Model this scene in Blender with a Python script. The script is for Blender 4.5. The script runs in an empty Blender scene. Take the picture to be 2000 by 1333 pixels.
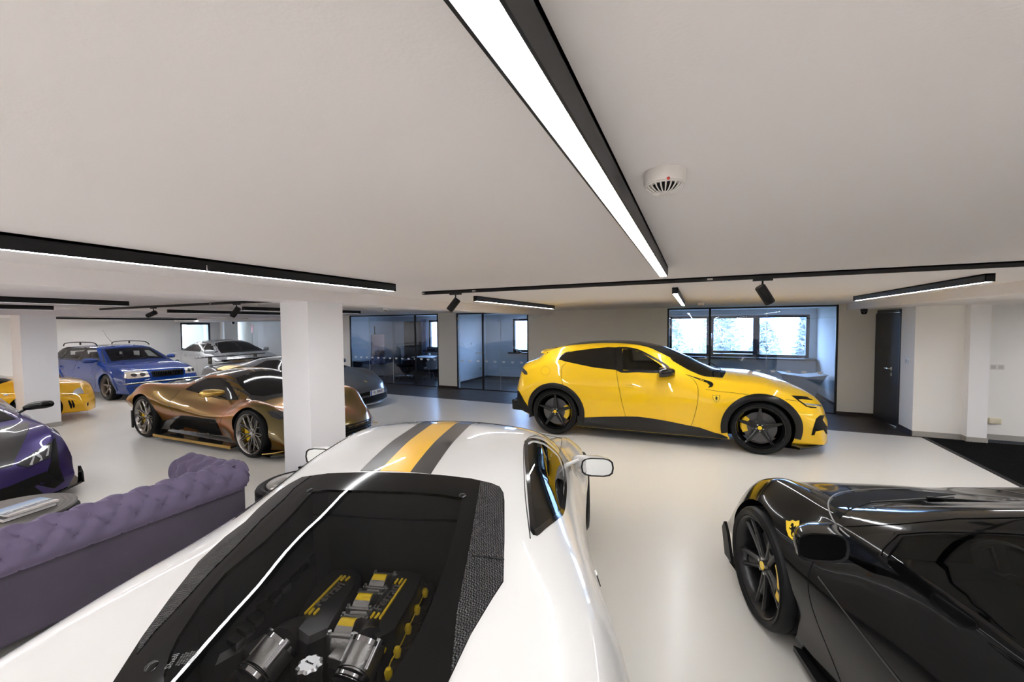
import bpy, bmesh, math, random
from mathutils import Vector, Matrix
from mathutils.bvhtree import BVHTree
from mathutils.geometry import delaunay_2d_cdt
from mathutils.interpolate import poly_3d_calc

R_ = math.radians
rnd = random.Random(7)
SC = bpy.context.scene
COL = SC.collection

# ---------------------------------------------------------------- camera
EYE = Vector((0, 0, 1.85)); FPX = 785.58
YAW, PIT, ROL = 0.42834818, -0.03953854, -0.0081793
_cy, _sy, _cp, _sp, _cr, _sr = math.cos(YAW), math.sin(YAW), math.cos(PIT), math.sin(PIT), math.cos(ROL), math.sin(ROL)
FWD = Vector((-_sy*_cp, _cy*_cp, _sp)); _rt = Vector((_cy, _sy, 0)); _up = _rt.cross(FWD)
RGT = _rt*_cr + _up*_sr; UPV = _up*_cr - _rt*_sr
cam = bpy.data.cameras.new('camera'); camo = bpy.data.objects.new('camera', cam); COL.objects.link(camo)
M = Matrix.Identity(4)
for i in range(3):
    M[i][0] = RGT[i]; M[i][1] = UPV[i]; M[i][2] = -FWD[i]; M[i][3] = EYE[i]
camo.matrix_world = M
cam.sensor_width = 36; cam.lens = FPX/2000*36; cam.clip_start = 0.02; cam.clip_end = 400
SC.camera = camo

# ---------------------------------------------------------------- world, exposure
SC.view_settings.view_transform = 'Standard'; SC.view_settings.look = 'None'
SC.view_settings.gamma = 1; SC.view_settings.exposure = 0.51; SC.view_settings.use_curve_mapping = False
W = bpy.data.worlds.new('world'); SC.world = W; W.use_nodes = True
nt = W.node_tree; nt.nodes.clear()
_o = nt.nodes.new('ShaderNodeOutputWorld'); _b = nt.nodes.new('ShaderNodeBackground')
_b.inputs[0].default_value = (0.58, 0.77, 1.0, 1); _b.inputs[1].default_value = SKY = 14.0
nt.links.new(_b.outputs[0], _o.inputs[0])
SC.cycles.max_bounces = 10; SC.cycles.diffuse_bounces = 8; SC.cycles.glossy_bounces = 5
SC.cycles.transmission_bounces = 6; SC.cycles.transparent_max_bounces = 16
SC.cycles.caustics_reflective = False; SC.cycles.caustics_refractive = False
SC.cycles.sample_clamp_indirect = 6.0
STRIP_POWER = 46.0       # emission of the strip lights
OFFICE_POWER = 6.0

# ---------------------------------------------------------------- materials
MATS = {}
def mat(name, col=(0.8, 0.8, 0.8), rough=0.5, metal=0.0, coat=0.0, spec=0.5, emit=None, es=1.0, bump=None, noise=None, aniso=0, sheen=0, flake=0):
    if name in MATS: return MATS[name]
    m = bpy.data.materials.new(name); m.use_nodes = True
    n = m.node_tree.nodes; l = m.node_tree.links
    p = n['Principled BSDF']
    p.inputs['Base Color'].default_value = (*col, 1); p.inputs['Roughness'].default_value = rough
    p.inputs['Metallic'].default_value = metal; p.inputs['Specular IOR Level'].default_value = spec
    p.inputs['Coat Weight'].default_value = coat; p.inputs['Coat Roughness'].default_value = 0.02
    if sheen:
        p.inputs['Sheen Weight'].default_value = sheen; p.inputs['Sheen Roughness'].default_value = 0.4
        p.inputs['Sheen Tint'].default_value = (*[min(1, c*2.2+0.1) for c in col], 1)
    if emit:
        p.inputs['Emission Color'].default_value = (*emit, 1); p.inputs['Emission Strength'].default_value = es
    tc = n.new('ShaderNodeTexCoord')
    if noise:                                   # (scale, amount): gentle colour variation
        ns = n.new('ShaderNodeTexNoise'); ns.inputs['Scale'].default_value = noise[0]; ns.inputs['Detail'].default_value = 5
        mx = n.new('ShaderNodeMix'); mx.data_type = 'RGBA'
        a = noise[1]
        mx.inputs[6].default_value = (*[max(0, c*(1-a)) for c in col], 1); mx.inputs[7].default_value = (*[min(1, c*(1+a)) for c in col], 1)
        l.new(tc.outputs['Object'], ns.inputs['Vector']); l.new(ns.outputs['Fac'], mx.inputs[0]); l.new(mx.outputs[2], p.inputs['Base Color'])
    if bump:                                    # (scale, strength)
        nb = n.new('ShaderNodeTexNoise'); nb.inputs['Scale'].default_value = bump[0]; nb.inputs['Detail'].default_value = 4
        bp = n.new('ShaderNodeBump'); bp.inputs['Strength'].default_value = bump[1]; bp.inputs['Distance'].default_value = 0.01
        l.new(tc.outputs['Object'], nb.inputs['Vector']); l.new(nb.outputs['Fac'], bp.inputs['Height']); l.new(bp.outputs[0], p.inputs['Normal'])
    MATS[name] = m
    return m

def glass(name, tint=(0.6, 0.65, 0.7), refl=1.0):
    if name in MATS: return MATS[name]
    m = bpy.data.materials.new(name); m.use_nodes = True
    n = m.node_tree.nodes; l = m.node_tree.links; n.clear()
    o = n.new('ShaderNodeOutputMaterial'); t = n.new('ShaderNodeBsdfTransparent'); g = n.new('ShaderNodeBsdfGlossy')
    t.inputs[0].default_value = (*tint, 1); g.inputs['Roughness'].default_value = 0.0
    lw = n.new('ShaderNodeLayerWeight'); lw.inputs[0].default_value = .5          # Schlick, the same from both sides of a pane
    pw = n.new('ShaderNodeMath'); pw.operation = 'POWER'; pw.inputs[1].default_value = 5
    ma = n.new('ShaderNodeMath'); ma.operation = 'MULTIPLY_ADD'; ma.inputs[1].default_value = .955; ma.inputs[2].default_value = .045
    l.new(lw.outputs['Facing'], pw.inputs[0]); l.new(pw.outputs[0], ma.inputs[0])
    mu = n.new('ShaderNodeMath'); mu.operation = 'MULTIPLY'; mu.inputs[1].default_value = refl; mu.use_clamp = True
    mx = n.new('ShaderNodeMixShader')
    l.new(ma.outputs[0], mu.inputs[0]); l.new(mu.outputs[0], mx.inputs[0]); l.new(t.outputs[0], mx.inputs[1]); l.new(g.outputs[0], mx.inputs[2])
    l.new(mx.outputs[0], o.inputs[0]); MATS[name] = m
    return m

def carbon(name='carbon_fibre', scale=220, axis='x', lo=0.003, hi=0.02):
    if name in MATS: return MATS[name]
    m = mat(name, (0.02, 0.02, 0.022), 0.15, spec=.5)
    n = m.node_tree.nodes; l = m.node_tree.links; p = n['Principled BSDF']
    tc = n.new('ShaderNodeTexCoord'); ck = n.new('ShaderNodeTexChecker'); ck.inputs['Scale'].default_value = scale
    ck.inputs[1].default_value = (lo, lo, lo*1.1, 1); ck.inputs[2].default_value = (hi, hi, hi*1.05, 1)
    l.new(tc.outputs['Object'], ck.inputs[0]); l.new(ck.outputs[0], p.inputs['Base Color'])
    return m

# ---------------------------------------------------------------- object helpers
def mesh_obj(name, verts, faces, m=None, parent=None, smooth=False, sharp=None):
    me = bpy.data.meshes.new(name)
    me.from_pydata([tuple(v) for v in verts], [], faces); me.update()
    if m is not None:
        for k in (m if isinstance(m, (list, tuple)) else [m]): me.materials.append(k)
    if smooth:
        me.polygons.foreach_set('use_smooth', [True]*len(me.polygons))
        if sharp: me.set_sharp_from_angle(angle=R_(sharp))
    o = bpy.data.objects.new(name, me); COL.objects.link(o)
    if parent: o.parent = parent
    return o
def empty(name, loc=(0, 0, 0), rz=0.0, parent=None):
    o = bpy.data.objects.new(name, None); COL.objects.link(o); o.location = loc; o.rotation_euler = (0, 0, rz); o.empty_display_size = .2
    if parent: o.parent = parent
    return o
def tag(o, label=None, cat=None, group=None, kind=None):
    if label: o['label'] = label
    if cat: o['category'] = cat
    if group: o['group'] = group
    if kind: o['kind'] = kind
    return o
def copy_tree(o, parent=None):
    c = o.copy(); COL.objects.link(c)
    if parent is not None: c.parent = parent
    for ch in list(o.children): copy_tree(ch, c)
    return c

class B:
    """collects shapes into one mesh"""
    def __init__(s): s.v = []; s.f = []; s.mi = []
    def add(s, v, f, mi=0, mx=None):
        n = len(s.v)
        s.v += [mx @ Vector(p) if mx else Vector(p) for p in v]
        s.f += [tuple(n+i for i in q) for q in f]; s.mi += [mi]*len(f)
        return s
    def box(s, a, b, mi=0, mx=None, bev=0):
        x0, y0, z0 = a; x1, y1, z1 = b
        if bev:
            bm = bmesh.new(); bmesh.ops.create_cube(bm, size=1)
            for v in bm.verts: v.co = Vector(((x0+x1)/2+v.co.x*(x1-x0), (y0+y1)/2+v.co.y*(y1-y0), (z0+z1)/2+v.co.z*(z1-z0)))
            bmesh.ops.bevel(bm, geom=bm.edges[:], offset=bev, segments=3, affect='EDGES', profile=.6)
            bm.verts.ensure_lookup_table()
            s.add([v.co.copy() for v in bm.verts], [[v.index for v in f.verts] for f in bm.faces], mi, mx); bm.free(); return s
        v = [(x0, y0, z0), (x1, y0, z0), (x1, y1, z0), (x0, y1, z0), (x0, y0, z1), (x1, y0, z1), (x1, y1, z1), (x0, y1, z1)]
        f = [(0, 3, 2, 1), (4, 5, 6, 7), (0, 1, 5, 4), (1, 2, 6, 5), (2, 3, 7, 6), (3, 0, 4, 7)]
        return s.add(v, f, mi, mx)
    def lathe(s, prof, n=32, mi=0, mx=None, closed=False):
        """prof [(r,z)] about z"""
        v = []; f = []; k = len(prof)
        for i in range(n):
            a = 2*math.pi*i/n
            for r, z in prof: v.append((r*math.cos(a), r*math.sin(a), z))
        for i in range(n):
            j = (i+1) % n
            for q in range(k if closed else k-1):
                q2 = (q+1) % k
                f.append((i*k+q, j*k+q, j*k+q2, i*k+q2))
        return s.add(v, f, mi, mx)
    def tube(s, pts, r, n=10, mi=0, mx=None, cap=True, flat=1.0):
        pts = [Vector(p) for p in pts]; rr = r if isinstance(r, (list, tuple)) else [r]*len(pts)
        v = []; f = []; up = Vector((0, 0, 1))
        for i, p in enumerate(pts):
            t = (pts[min(i+1, len(pts)-1)] - pts[max(i-1, 0)]).normalized()
            if abs(t.dot(up)) > .98: up = Vector((0, 1, 0))
            a = t.cross(up).normalized(); b = a.cross(t).normalized()
            for k in range(n):
                an = 2*math.pi*k/n
                v.append(p + a*math.cos(an)*rr[i] + b*math.sin(an)*rr[i]*flat)
        for i in range(len(pts)-1):
            for k in range(n):
                k2 = (k+1) % n
                f.append((i*n+k, i*n+k2, (i+1)*n+k2, (i+1)*n+k))
        if cap: f.append(tuple(range(n))[::-1]); f.append(tuple((len(pts)-1)*n+k for k in range(n)))
        return s.add(v, f, mi, mx)
    def prism(s, poly, d0, d1, axis='y', mi=0, mx=None):
        """poly 2D; axis: extrusion axis. 'y': (x,z), 'z': (x,y), 'x': (y,z)"""
        def P(p, d): return {'y': (p[0], d, p[1]), 'z': (p[0], p[1], d), 'x': (d, p[0], p[1])}[axis]
        n = len(poly)
        area = sum(poly[i][0]*poly[(i+1) % n][1]-poly[(i+1) % n][0]*poly[i][1] for i in range(n))
        if (area > 0) == (axis == 'y'): poly = poly[::-1]
        if d1 < d0: d0, d1 = d1, d0
        # orient faces outward
        v = [P(p, d0) for p in poly]+[P(p, d1) for p in poly]
        f = [tuple(range(n))[::-1], tuple(range(n, 2*n))]+[(i, (i+1) % n, n+(i+1) % n, n+i) for i in range(n)]
        return s.add(v, f, mi, mx)
    def obj(s, name, m=None, parent=None, smooth=False, sharp=40):
        o = mesh_obj(name, s.v, s.f, m, parent, smooth, sharp)
        if isinstance(m, (list, tuple)): o.data.polygons.foreach_set('material_index', s.mi)
        return o

def catmull(pts, n=8, closed=False):
    pts = [Vector(p) for p in pts]; out = []; N = len(pts)
    segs = N if closed else N-1
    for i in range(segs):
        g = (lambda k: pts[k % N]) if closed else (lambda k: pts[min(max(k, 0), N-1)])
        p0, p1, p2, p3 = g(i-1), g(i), g(i+1), g(i+2)
        for k in range(n):
            t = k/n
            out.append(0.5*((2*p1)+(p2-p0)*t+(2*p0-5*p1+4*p2-p3)*t*t+(3*p1-p0-3*p2+p3)*t**3))
    if not closed: out.append(pts[-1].copy())
    return out
def pchip(pts):
    xs = [p[0] for p in pts]; ys = [p[1] for p in pts]
    if xs[0] > xs[-1]: xs.reverse(); ys.reverse()
    n = len(xs); h = [xs[i+1]-xs[i] for i in range(n-1)]; d = [(ys[i+1]-ys[i])/h[i] for i in range(n-1)]
    m = [0.0]*n
    if n == 1: return lambda x: ys[0]
    m[0] = d[0]; m[-1] = d[-1]
    for i in range(1, n-1):
        if d[i-1]*d[i] > 0:
            w1 = 2*h[i]+h[i-1]; w2 = h[i]+2*h[i-1]; m[i] = (w1+w2)/(w1/d[i-1]+w2/d[i])
    def f(x):
        if x <= xs[0]: return ys[0]
        if x >= xs[-1]: return ys[-1]
        lo = 0
        while xs[lo+1] < x: lo += 1
        t = (x-xs[lo])/h[lo]; t2 = t*t; t3 = t2*t
        return (2*t3-3*t2+1)*ys[lo]+(t3-2*t2+t)*h[lo]*m[lo]+(-2*t3+3*t2)*ys[lo+1]+(t3-t2)*h[lo]*m[lo+1]
    return f
def sstep(x): x = max(0, min(1, x)); return x*x*(3-2*x)

def px_ray(x, y): return (FWD + RGT*((x-1000)/FPX) - UPV*((y-666.5)/FPX)).normalized()
def px_on(x, y, z=None, Y=None, X=None):
    """world point seen at that place of the photograph on a known plane"""
    d = px_ray(x, y)
    t = (z-EYE.z)/d.z if z is not None else (Y/d.y if Y is not None else X/d.x)
    return EYE + d*t
# ---------------------------------------------------------------- car bodies
class Surf:
    def __init__(s, v, f):
        s.v = [Vector(p) for p in v]; s.f = f
        s.bvh = BVHTree.FromPolygons(s.v, f)
        s.n = [Vector((0, 0, 0)) for _ in s.v]
        for q in f:
            a = Vector((0, 0, 0))
            for i in range(len(q)):
                a += s.v[q[i]].cross(s.v[q[(i+1) % len(q)]])
            for i in q: s.n[i] += a
        for n in s.n:
            if n.length > 0: n.normalize()
    def normal(s, p, idx):
        q = s.f[idx]
        w = poly_3d_calc([s.v[i] for i in q], p)
        n = Vector((0, 0, 0))
        for wi, i in zip(w, q): n += s.n[i]*wi
        return n.normalized() if n.length > 1e-6 else Vector((0, 0, 1))
    def cast(s, o, d):
        h = s.bvh.ray_cast(o, d)
        if h[0] is None: return None
        return h[0], s.normal(h[0], h[2])
    def near(s, p):
        h = s.bvh.find_nearest(p)
        return h[0], s.normal(h[0], h[2])

class Car:
    """a lofted body: feature lines run from tail to nose, every one a curve over x"""
    def __init__(s, name, C, heading, spec, label, paint, cat='car', group=None, res=(110, 13)):
        s.root = empty(name, (C[0], C[1], 0), R_(heading)); tag(s.root, label, cat, group)
        s.mw = Matrix.Translation((C[0], C[1], 0)) @ Matrix.Rotation(R_(heading), 4, 'Z')
        s.mi = s.mw.inverted(); s.eye = s.mi @ EYE; s.paint = paint
        s.spec = spec; s.cut = []
        s.build(res)
    def build(s, res):
        sp = s.spec; N, K = res
        F = {k: pchip(sp[k]) for k in ('zc', 'yr', 'zr', 'ys', 'zs', 'yw', 'zw', 'yl', 'zl')}
        s.F = F
        x0, x1 = sp['x']; nl, na, npow = sp.get('nose', (1.0, .35, 2.4)); tl, ta, tpow = sp.get('tail', (.8, .22, 2.6))
        Wm = max(v for _, v in sp['yw'])
        def sx(x, y):
            r = min(1.2, abs(y)/Wm)
            return x - na*r**npow*sstep((x-(x1-nl))/nl) + ta*r**tpow*sstep(((x0+tl)-x)/tl)
        t1 = sp.get('tr', .80); t2 = sp.get('ts', .85)
        rings = []
        for i in range(N+1):
            u = i/N; x = x0+(x1-x0)*(u*0.72+0.28*(0.5-0.5*math.cos(math.pi*u)))
            zc, yr, zr, ys, zs, yw, zw, yl, zl = [F[k](x) for k in ('zc', 'yr', 'zr', 'ys', 'zs', 'yw', 'zw', 'yl', 'zl')]
            P = [Vector((0, zc)), Vector((yr*.55, zc-(zc-zr)*.27)), Vector((yr, zr)), Vector((ys, zs)), Vector((yw, zw)), Vector((yl, zl))]
            P = [P[0], P[1], P[1].lerp(P[2], t1), P[2].lerp(P[3], 1-t1), P[2].lerp(P[3], t2), P[3].lerp(P[4], 1-t2), P[4], P[4].lerp(P[5], .75), P[5]]
            half = []
            Q = [Vector((-P[1].x, P[1].y))]+P+[P[-1]]
            for a in range(len(P)-1):
                p0, p1, p2, p3 = Q[a], Q[a+1], Q[a+2], Q[a+3]
                k = K if a in (1, 3, 5, 6) else max(4, K//2)
                k = {0: 6, 1: 5, 2: 4, 3: 8, 4: 5, 5: 6, 6: 6, 7: 3}[a]
                # centripetal style tangents
                d1 = (p2-p1).length
                def tan(a_, b_, c_):
                    l1 = max(1e-5, (b_-a_).length)**.5; l2 = max(1e-5, (c_-b_).length)**.5
                    return (c_-b_)/l2*(l1/(l1+l2)) + (b_-a_)/l1*(l2/(l1+l2))
                m1 = tan(p0, p1, p2)*d1**.5 if (p1-p0).length > 1e-6 else (p2-p1)
                m2 = tan(p1, p2, p3)*d1**.5 if (p3-p2).length > 1e-6 else (p2-p1)
                for q in range(k):
                    t = q/k; tt = t*t; t3 = tt*t
                    half.append((2*t3-3*tt+1)*p1+(t3-2*tt+t)*m1+(-2*t3+3*tt)*p2+(t3-tt)*m2)
            half.append(P[-1])
            half.append(Vector((max(0, P[-1].x-.06), P[-1].y-.004)))
            rings.append((x, half))
        n = len(rings[0][1]); v = []; f = []
        L = 2*n-1   # ring: centre top -> left bottom ; right side mirrored
        for x, h in rings:
            for p in h: v.append((sx(x, p.x), p.x, p.y))
            for p in h[1:]: v.append((sx(x, p.x), -p.x, p.y))
        def idx(i, j, side): return i*L + (j if side > 0 or j == 0 else n-1+j)
        for i in range(N):
            for j in range(n-1):
                f.append((idx(i, j, 1), idx(i+1, j, 1), idx(i+1, j+1, 1), idx(i, j+1, 1)))
                f.append((idx(i, j, -1), idx(i, j+1, -1), idx(i+1, j+1, -1), idx(i+1, j, -1)))
            f.append((idx(i, n-1, 1), idx(i+1, n-1, 1), idx(i+1, n-1, -1), idx(i, n-1, -1)))
        # ends: grid across the car so that the plan curve carries through
        M_ = 10
        for e, flip in ((0, False), (N, True)):
            x, h = rings[e]; rows = []
            for j in range(1, n):
                row = [idx(e, j, 1)]
                for k in range(1, M_):
                    y = h[j].x*(1-2*k/M_)
                    v.append((sx(x, y), y, h[j].y)); row.append(len(v)-1)
                row.append(idx(e, j, -1)); rows.append(row)
            for a in range(len(rows)-1):
                for k in range(M_):
                    q = (rows[a][k], rows[a][k+1], rows[a+1][k+1], rows[a+1][k])
                    f.append(q[::-1] if not flip else q)
            q = [idx(e, 0, 1)]+rows[0]
            f.append(tuple(q if flip else q[::-1]))
        # consistent outward orientation
        bm = bmesh.new(); bv = [bm.verts.new(p) for p in v]
        for q in f:
            try: bm.faces.new([bv[i] for i in q])
            except ValueError: pass
        bmesh.ops.recalc_face_normals(bm, faces=bm.faces[:])
        bm.verts.index_update()
        s.v = [x.co.copy() for x in bm.verts]; s.f = [tuple(x.index for x in q.verts) for q in bm.faces]
        vol = bm.calc_volume(signed=True)
        if vol < 0: s.f = [q[::-1] for q in s.f]
        bm.free()
        s.S = Surf(s.v, s.f)
    # ---- cutting
    def cutter(s, b, m): s.cut.append((b, m))
    def cut_px(s, dom, pts, axis, lo, hi, m):
        H = [s.hit(dom, *p) for p in pts]; H = [h[0] for h in H if h]
        b = B(); b.prism([(p.x, p.z) if axis == 'y' else (p.x, p.y) for p in H], lo, hi, axis); s.cut.append((b, m))
    def arch(s, x, z, r, m=None, depth=.42):
        for sd in (1, -1):
            b = B(); b.lathe([(0.001, 0), (r, 0), (r, depth+.4), (0.001, depth+.4)], 40, mx=Matrix.Translation((x, sd*(max(q for _, q in s.spec['yw'])-depth), z)) @ Matrix.Rotation(-sd*math.pi/2, 4, 'X'))
            s.cut.append((b, m or MATS['wheel_well']))
    def finish(s, name='body', mats_paint=None):
        me = bpy.data.meshes.new(name); me.from_pydata([tuple(p) for p in s.v], [], s.f); me.materials.append(s.paint)
        o = bpy.data.objects.new(name, me); COL.objects.link(o)
        cs = []
        for b, m in s.cut:
            c = b.obj('cutter', m)
            bm = bmesh.new(); bm.from_mesh(c.data); bmesh.ops.remove_doubles(bm, verts=bm.verts[:], dist=1e-5)
            bmesh.ops.dissolve_degenerate(bm, edges=bm.edges[:], dist=1e-5); bmesh.ops.recalc_face_normals(bm, faces=bm.faces[:])
            if bm.calc_volume(signed=True) < 0: bmesh.ops.reverse_faces(bm, faces=bm.faces[:])
            bm.to_mesh(c.data); bm.free()
            md = o.modifiers.new('cut', 'BOOLEAN'); md.object = c; md.operation = 'DIFFERENCE'; md.solver = 'EXACT'
            md.material_mode = 'TRANSFER'; cs.append(c)
        dg = bpy.context.evaluated_depsgraph_get()
        nm = bpy.data.meshes.new_from_object(o.evaluated_get(dg)); nm.name = name
        for c in cs:
            cm = c.data; bpy.data.objects.remove(c); bpy.data.meshes.remove(cm)
        o.modifiers.clear(); o.data = nm; bpy.data.meshes.remove(me)
        nm.polygons.foreach_set('use_smooth', [True]*len(nm.polygons))
        pi = [i for i, k in enumerate(nm.materials) if k == s.paint]
        nrm = [None]*len(nm.loops); cache = {}
        for p in nm.polygons:
            body = p.material_index in pi
            fn = p.normal.copy()
            for li in p.loop_indices:
                if body:
                    vi = nm.loops[li].vertex_index
                    if vi not in cache: cache[vi] = s.S.near(nm.vertices[vi].co)[1]
                    a = cache[vi]; nrm[li] = a if a.dot(fn) > .3 else fn
                else: nrm[li] = fn
        nm.normals_split_custom_set(nrm)
        o.parent = s.root; s.body = o
        return o
    # ---- projection
    def hit(s, dom, a, b):
        if dom == 'px':
            d = (s.mi.to_3x3() @ px_ray(a, b)); return s.S.cast(s.eye, d)
        if dom == 'L': return s.S.cast(Vector((a, 3, b)), Vector((0, -1, 0)))
        if dom == 'R': return s.S.cast(Vector((a, -3, b)), Vector((0, 1, 0)))
        if dom == 'T': return s.S.cast(Vector((a, b, 4)), Vector((0, 0, -1)))
        if dom == 'F': return s.S.cast(Vector((6, a, b)), Vector((-1, 0, 0)))
        if dom == 'K': return s.S.cast(Vector((-6, a, b)), Vector((1, 0, 0)))
    def patch(s, name, dom, pts, m, off=.002, th=.006, grid=14, sm=0, mirror=False, parent=None, only=False, fit=None):
        """a panel that follows the body, its outline given in a projection"""
        pts = [(float(p[0]), float(p[1])) for p in pts]
        if sm: pts = [(p.x, p.y) for p in catmull([Vector((p[0], p[1], 0)) for p in pts], sm, True)]
        xs = [p[0] for p in pts]; ys = [p[1] for p in pts]; w = max(xs)-min(xs); h = max(ys)-min(ys); st = max(w, h)/grid
        # refine edges
        ol = []
        for i in range(len(pts)):
            a, b = pts[i], pts[(i+1) % len(pts)]; k = max(1, int(math.hypot(b[0]-a[0], b[1]-a[1])/st+.5))
            for q in range(k): ol.append((a[0]+(b[0]-a[0])*q/k, a[1]+(b[1]-a[1])*q/k))
        def inside(x, y):
            c = False; n = len(ol)
            for i in range(n):
                (xa, ya), (xb, yb) = ol[i], ol[i-1]
                if (ya > y) != (yb > y) and x < (xb-xa)*(y-ya)/(yb-ya)+xa: c = not c
            return c
        V = [Vector(p) for p in ol]; n0 = len(V)
        nx = max(1, int(w/st)); ny = max(1, int(h/st))
        for i in range(nx+1):
            for j in range(ny+1):
                x = min(xs)+(i+.5)*st; y = min(ys)+(j+.5)*st
                if inside(x, y) and min((x-p[0])**2+(y-p[1])**2 for p in ol) > (st*.4)**2: V.append(Vector((x, y)))
        r = delaunay_2d_cdt(V, [], [list(range(n0))], 1, 1e-7)
        vo, fo = r[0], r[2]
        P = []; Nn = []
        for p in vo:
            hh = s.hit(dom, p.x, p.y)
            if hh is None: P.append(None); Nn.append(None)
            else: P.append(hh[0]); Nn.append(hh[1])
        return s.shell(name, P, Nn, fo, m, off, th, mirror, parent, only)
    def shell(s, name, P, Nn, fo, m, off, th, mirror=False, parent=None, only=False):
        fo = [q for q in fo if all(P[i] is not None for i in q)]
        # drop stretched faces that wrap over the horizon
        good = []
        for q in fo:
            a, b, c = [P[i] for i in q[:3]]
            good.append(q)
        use = sorted({i for q in good for i in q}); mp = {k: i for i, k in enumerate(use)}
        if not use: return None
        V = [P[i]+Nn[i]*off for i in use]; NN = [Nn[i] for i in use]
        f = []
        for q in good:
            t = [mp[i] for i in q]
            nrm = (V[t[1]]-V[t[0]]).cross(V[t[2]]-V[t[0]])
            f.append(tuple(t if nrm.dot(NN[t[0]]) >= 0 else t[::-1]))
        edge = {}
        for q in f:
            for i in range(len(q)):
                e = (q[i], q[(i+1) % len(q)]); edge[e] = 1
        bd = [e for e in edge if (e[1], e[0]) not in edge]
        n1 = len(V); low = {}
        for a, b in bd:
            for k in (a, b):
                if k not in low: low[k] = len(V)+len([0]); V.append(V[k]-NN[k]*th); NN.append(NN[k]); low[k] = len(V)-1
        f2 = [(b, a, low[a], low[b]) for a, b in bd]
        out = []
        for sd in ((1, -1) if mirror else ((-1,) if only else (1,))):
            vv = [Vector((p.x, p.y*sd, p.z)) for p in V]; ff = f+f2
            if sd < 0: ff = [q[::-1] for q in ff]
            o = mesh_obj(name, vv, ff, m, parent or s.root, True)
            me = o.data; nl = []
            for p in me.polygons:
                side = p.index >= len(f)
                for li in p.loop_indices:
                    k = me.loops[li].vertex_index; q = NN[k]
                    nl.append(p.normal.copy() if side else Vector((q.x, q.y*sd, q.z)))
            me.normals_split_custom_set(nl)
            out.append(o)
        return out[0] if len(out) == 1 else out
    def ribbon(s, name, dom, pts, w, m, off=.0015, n=8, mirror=False, parent=None, th=.004, closed=False, raw=False):
        """a thin line along the body: shut lines, trims"""
        pp = pts if raw else [(p.x, p.y) for p in catmull([Vector((a[0], a[1], 0)) for a in pts], n, closed)]
        H = [s.hit(dom, *p) for p in pp]; H = [h for h in H if h]
        if len(H) < 2: return None
        P = []; Nn = []; K = len(H); ww = w if isinstance(w, (list, tuple)) else None
        for i, (p, nn) in enumerate(H):
            a = H[(i-1) % K if closed else max(i-1, 0)][0]; b = H[(i+1) % K if closed else min(i+1, K-1)][0]
            t = (b-a); t = t.normalized() if t.length > 0 else Vector((1, 0, 0))
            sd = t.cross(nn).normalized(); hw = (ww[0]+(ww[1]-ww[0])*i/(K-1) if ww else w)/2
            P += [p+sd*hw, p-sd*hw]; Nn += [nn, nn]
        fo = [(2*i, 2*i+1, 2*((i+1) % K)+1, 2*((i+1) % K)) for i in range(K if closed else K-1)]
        return s.shell(name, P, Nn, fo, m, off, th, mirror, parent)
    def flare(s, name, cx, cz, r0, r1, m, a0=0, a1=180, lift=.012, mirror=True, n=40, parent=None):
        """wheel arch lip: an arc band round the opening standing proud of the body"""
        P = []; Nn = []; prof = [(r0, -.02), (r0, lift*.7), (r0+(r1-r0)*.3, lift), (r0+(r1-r0)*.7, lift), (r1, lift*.5), (r1, -.01)]; K = len(prof); hy = s.hit('L', cx, cz+r1)[0].y
        for i in range(n+1):
            a = R_(a0+(a1-a0)*i/n)
            for r, l in prof:
                rr = max(r, r0+.004)
                h = s.hit('L', cx+rr*math.cos(a), cz+rr*math.sin(a))
                hy = h[0].y if h else hy
                p = Vector((cx+r*math.cos(a), hy, cz+r*math.sin(a)))+Vector((0, 1, 0))*l
                P.append(p)
        f = []
        for i in range(n):
            for k in range(K-1):
                q = (i*K+k, i*K+k+1, (i+1)*K+k+1, (i+1)*K+k)
                if all(P[j] is not None for j in q): f.append(q)
        P = [p or Vector((cx, 0, cz)) for p in P]
        for sd in (1, -1):
            mesh_obj(name, [(p.x, p.y*sd, p.z) for p in P], [q if sd < 0 else q[::-1] for q in f], m, parent or s.root, True, 50)
    def part(s, name, b, m, smooth=True, parent=None, sharp=40): return b.obj(name, m, parent or s.root, smooth, sharp)
    def mirror(s, name, x, y, z, m, m2, l=.22, h=.13, arm=None, d=.13, gm='mirror_glass'):
        """door mirrors both sides"""
        for sd in (1, -1):
            b = B(); prof = []
            nu, nv = 10, 14; vv = []; ff = []
            for i in range(nu+1):
                u = i/nu; xx = u*d; k = (1-(u**2.2))**.5 if u < 1 else 0.02
                for j in range(nv):
                    a = 2*math.pi*j/nv; ca, sa = math.cos(a), math.sin(a)
                    e = .62
                    yy = math.copysign(abs(ca)**e, ca)*l/2*(.55+.45*k); zz = math.copysign(abs(sa)**e, sa)*h/2*(.35+.65*k)
                    vv.append((x+xx, sd*(y-l/2+yy-.10*u*u), z+zz))
            for i in range(nu):
                for j in range(nv):
                    j2 = (j+1) % nv; ff.append((i*nv+j, i*nv+j2, (i+1)*nv+j2, (i+1)*nv+j))
            ff.append(tuple(nu*nv+j for j in range(nv)))
            o = mesh_obj(name, vv, ff if sd < 0 else [q[::-1] for q in ff], m, s.root, True, 60)
            g = [(x+.004, sd*(y-l/2+(Vector(vv[j]).y*sd-(y-l/2))*.9), z+(vv[j][2]-z)*.86) for j in range(nv)]
            mesh_obj('mirror_bezel', [(x+.001, v_[1], v_[2]) for v_ in vv[:nv]]+g, [(j, (j+1) % nv, nv+(j+1) % nv, nv+j) for j in range(nv)], MATS['black_trim'], o)
            mesh_obj('mirror_glass', g, [tuple(range(nv))], MATS[gm], o)
            ay, az = arm or (y-l-.08, z-.1)
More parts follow.
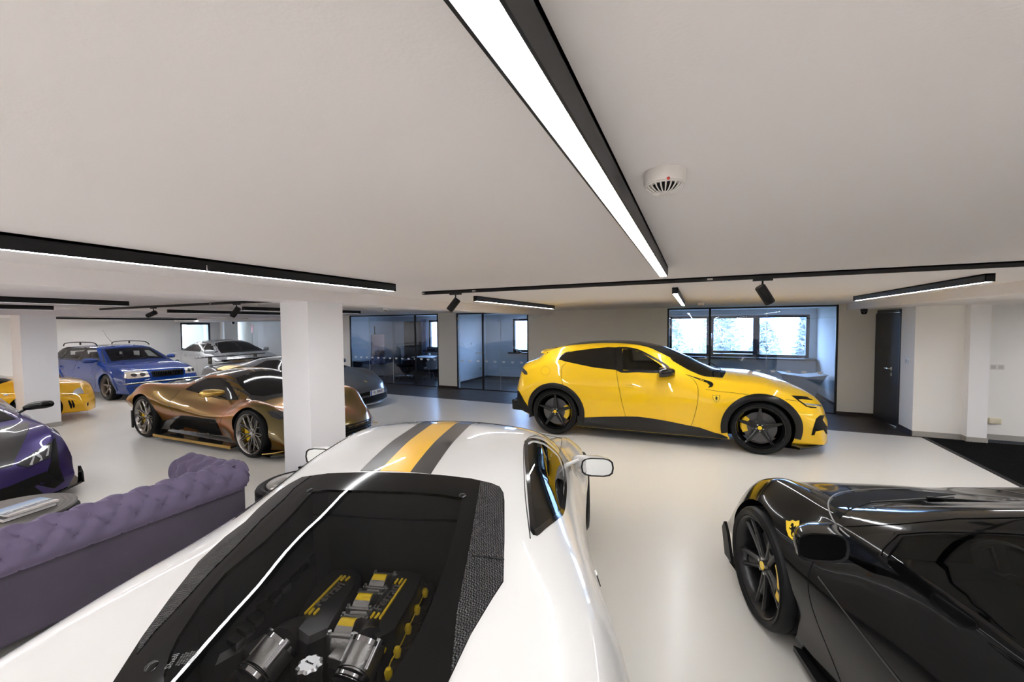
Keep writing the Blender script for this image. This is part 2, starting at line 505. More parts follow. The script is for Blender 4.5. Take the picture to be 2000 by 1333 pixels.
            b = B(); b.tube([(x+.05, sd*(y-l*.75), z-h*.35), (x+.07, sd*(ay+.06), az+.05), (x+.08, sd*(ay-.06), az-.01)], [.022, .02, .03], 8, flat=.6)
            b.obj('mirror_arm', m2, o, True)

def car_side(car, y): return 1 if car.eye.y > 0 else -1
def spoke_wheel(car, x, y, R, w, rim, style, cr, ct, cc=None, cap=None, disc=True, steer=0, cal_ang=150, hubc=None, nspoke=5, co=0.0):
    """wheel part of the car; its outer face looks to the side of y. cr rim, cc caliper, cap centre cap"""
    sd = 1 if y > 0 else -1
    mx = Matrix.Translation((x, y, R)) @ Matrix.Rotation(R_(steer), 4, 'Z') @ Matrix.Rotation(-sd*math.pi/2, 4, 'X')   # local +z = outward
    h = w/2
    b = B()
    b.lathe([(rim*.965, h-.012), (rim, h-.006), (rim*1.0, h-.022), (rim*.93, h-.03), (rim*.90, h-.06), (rim*.9, -h+.03), (rim, -h+.02), (rim*.97, -h+.035), (rim*.87, -h+.05), (rim*.87, h-.07), (rim*.91, h-.035), (rim*.965, h-.012)], 56, mx=mx)
    def bar(a0, r0, a1, r1, w0, w1, z0, z1, t=.028, top=.45):
        p0 = Vector((r0*math.cos(a0), r0*math.sin(a0), 0)); p1 = Vector((r1*math.cos(a1), r1*math.sin(a1), 0))
        d = (p1-p0).normalized(); nn = Vector((-d.y, d.x, 0)); v = []
        for p, ww, z in ((p0, w0, z0), (p0.lerp(p1, .5), (w0+w1)/2*.92, z0+(z1-z0)*.35), (p1, w1, z1)):
            v += [p+nn*ww/2+Vector((0, 0, z-t)), p+nn*ww/2+Vector((0, 0, z-t*.35)), p+nn*ww/2*top+Vector((0, 0, z)), p-nn*ww/2*top+Vector((0, 0, z)), p-nn*ww/2+Vector((0, 0, z-t*.35)), p-nn*ww/2+Vector((0, 0, z-t))]
        f = []
        for k in (0, 6):
            for j in range(6): f.append((k+j, k+(j+1) % 6, k+6+(j+1) % 6, k+6+j))
        f += [tuple(range(6))[::-1], tuple(range(12, 18))]
        b.add(v, f, 0, mx)
    zf = h-.028; zh = h-.055
    hr = rim*.23
    for k in range(nspoke):
        a = 2*math.pi*k/nspoke+math.pi/2
        if style == 'star':
            bar(a, hr*.6, a, rim*.93, .075, .035, zh, zf, .035, .3)
        elif style == 'double':
            for q in (-1, 1): bar(a+q*.30, hr*.7, a+q*.17, rim*.93, .034, .03, zh, zf, .03, .4)
            bar(a, hr*.6, a, rim*.62, .05, .045, zh-.012, zf-.012, .02)
        elif style == 'Y':
            bar(a, hr*.6, a, rim*.55, .026, .022, zh, zf-.01, .03, .4)
            for q in (-1, 1): bar(a, rim*.52, a+q*.24, rim*.94, .022, .018, zf-.01, zf, .025, .4)
            bar(a+math.pi/nspoke*.9, hr*.6, a+math.pi/nspoke*.62, rim*.94, .018, .014, zh, zf, .02, .4)
        elif style == 'multi':
            bar(a, hr*.6, a+.05, rim*.94, .022, .014, zh-.01, zf-.02, .02, .5)
    b.lathe([(.001, zh-.03), (hr, zh-.03), (hr, zh-.008), (hr*.8, zh), (hr*.45, zh+.002), (hr*.42, zh+.008), (.001, zh+.008)], 28, mx=mx)
    o = b.obj('wheel', cr, car.root, True, 35)
    if sd*car_side(car, y) > 0:
        for k in range(5):
            a = 2*math.pi*(k+.5)/5+math.pi/2; B().lathe([(.001, .014), (.009, .014), (.011, .0), (.011, -.01)], 8, mx=mx @ Matrix.Translation((hr*.66*math.cos(a), hr*.66*math.sin(a), zh-.002))).obj('wheel_bolt', MATS['bolt_metal'], o, True)
    if cap:
        c = B(); c.lathe([(.001, zh+.013), (hr*.36, zh+.013), (hr*.4, zh+.008), (hr*.4, zh)], 20, mx=mx); c.obj('centre_cap', cap, o, True)
    t = B(); pr = []
    S = [(rim*.985, h-.02), (rim*1.02, h-.004), ((rim+R)/2, h+.006), (R-.03, h-.004), (R-.012, h-.014), (R-.004, h-.028)]
    g = []
    for q in range(1, 5): zz = (h-.028)*(1-2*q/5); g += [(R, zz+.006), (R-.007, zz+.004), (R-.007, zz-.004), (R, zz-.006)]
    prof = S+g+[(r, -z) for r, z in S[::-1]]
    t.lathe(prof, 72, mx=mx)
    to = t.obj('tyre', ct, o, True, 30)
    if disc:
        d = B(); d.lathe([(.05, zh-.06), (rim*.70, zh-.06), (rim*.70, zh-.085), (.05, zh-.085)], 40, mx=mx); d.lathe([(.001, zh-.04), (rim*.34, zh-.045), (rim*.36, zh-.06)], 24, mx=mx)
        d.obj('brake_disc', MATS['brake_disc'], o, True, 30)
    if cc:
        c = B(); n = 10; v = []; f = []
        for i in range(n+1):
            a = R_(cal_ang+(-32+64*i/n)); e = 1-.12*abs(2*i/n-1)**3
            for r, z in ((rim*.50, zh-.055), (rim*.52, zh-.035), (rim*.60, zh-.028), (rim*.74, zh-.03), (rim*.80*e, zh-.045), (rim*.80*e, zh-.10), (rim*.5, zh-.1)):
                v.append(((r+co*.6)*math.cos(a), (r+co*.6)*math.sin(a), z+co))
        for i in range(n):
            for k in range(7): f.append((i*7+k, i*7+(k+1) % 7, (i+1)*7+(k+1) % 7, (i+1)*7+k))
        f += [tuple(range(7))[::-1], tuple(n*7+k for k in range(7))]
        c.add(v, f, 0, mx); c.obj('brake_caliper', cc, o, True, 35)
    return o

def seats(car, spots, m, rec=-12, parent=None, accent=None, scale=1.0, name='seat'):
    for (x, y, z) in spots:
        b = B()
        T = Matrix.Translation((x, y, z)) @ Matrix.Scale(scale, 4)
        b.box((-.22, -.24, 0), (.28, .24, .14), mx=T, bev=.05)
        for q in (-1, 1): b.box((-.24, q*.25-.045, .03), (.2, q*.25+.045, .2), mx=T, bev=.04)
        Rm = T @ Matrix.Translation((-.22, 0, .08)) @ Matrix.Rotation(R_(-16), 4, 'Y')
        b.box((-.10, -.22, 0), (.02, .22, .52), mx=Rm, bev=.05)
        for q in (-1, 1): b.box((-.08, q*.22-.04, .05), (.07, q*.22+.04, .46), mx=Rm, bev=.035)
        b.box((-.09, -.13, .55), (.0, .13, .72), mx=Rm, bev=.04)
        b.box((-.06, -.05, .48), (-.03, .05, .58), mx=Rm)
        o = b.obj(name, m, car.root, True)
        if accent:
            a = B(); a.box((.021, -.12, .06), (.026, .12, .50), mx=Rm, bev=.002); a.box((.001, -.09, .57), (.006, .09, .70), mx=Rm, bev=.002); a.obj('seat_insert', accent, o)
def steering(car, x, y, z, m):
    b = B(); mx = Matrix.Translation((x, y, z)) @ Matrix.Rotation(R_(-65), 4, 'Y')
    b.lathe([(.17+.015*math.cos(t), .015*math.sin(t)) for t in [i*math.pi/4 for i in range(8)]], 28, mx=mx, closed=True)
    b.box((-.16, -.02, -.01), (.16, .02, .01), mx=mx); b.box((-.02, -.16, -.01), (.02, .16, .01), mx=mx); b.lathe([(.001, .02), (.06, .02), (.07, -.02)], 16, mx=mx)
    b.obj('steering_wheel', m, car.root, True)
def text_mesh(s, size, depth=.001, mx=None, name='lettering', m=None, parent=None, align='CENTER', shear=0, bold=0):
    cu = bpy.data.curves.new('t', 'FONT'); cu.body = s; cu.size = size; cu.extrude = depth; cu.align_x = align; cu.align_y = 'CENTER'; cu.resolution_u = 2; cu.shear = shear; cu.offset = bold
    o = bpy.data.objects.new('t', cu); COL.objects.link(o)
    dg = bpy.context.evaluated_depsgraph_get(); me = bpy.data.meshes.new_from_object(o.evaluated_get(dg)); bpy.data.objects.remove(o); bpy.data.curves.remove(cu)
    me.name = name; me.materials.clear()
    if m: me.materials.append(m)
    if mx: me.transform(mx)
    ob = bpy.data.objects.new(name, me); COL.objects.link(ob)
    if parent: ob.parent = parent
    return ob
# ---------------------------------------------------------------- common materials
def build_mats():
    mat('wall_white', (0.88, 0.865, 0.845), .85, bump=(180, .08)); mat('ceiling_white', (0.915, 0.88, 0.885), .9, bump=(150, .05))
    mat('wall_grey', (0.74, 0.715, 0.67), .85, bump=(160, .15)); mat('pillar_white', (0.90, 0.90, 0.925), .8)
    mat('skirting_grey', (0.36, 0.345, 0.32), .6); mat('black_metal', (0.008, 0.008, 0.009), .45, spec=.3); mat('black_trim', (0.006, 0.006, 0.0065), .45, spec=.3)
    mat('gloss_black', (0.004, 0.004, 0.0045), .08, spec=.45); mat('dark_frame', (0.014, 0.016, 0.022), .4)
    mat('mirror_glass', (.75, .78, .8), .02, metal=1); mat('mirror_dark_reflection', (.06, .06, .065), .02, metal=1); mat('brake_disc', (0.12, 0.12, 0.125), .35, metal=1); mat('bolt_metal', (.6, .6, .6), .3, metal=1)  # the darker mirror glass has a dark reflection put into its colour
    mat('chrome', (.8, .8, .82), .12, metal=1); mat('alu_cast', (.45, .44, .43), .38, metal=1, bump=(120, .2)); mat('rubber', (0.008, 0.008, 0.009), .6, spec=.25)
    mat('tyre_rubber', (0.006, 0.006, 0.0065), .5, spec=.22); mat('wheel_well', (0.004, 0.004, 0.004), .95, spec=.05); mat('interior_dark', (0.010, 0.010, 0.011), .8, spec=.12)
    mat('yellow_cal', (0.85, 0.55, 0.01), .35, coat=.5); mat('yellow_cloth', (0.80, .5, .01), .7); mat('bright_yellow', (0.9, .62, .02), .3, coat=.4)
    mat('white_plastic', (0.75, 0.72, 0.70), .4); mat('cream_plastic', (0.72, .66, .5), .4); mat('wheel_black', (0.004, 0.004, 0.0045), .12, spec=.5); mat('wheel_satin', (0.008, 0.008, 0.009), .28, spec=.4)
    mat('lamp_lens', (.8, .8, .8), .1, emit=(1, .96, .9), es=2.0); mat('headlamp_glass', (.75, .78, .8), .08, metal=.6, coat=1); mat('headlamp_dark', (.03, .03, .035), .1, coat=1)
    mat('strip_diffuser', (1, 1, 1), .5, emit=(.985, .985, 1.0), es=STRIP_POWER)
    mat('plate_white', (.8, .8, .78), .4); mat('plate_blue', (.02, .08, .5), .4); mat('ink_black', (.005, .005, .005), .5, spec=.15); mat('red_plastic', (.6, .03, .02), .4); mat('gold_metal', (.75, .50, .15), .3, metal=1)
    mat('crown_white', (.85, .87, .9), .6); mat('glass_edge', (.55, .6, .6), .3)
    g = glass('partition_glass', (.72, .80, .93), 1.5); glass('window_glass', (.95, .97, 1), .9); glass('car_glass', (.34, .36, .37), .9); glass('car_glass_dark', (.10, .105, .11), 1.0); glass('engine_glass', (.60, .60, .60), .5)
    carbon(); carbon('carbon_coarse', 130, lo=.004, hi=.035); carbon('carbon_weave', 90, lo=.003, hi=.09)
    # poured resin floor: satin, faint cloudy tone
    m = mat('resin_floor', (0.71, 0.69, 0.645), .34, coat=.12, noise=(.6, .05)); m.node_tree.nodes['Principled BSDF'].inputs['Coat Roughness'].default_value = .18
    mat('mat_black', (.006, .006, .0065), .9, spec=.08, bump=(400, .6)); mat('mat_edge', (.015, .015, .016), .5, spec=.2)
    # dark wood planks
    m = mat('dark_wood', (.045, .033, .028), .42, spec=.3); n = m.node_tree.nodes; l = m.node_tree.links; p = n['Principled BSDF']
    tc = n.new('ShaderNodeTexCoord'); mp = n.new('ShaderNodeMapping'); mp.inputs['Scale'].default_value = (1.2, 22, 22); oi = n.new('ShaderNodeObjectInfo')
    ns = n.new('ShaderNodeTexNoise'); ns.inputs['Scale'].default_value = 3; ns.inputs['Detail'].default_value = 6
    ad = n.new('ShaderNodeVectorMath'); ad.operation = 'ADD'; cr = n.new('ShaderNodeValToRGB')
    cr.color_ramp.elements[0].color = (.009, .006, .005, 1); cr.color_ramp.elements[0].position = .3; cr.color_ramp.elements[1].color = (.05, .036, .030, 1); cr.color_ramp.elements[1].position = .72
    l.new(tc.outputs['Object'], ad.inputs[0]); l.new(oi.outputs['Random'], ad.inputs[1]); l.new(ad.outputs[0], mp.inputs[0]); l.new(mp.outputs[0], ns.inputs[0]); l.new(ns.outputs['Fac'], cr.inputs[0]); l.new(cr.outputs[0], p.inputs['Base Color'])
build_mats()

CE = 2.22; BZ = 2.10; GY = 10.06
def struct(name, b, m, parent=None, smooth=False):
    o = b.obj(name, MATS[m] if isinstance(m, str) else m, parent, smooth); o['kind'] = 'structure'; return o
def sbox(name, a, b_, m): return struct(name, B().box(a, b_), m)

# ---------------------------------------------------------------- room shell
XL, XR, Y0 = -20.0, 9.0, -6.0
sbox('floor', (XL-4, Y0, -.2), (XR, 8.5, 0), 'resin_floor')
fw = sbox('floor_wood', (XL-4, 8.5, -.2), (XR, 12.8, -.012), 'ink_black'); fw['kind'] = 'structure'
b = B(); b.box((XL-4, Y0, CE), (XR, 12.8, CE+.2)); struct('ceiling', b, 'ceiling_white')
def beam(n, x0, x1, y0, y1, z=BZ): return sbox(n, (x0, y0, z), (x1, y1, CE+.01), 'ceiling_white')
beam('trim_1', -3.87, -3.45, Y0, GY); beam('trim_2', -11.45, -10.99, Y0, GY)
beam('trim_3', 2.72, XR, Y0, GY, BZ); beam('trim_4', XL, -11.45, 9.55, 11.6, BZ)
# pillars
def pillar(n, x0, x1, y0, y1, z1=BZ, base=True):
    o = sbox(n, (x0, y0, 0), (x1, y1, z1), 'pillar_white')
    if base:
        b = B(); b.box((x0-.008, y0-.008, 0), (x1+.008, y1+.008, .085)); k = struct('baseboard', b, 'skirting_grey', o)
    return o
pillar('wall_pillar_centre', -3.87, -3.47, 2.77, 3.20); pillar('wall_pillar_left', -11.45, -11.0, 2.90, 3.35)
# partition wall line along y = GY
def wall(n, a, b_, m='wall_white'): return sbox(n, a, b_, m)
wall('wall_back_left', (-12.9, GY, 0), (-10.60, GY+.12, CE), 'wall_white')
wall('wall_back_mid', (-7.01, GY-.02, 0), (-6.36, GY+.14, CE), 'wall_grey')
wall('wall_back_centre', (-4.10, GY-.02, 0), (-.60, GY+.14, CE), 'wall_grey')
wall('wall_back_right', (2.60, GY-.02, 0), (3.40, GY+.14, CE), 'wall_grey')
# exterior wall with its windows (openings between piers)
YB = 12.65
def ext_wall(n, x0, x1, wx0, wx1, z0=.93, z1=2.06):
    b = B(); b.box((x0, YB, 0), (x1, YB+.3, z0)); b.box((x0, YB, z1), (x1, YB+.3, CE)); b.box((x0, YB, z0), (wx0, YB+.3, z1)); b.box((wx1, YB, z0), (x1, YB+.3, z1))
    o = struct(n, b, 'wall_white'); return o
ext_wall('wall_outer_right', -3.6, 3.4, -.70, 2.68); ext_wall('wall_outer_mid', -7.0, -3.6, -5.75, -3.85); ext_wall('wall_outer_left', -13, -7.0, -9.28, -7.2)
wall('wall_office_divider_right', (-3.7, GY+.14, 0), (-3.55, YB, CE)); wall('wall_office_divider_left', (-7.05, GY+.14, 0), (-6.80, YB+1.6, CE))
wall('wall_office_right', (2.83, GY+.1, 0), (3.0, YB, CE)); wall('wall_office_far_left', (-11.05, GY+.12, 0), (-10.92, YB, CE))
def window(n, x0, x1, z0, z1, y, mull, outer=.07):
    b = B(); t = .07
    b.box((x0, y, z0), (x1, y+.08, z0+t)); b.box((x0, y, z1-t), (x1, y+.08, z1)); b.box((x0, y, z0), (x0+t, y+.08, z1)); b.box((x1-t, y, z0), (x1, y+.08, z1))
    for a, w_ in mull: b.box((a-w_/2, y-.004, z0+t*.6), (a+w_/2, y+.084, z1-t*.6))
    o = struct(n, b, 'dark_frame')
    xs = [x0+t]+[a for a, _ in mull]+[x1-t]
    for i in range(len(xs)-1):
        p = B().box((xs[i], y+.035, z0+t), (xs[i+1], y+.045, z1-t)).obj('pane', MATS['window_glass'], o)
    s_ = B().box((x0-.06, y-.30, z0-.05), (x1+.10, y, z0-.005)).obj('window_sill', MATS['dark_frame'], o)
    return o
w1 = window('window_1', -.70, 2.68, .93, 2.06, YB+.02, [(.36, .15), (1.50, .15)])
b = B(); b.box((.42, YB, 1.0), (.46, YB+.02, 2.0)); b.box((.40, YB-.012, 1.99), (1.5, YB+.02, 2.03)); b.box((.42, YB-.02, 1.02), (1.46, YB+.02, 1.09)); b.obj('sash_frame', MATS['dark_frame'], w1)
B().box((.40, YB-.05, 1.42), (.425, YB-.01, 1.58), bev=.005).obj('window_handle', MATS['chrome'], w1, True)
window('window_2', -5.75, -3.85, .93, 2.06, YB+.02, []); window('window_3', -9.28, -7.2, .93, 2.06, YB+.02, [])  # hidden ends of both windows widened to let more daylight into the offices
# right side: door recess, corner, pillar, right wall
XD = 3.21
wall('wall_door_side', (XD, 8.57, 0), (XD+.25, 9.06, CE), 'wall_white'); sbox('wall_above_door', (XD, 9.06, 2.08), (XD+.25, GY+.1, CE), 'wall_grey')
wall('wall_right_stub', (XD+.01, 8.575, 0), (3.80, 8.9, CE)); pillar('wall_right_pilaster', 3.79, 4.01, 8.43, 8.8, CE, False); wall('wall_right', (3.9, 8.77, 0), (XR, 9.0, CE))
wall('wall_right_end', (XR, Y0, 0), (XR+.2, 9, CE)); wall('wall_front', (XL-4, Y0-.2, 0), (XR+.2, Y0, CE))
b = B(); b.box((XD+.24, 9.0, 0), (XD+2.2, 9.02, CE)); b.box((XD+2.2, 9, 0), (XD+2.3, GY+.2, CE)); struct('wall_behind_door', b, 'wall_grey')
for i, (a, c) in enumerate((((XD-.012, 8.56, 0), (XD, 9.06, .085)), ((XD-.012, 8.563, 0), (3.79, 8.575, .085)), ((3.78, 8.42, 0), (3.79, 8.575, .085)), ((3.78, 8.418, 0), (4.02, 8.43, .085)), ((4.01, 8.42, 0), (4.02, 8.77, .085)), ((4.02, 8.758, 0), (XR, 8.77, .085)))):
    sbox('baseboard_right', a, c, 'dark_wood' if i == 0 else 'skirting_grey')
for x0, x1 in ((-12.9, -10.6), (-7.01, -6.36), (-4.1, -.6), (2.6, XD)): sbox('baseboard_back', (x0, GY-.034, -.01), (x1, GY-.02 if x0 > -10 else GY, .06), 'dark_wood')
sbox('baseboard_office', (2.818, GY+.1, -.01), (2.83, YB, .06), 'dark_wood'); sbox('baseboard_office', (-3.5, YB-.012, -.01), (2.83, YB, .06), 'dark_wood'); sbox('baseboard_office', (-6.8, GY+.14, -.01), (-6.788, YB, .06), 'dark_wood'); sbox('baseboard_office', (-6.8, YB-.012, -.01), (-3.7, YB, .06), 'dark_wood')
# left bays
wall('wall_left', (XL-.2, Y0, 0), (XL, 9.75, CE)); b = B(); b.box((XL-.2, 9.75, 0), (XL, 10.9, .9)); b.box((XL-.2, 9.75, 2.06), (XL, 10.9, CE)); b.box((XL-.2, 10.9, 0), (XL, 11.55, CE)); struct('wall_left_window_side', b, 'wall_white')
b = B(); b.box((XL-.12, 9.75, .9), (XL-.04, 9.83, 2.06)); b.box((XL-.12, 10.82, .9), (XL-.0, 10.9, 2.06)); b.box((XL-.12, 9.75, 1.98), (XL-.04, 10.9, 2.06)); b.box((XL-.12, 9.75, .9), (XL-.04, 10.9, .97)); w4 = struct('window_4', b, 'dark_frame')
B().box((XL-.09, 9.8, .95), (XL-.08, 10.85, 2.0)).obj('pane', MATS['window_glass'], w4)
wall('wall_left_pier', (XL-.2, 11.3, 0), (XL+.35, 11.9, CE)); wall('wall_left_recess', (XL-3, 12.2, 0), (-15, 12.4, CE), 'wall_grey'); wall('wall_left_recess_side', (XL-3.2, 11.5, 0), (XL-3, 12.4, CE), 'wall_grey')
wall('wall_left_block', (-18.2, 11.9, 0), (-13, 12.2, CE)); wall('wall_left_block_end', (-13.1, GY, 0), (-12.8, 12.6, CE), 'wall_white')

# ---------------------------------------------------------------- plank floor by the offices
pw = .185; k = 0; y = 8.5
random.seed(11); planks = []
while y < GY-.03:
    x = -11.2 + random.random()*1.2-1.2
    while x < 3.2:
        L_ = 1.9; x1 = min(x+L_, XD if y < 9.0 else XD+2)
        if x1-x > .15:
            o = B().box((0.002, 0.002, -.012), (x1-x-.002, pw-.003, 0)).obj('plank', MATS['dark_wood'], fw); o.location = (x, y, 0)
        x += L_
    y += pw
B().box((-11, GY-.02, -.012), (3.2, YB, 0)).obj('office_flooring', MATS['dark_wood'], fw)['kind'] = 'structure'

# ---------------------------------------------------------------- outside: ground, bushes and firs
sbox('ground_outside', (-60, 13.2, -4.2), (60, 120, -4.0), mat('grass_pale', (.20, .21, .17), .9))
mfol = mat('foliage_frosty', (.48, .49, .45), .95, noise=(1.5, .2)); mfir = mat('foliage_fir', (.36, .39, .37), .95, noise=(2, .2))
def tree(x, y, h, r, fir, label, seed):
    random.seed(seed); t = empty('fir_tree' if fir else 'bushy_tree', (x, y, -4)); tag(t, label, 'tree', 'trees outside the office window')
    B().tube([(0, 0, 0), (.05, 0, h*.5), (0, 0, h*.95)], [.14, .1, .02], 8).obj('trunk', mat('bark', (.2, .17, .14), .9), t, True)
    b = B(); n = 5200
    for i in range(n):
        if fir:
            u = random.random()**.8; z = h*(.12+.88*u); rr = r*(1-u)*(.55+.45*math.sin(u*60)**2)*random.random()**.35; a = random.random()*6.283
        else:
            z0 = random.random(); z = h*(.2+.8*z0); rr = r*math.sin(math.pi*min(1, .15+z0*.85))**.6*random.random()**.4; a = random.random()*6.283; rr *= .8+.25*math.sin(a*5+z*3)
        p = Vector((rr*math.cos(a), rr*math.sin(a), z)); s_ = .20 if fir else .21
        d = Vector((random.uniform(-1, 1), random.uniform(-1, 1), random.uniform(-.7, .3))).normalized()*s_; e = Vector((random.uniform(-1, 1), random.uniform(-1, 1), random.uniform(-1, 1))).normalized()*s_*.5
        b.add([p-d, p+e, p+d], [(0, 1, 2)])
    o = b.obj('foliage', mfir if fir else mfol, t); o['kind'] = 'stuff'
for i, (x, y, h, r, fir, lab) in enumerate([(-1.6, 27, 6.6, 1.6, 0, 'pale bushy tree outside the left pane of the wide office window'), (1.6, 31, 7.9, 1.5, 0, 'large pale tree outside the middle pane of the wide office window'),
        (5.8, 28, 7.8, 1.3, 1, 'tall fir with a pointed top outside the right pane of the wide office window'), (3.5, 26, 5.9, .9, 0, 'low pale bush left of the fir outside the office window'), (-4.9, 32, 6.2, 1.4, 0, 'pale bush furthest left outside the wide office window'), (8.9, 33, 6.6, 1.5, 0, 'low pale bush right of the fir outside the office window')]):
    tree(x, y, h, r, fir, lab, 40+i)

# ---------------------------------------------------------------- strip lights, tracks
def strip(x, y0, y1, z, label, w=.055, hh=.065, wires=()):
    t = empty('strip_light', (x, y0, z)); tag(t, label, 'ceiling light', 'black linear strip lights')
    L_ = y1-y0; b = B(); b.box((-w/2, 0, -hh), (-w/2+.005, L_, 0)); b.box((w/2-.005, 0, -hh), (w/2, L_, 0)); b.box((-w/2, 0, -.012), (w/2, L_, 0)); b.box((-w/2, 0, -hh), (w/2, .006, 0)); b.box((-w/2, L_-.006, -hh), (w/2, L_, 0))
    b.obj('housing', MATS['black_metal'], t); B().box((-w/2+.005, .006, -hh+.002), (w/2-.005, L_-.006, -hh+.012)).obj('diffuser', MATS['strip_diffuser'], t)
    for yy in wires:
        B().tube([(w/2+.004, yy-y0, -hh), (w/2+.004, yy-y0, -hh+.03)], .0022, 6).lathe([(.001, 0), (.006, 0), (.003, .016), (.001, .018)], 10, mx=Matrix.Translation((w/2+.004, yy-y0, -hh))).obj('cable_clip', MATS['chrome'], t, True)
    return t
strip(-.192, -.25, 2.80, CE, 'long strip light directly overhead running to the spotlight track', w=.052)
strip(-.195, 4.43, 7.47, CE, 'short looking strip light in line beyond the track above the yellow car')
strip(-2.425, -1.2, 2.805, CE, 'long strip light at the left above the white car, with a small wire clip', wires=(1.30,))
strip(-2.52, 4.42, 7.47, CE, 'strip light beside the beam in front of the glass office doors')
strip(2.07, 4.38, 7.27, CE, 'strip light at the right in front of the dark door')
strip(-7.10, -1.2, 2.855, CE, 'strip light over the gold car, upper of two ending near the left pillar'); strip(-9.46, -1.2, 2.854, CE, 'lower strip light at the far left edge above the left pillar')
strip(-9.66, 4.50, 7.6, CE, 'strip light behind the gold car, seen below its neighbour'); strip(-7.35, 4.55, 7.3, CE, 'strip light ending by the smoke detector near the grey glass office')
strip(-18.4, 5.4, 10.4, CE, 'faraway strip light along the ceiling above the blue estate'); strip(-14.6, 4.4, 9.2, CE, 'strip light above the bonnet of the blue estate'); strip(-16.6, -1.5, 2.8, CE, 'strip light far to the left beyond the yellow car'); strip(-12.6, 4.4, 9.0, CE, 'added strip light just beyond the left beam, between the blue and gold cars'); strip(-14.6, -1.5, 2.8, CE, 'strip light beyond the left pillar above the yellow coupe')  # the strip just beyond the left beam is added to brighten this bay
strip(-.195, -4.6, -1.3, CE, 'strip light overhead behind the viewer'); strip(3.6, -2.5, 2.5, BZ, 'strip light over the black car to the right of the view')
for x, y0, y1, z, w_ in ((-2.42, -5.6, -1.6, CE, 'behind the viewer, in line with the white car'), (2.1, -5.6, -.6, CE, 'behind the viewer to the right'), (1.0, -5.4, -1.2, CE, 'behind the viewer, just right of the middle'), (-1.3, -5.4, -1.6, CE, 'behind the viewer, left of the middle'), (-4.9, -5.6, -1.4, CE, 'behind the sofa beyond the beam'),
        (-7.1, -5.6, -1.6, CE, 'behind the purple car'), (-9.46, -5.6, -1.6, CE, 'left of and behind the purple car'), (-12.6, -5.6, -1.8, CE, 'in the far left bay, nearest the beam'), (-14.6, -5.6, -1.8, CE, 'in the middle of the far left bay'), (-18.4, -5.6, 2.6, CE, 'along the far left wall'), (5.3, 1.0, 7.9, BZ, 'over the entrance mat'), (7.2, 0, 8.0, BZ, 'furthest right beyond the entrance mat'), (5.3, -5.6, -.6, BZ, 'far right behind the viewer')):
    strip(x, y0, y1, z, 'added strip light outside the picture '+w_)  # unseen strips, added to brighten the ceiling and the walls
def track(x0, x1, y, z, label, joints=()):
    t = empty('spotlight_track', (x0, y, z)); tag(t, label, 'light track', 'spotlight tracks'); L_ = x1-x0
    b = B(); b.box((0, -.018, -.034), (L_, -.012, 0)); b.box((0, .012, -.034), (L_, .018, 0)); b.box((0, -.018, -.010), (L_, .018, 0)); b.box((0, -.018, -.034), (.004, .018, 0)); b.obj('rail', MATS['black_metal'], t)
    for j in joints: B().box((j-x0-.02, -.0187, -.026), (j-x0+.02, -.0177, -.012)).obj('joint_plate', MATS['alu_cast'], t)
    return t
track(-2.69, XR-.2, 3.585, CE, 'black spotlight track crossing the ceiling in front of the yellow car', (-2.68, -2.05, .10)); track(-9.94, -4.0, 3.60, CE, 'black spotlight track over the gold car, left of the white pillar', (-6.55,))
def spot(x, y, z, yaw, tilt, label):
    t = empty('track_spotlight', (x, y, z)); tag(t, label, 'spotlight', 'black track spotlights')
    B().box((-.065, -.017, -.05), (.065, .017, -.030)).obj('adapter', MATS['black_metal'], t); B().tube([(.0, 0, -.045), (.0, 0, -.10)], .007, 8).obj('stem', MATS['black_metal'], t, True)
    mx = Matrix.Translation((0, 0, -.125)) @ Matrix.Rotation(R_(yaw), 4, 'Z') @ Matrix.Rotation(R_(tilt), 4, 'X') @ Matrix.Translation((0, 0, -.035))
    B().lathe([(.001, .075), (.034, .075), (.037, .070), (.037, -.075), (.033, -.075), (.031, -.045), (.001, -.045)], 28, mx=mx).obj('lamp_head', MATS['black_metal'], t, True)
    B().lathe([(.001, -.052), (.028, -.052), (.029, -.047)], 20, mx=mx).obj('lamp_lens', MATS['lamp_lens'], t, True)
spot(-2.28, 3.585, CE, 115, 38, 'track spotlight on the left, tilted down left, by the strip light beside the beam'); spot(.46, 3.585, CE, -60, 35, 'track spotlight above the bonnet of the yellow car, tilted down right')
spot(-8.15, 3.6, CE, 115, 66, 'track spotlight nearly level over the silver saloon'); spot(-5.95, 3.6, CE, 115, 38, 'track spotlight just left of the white central pillar')
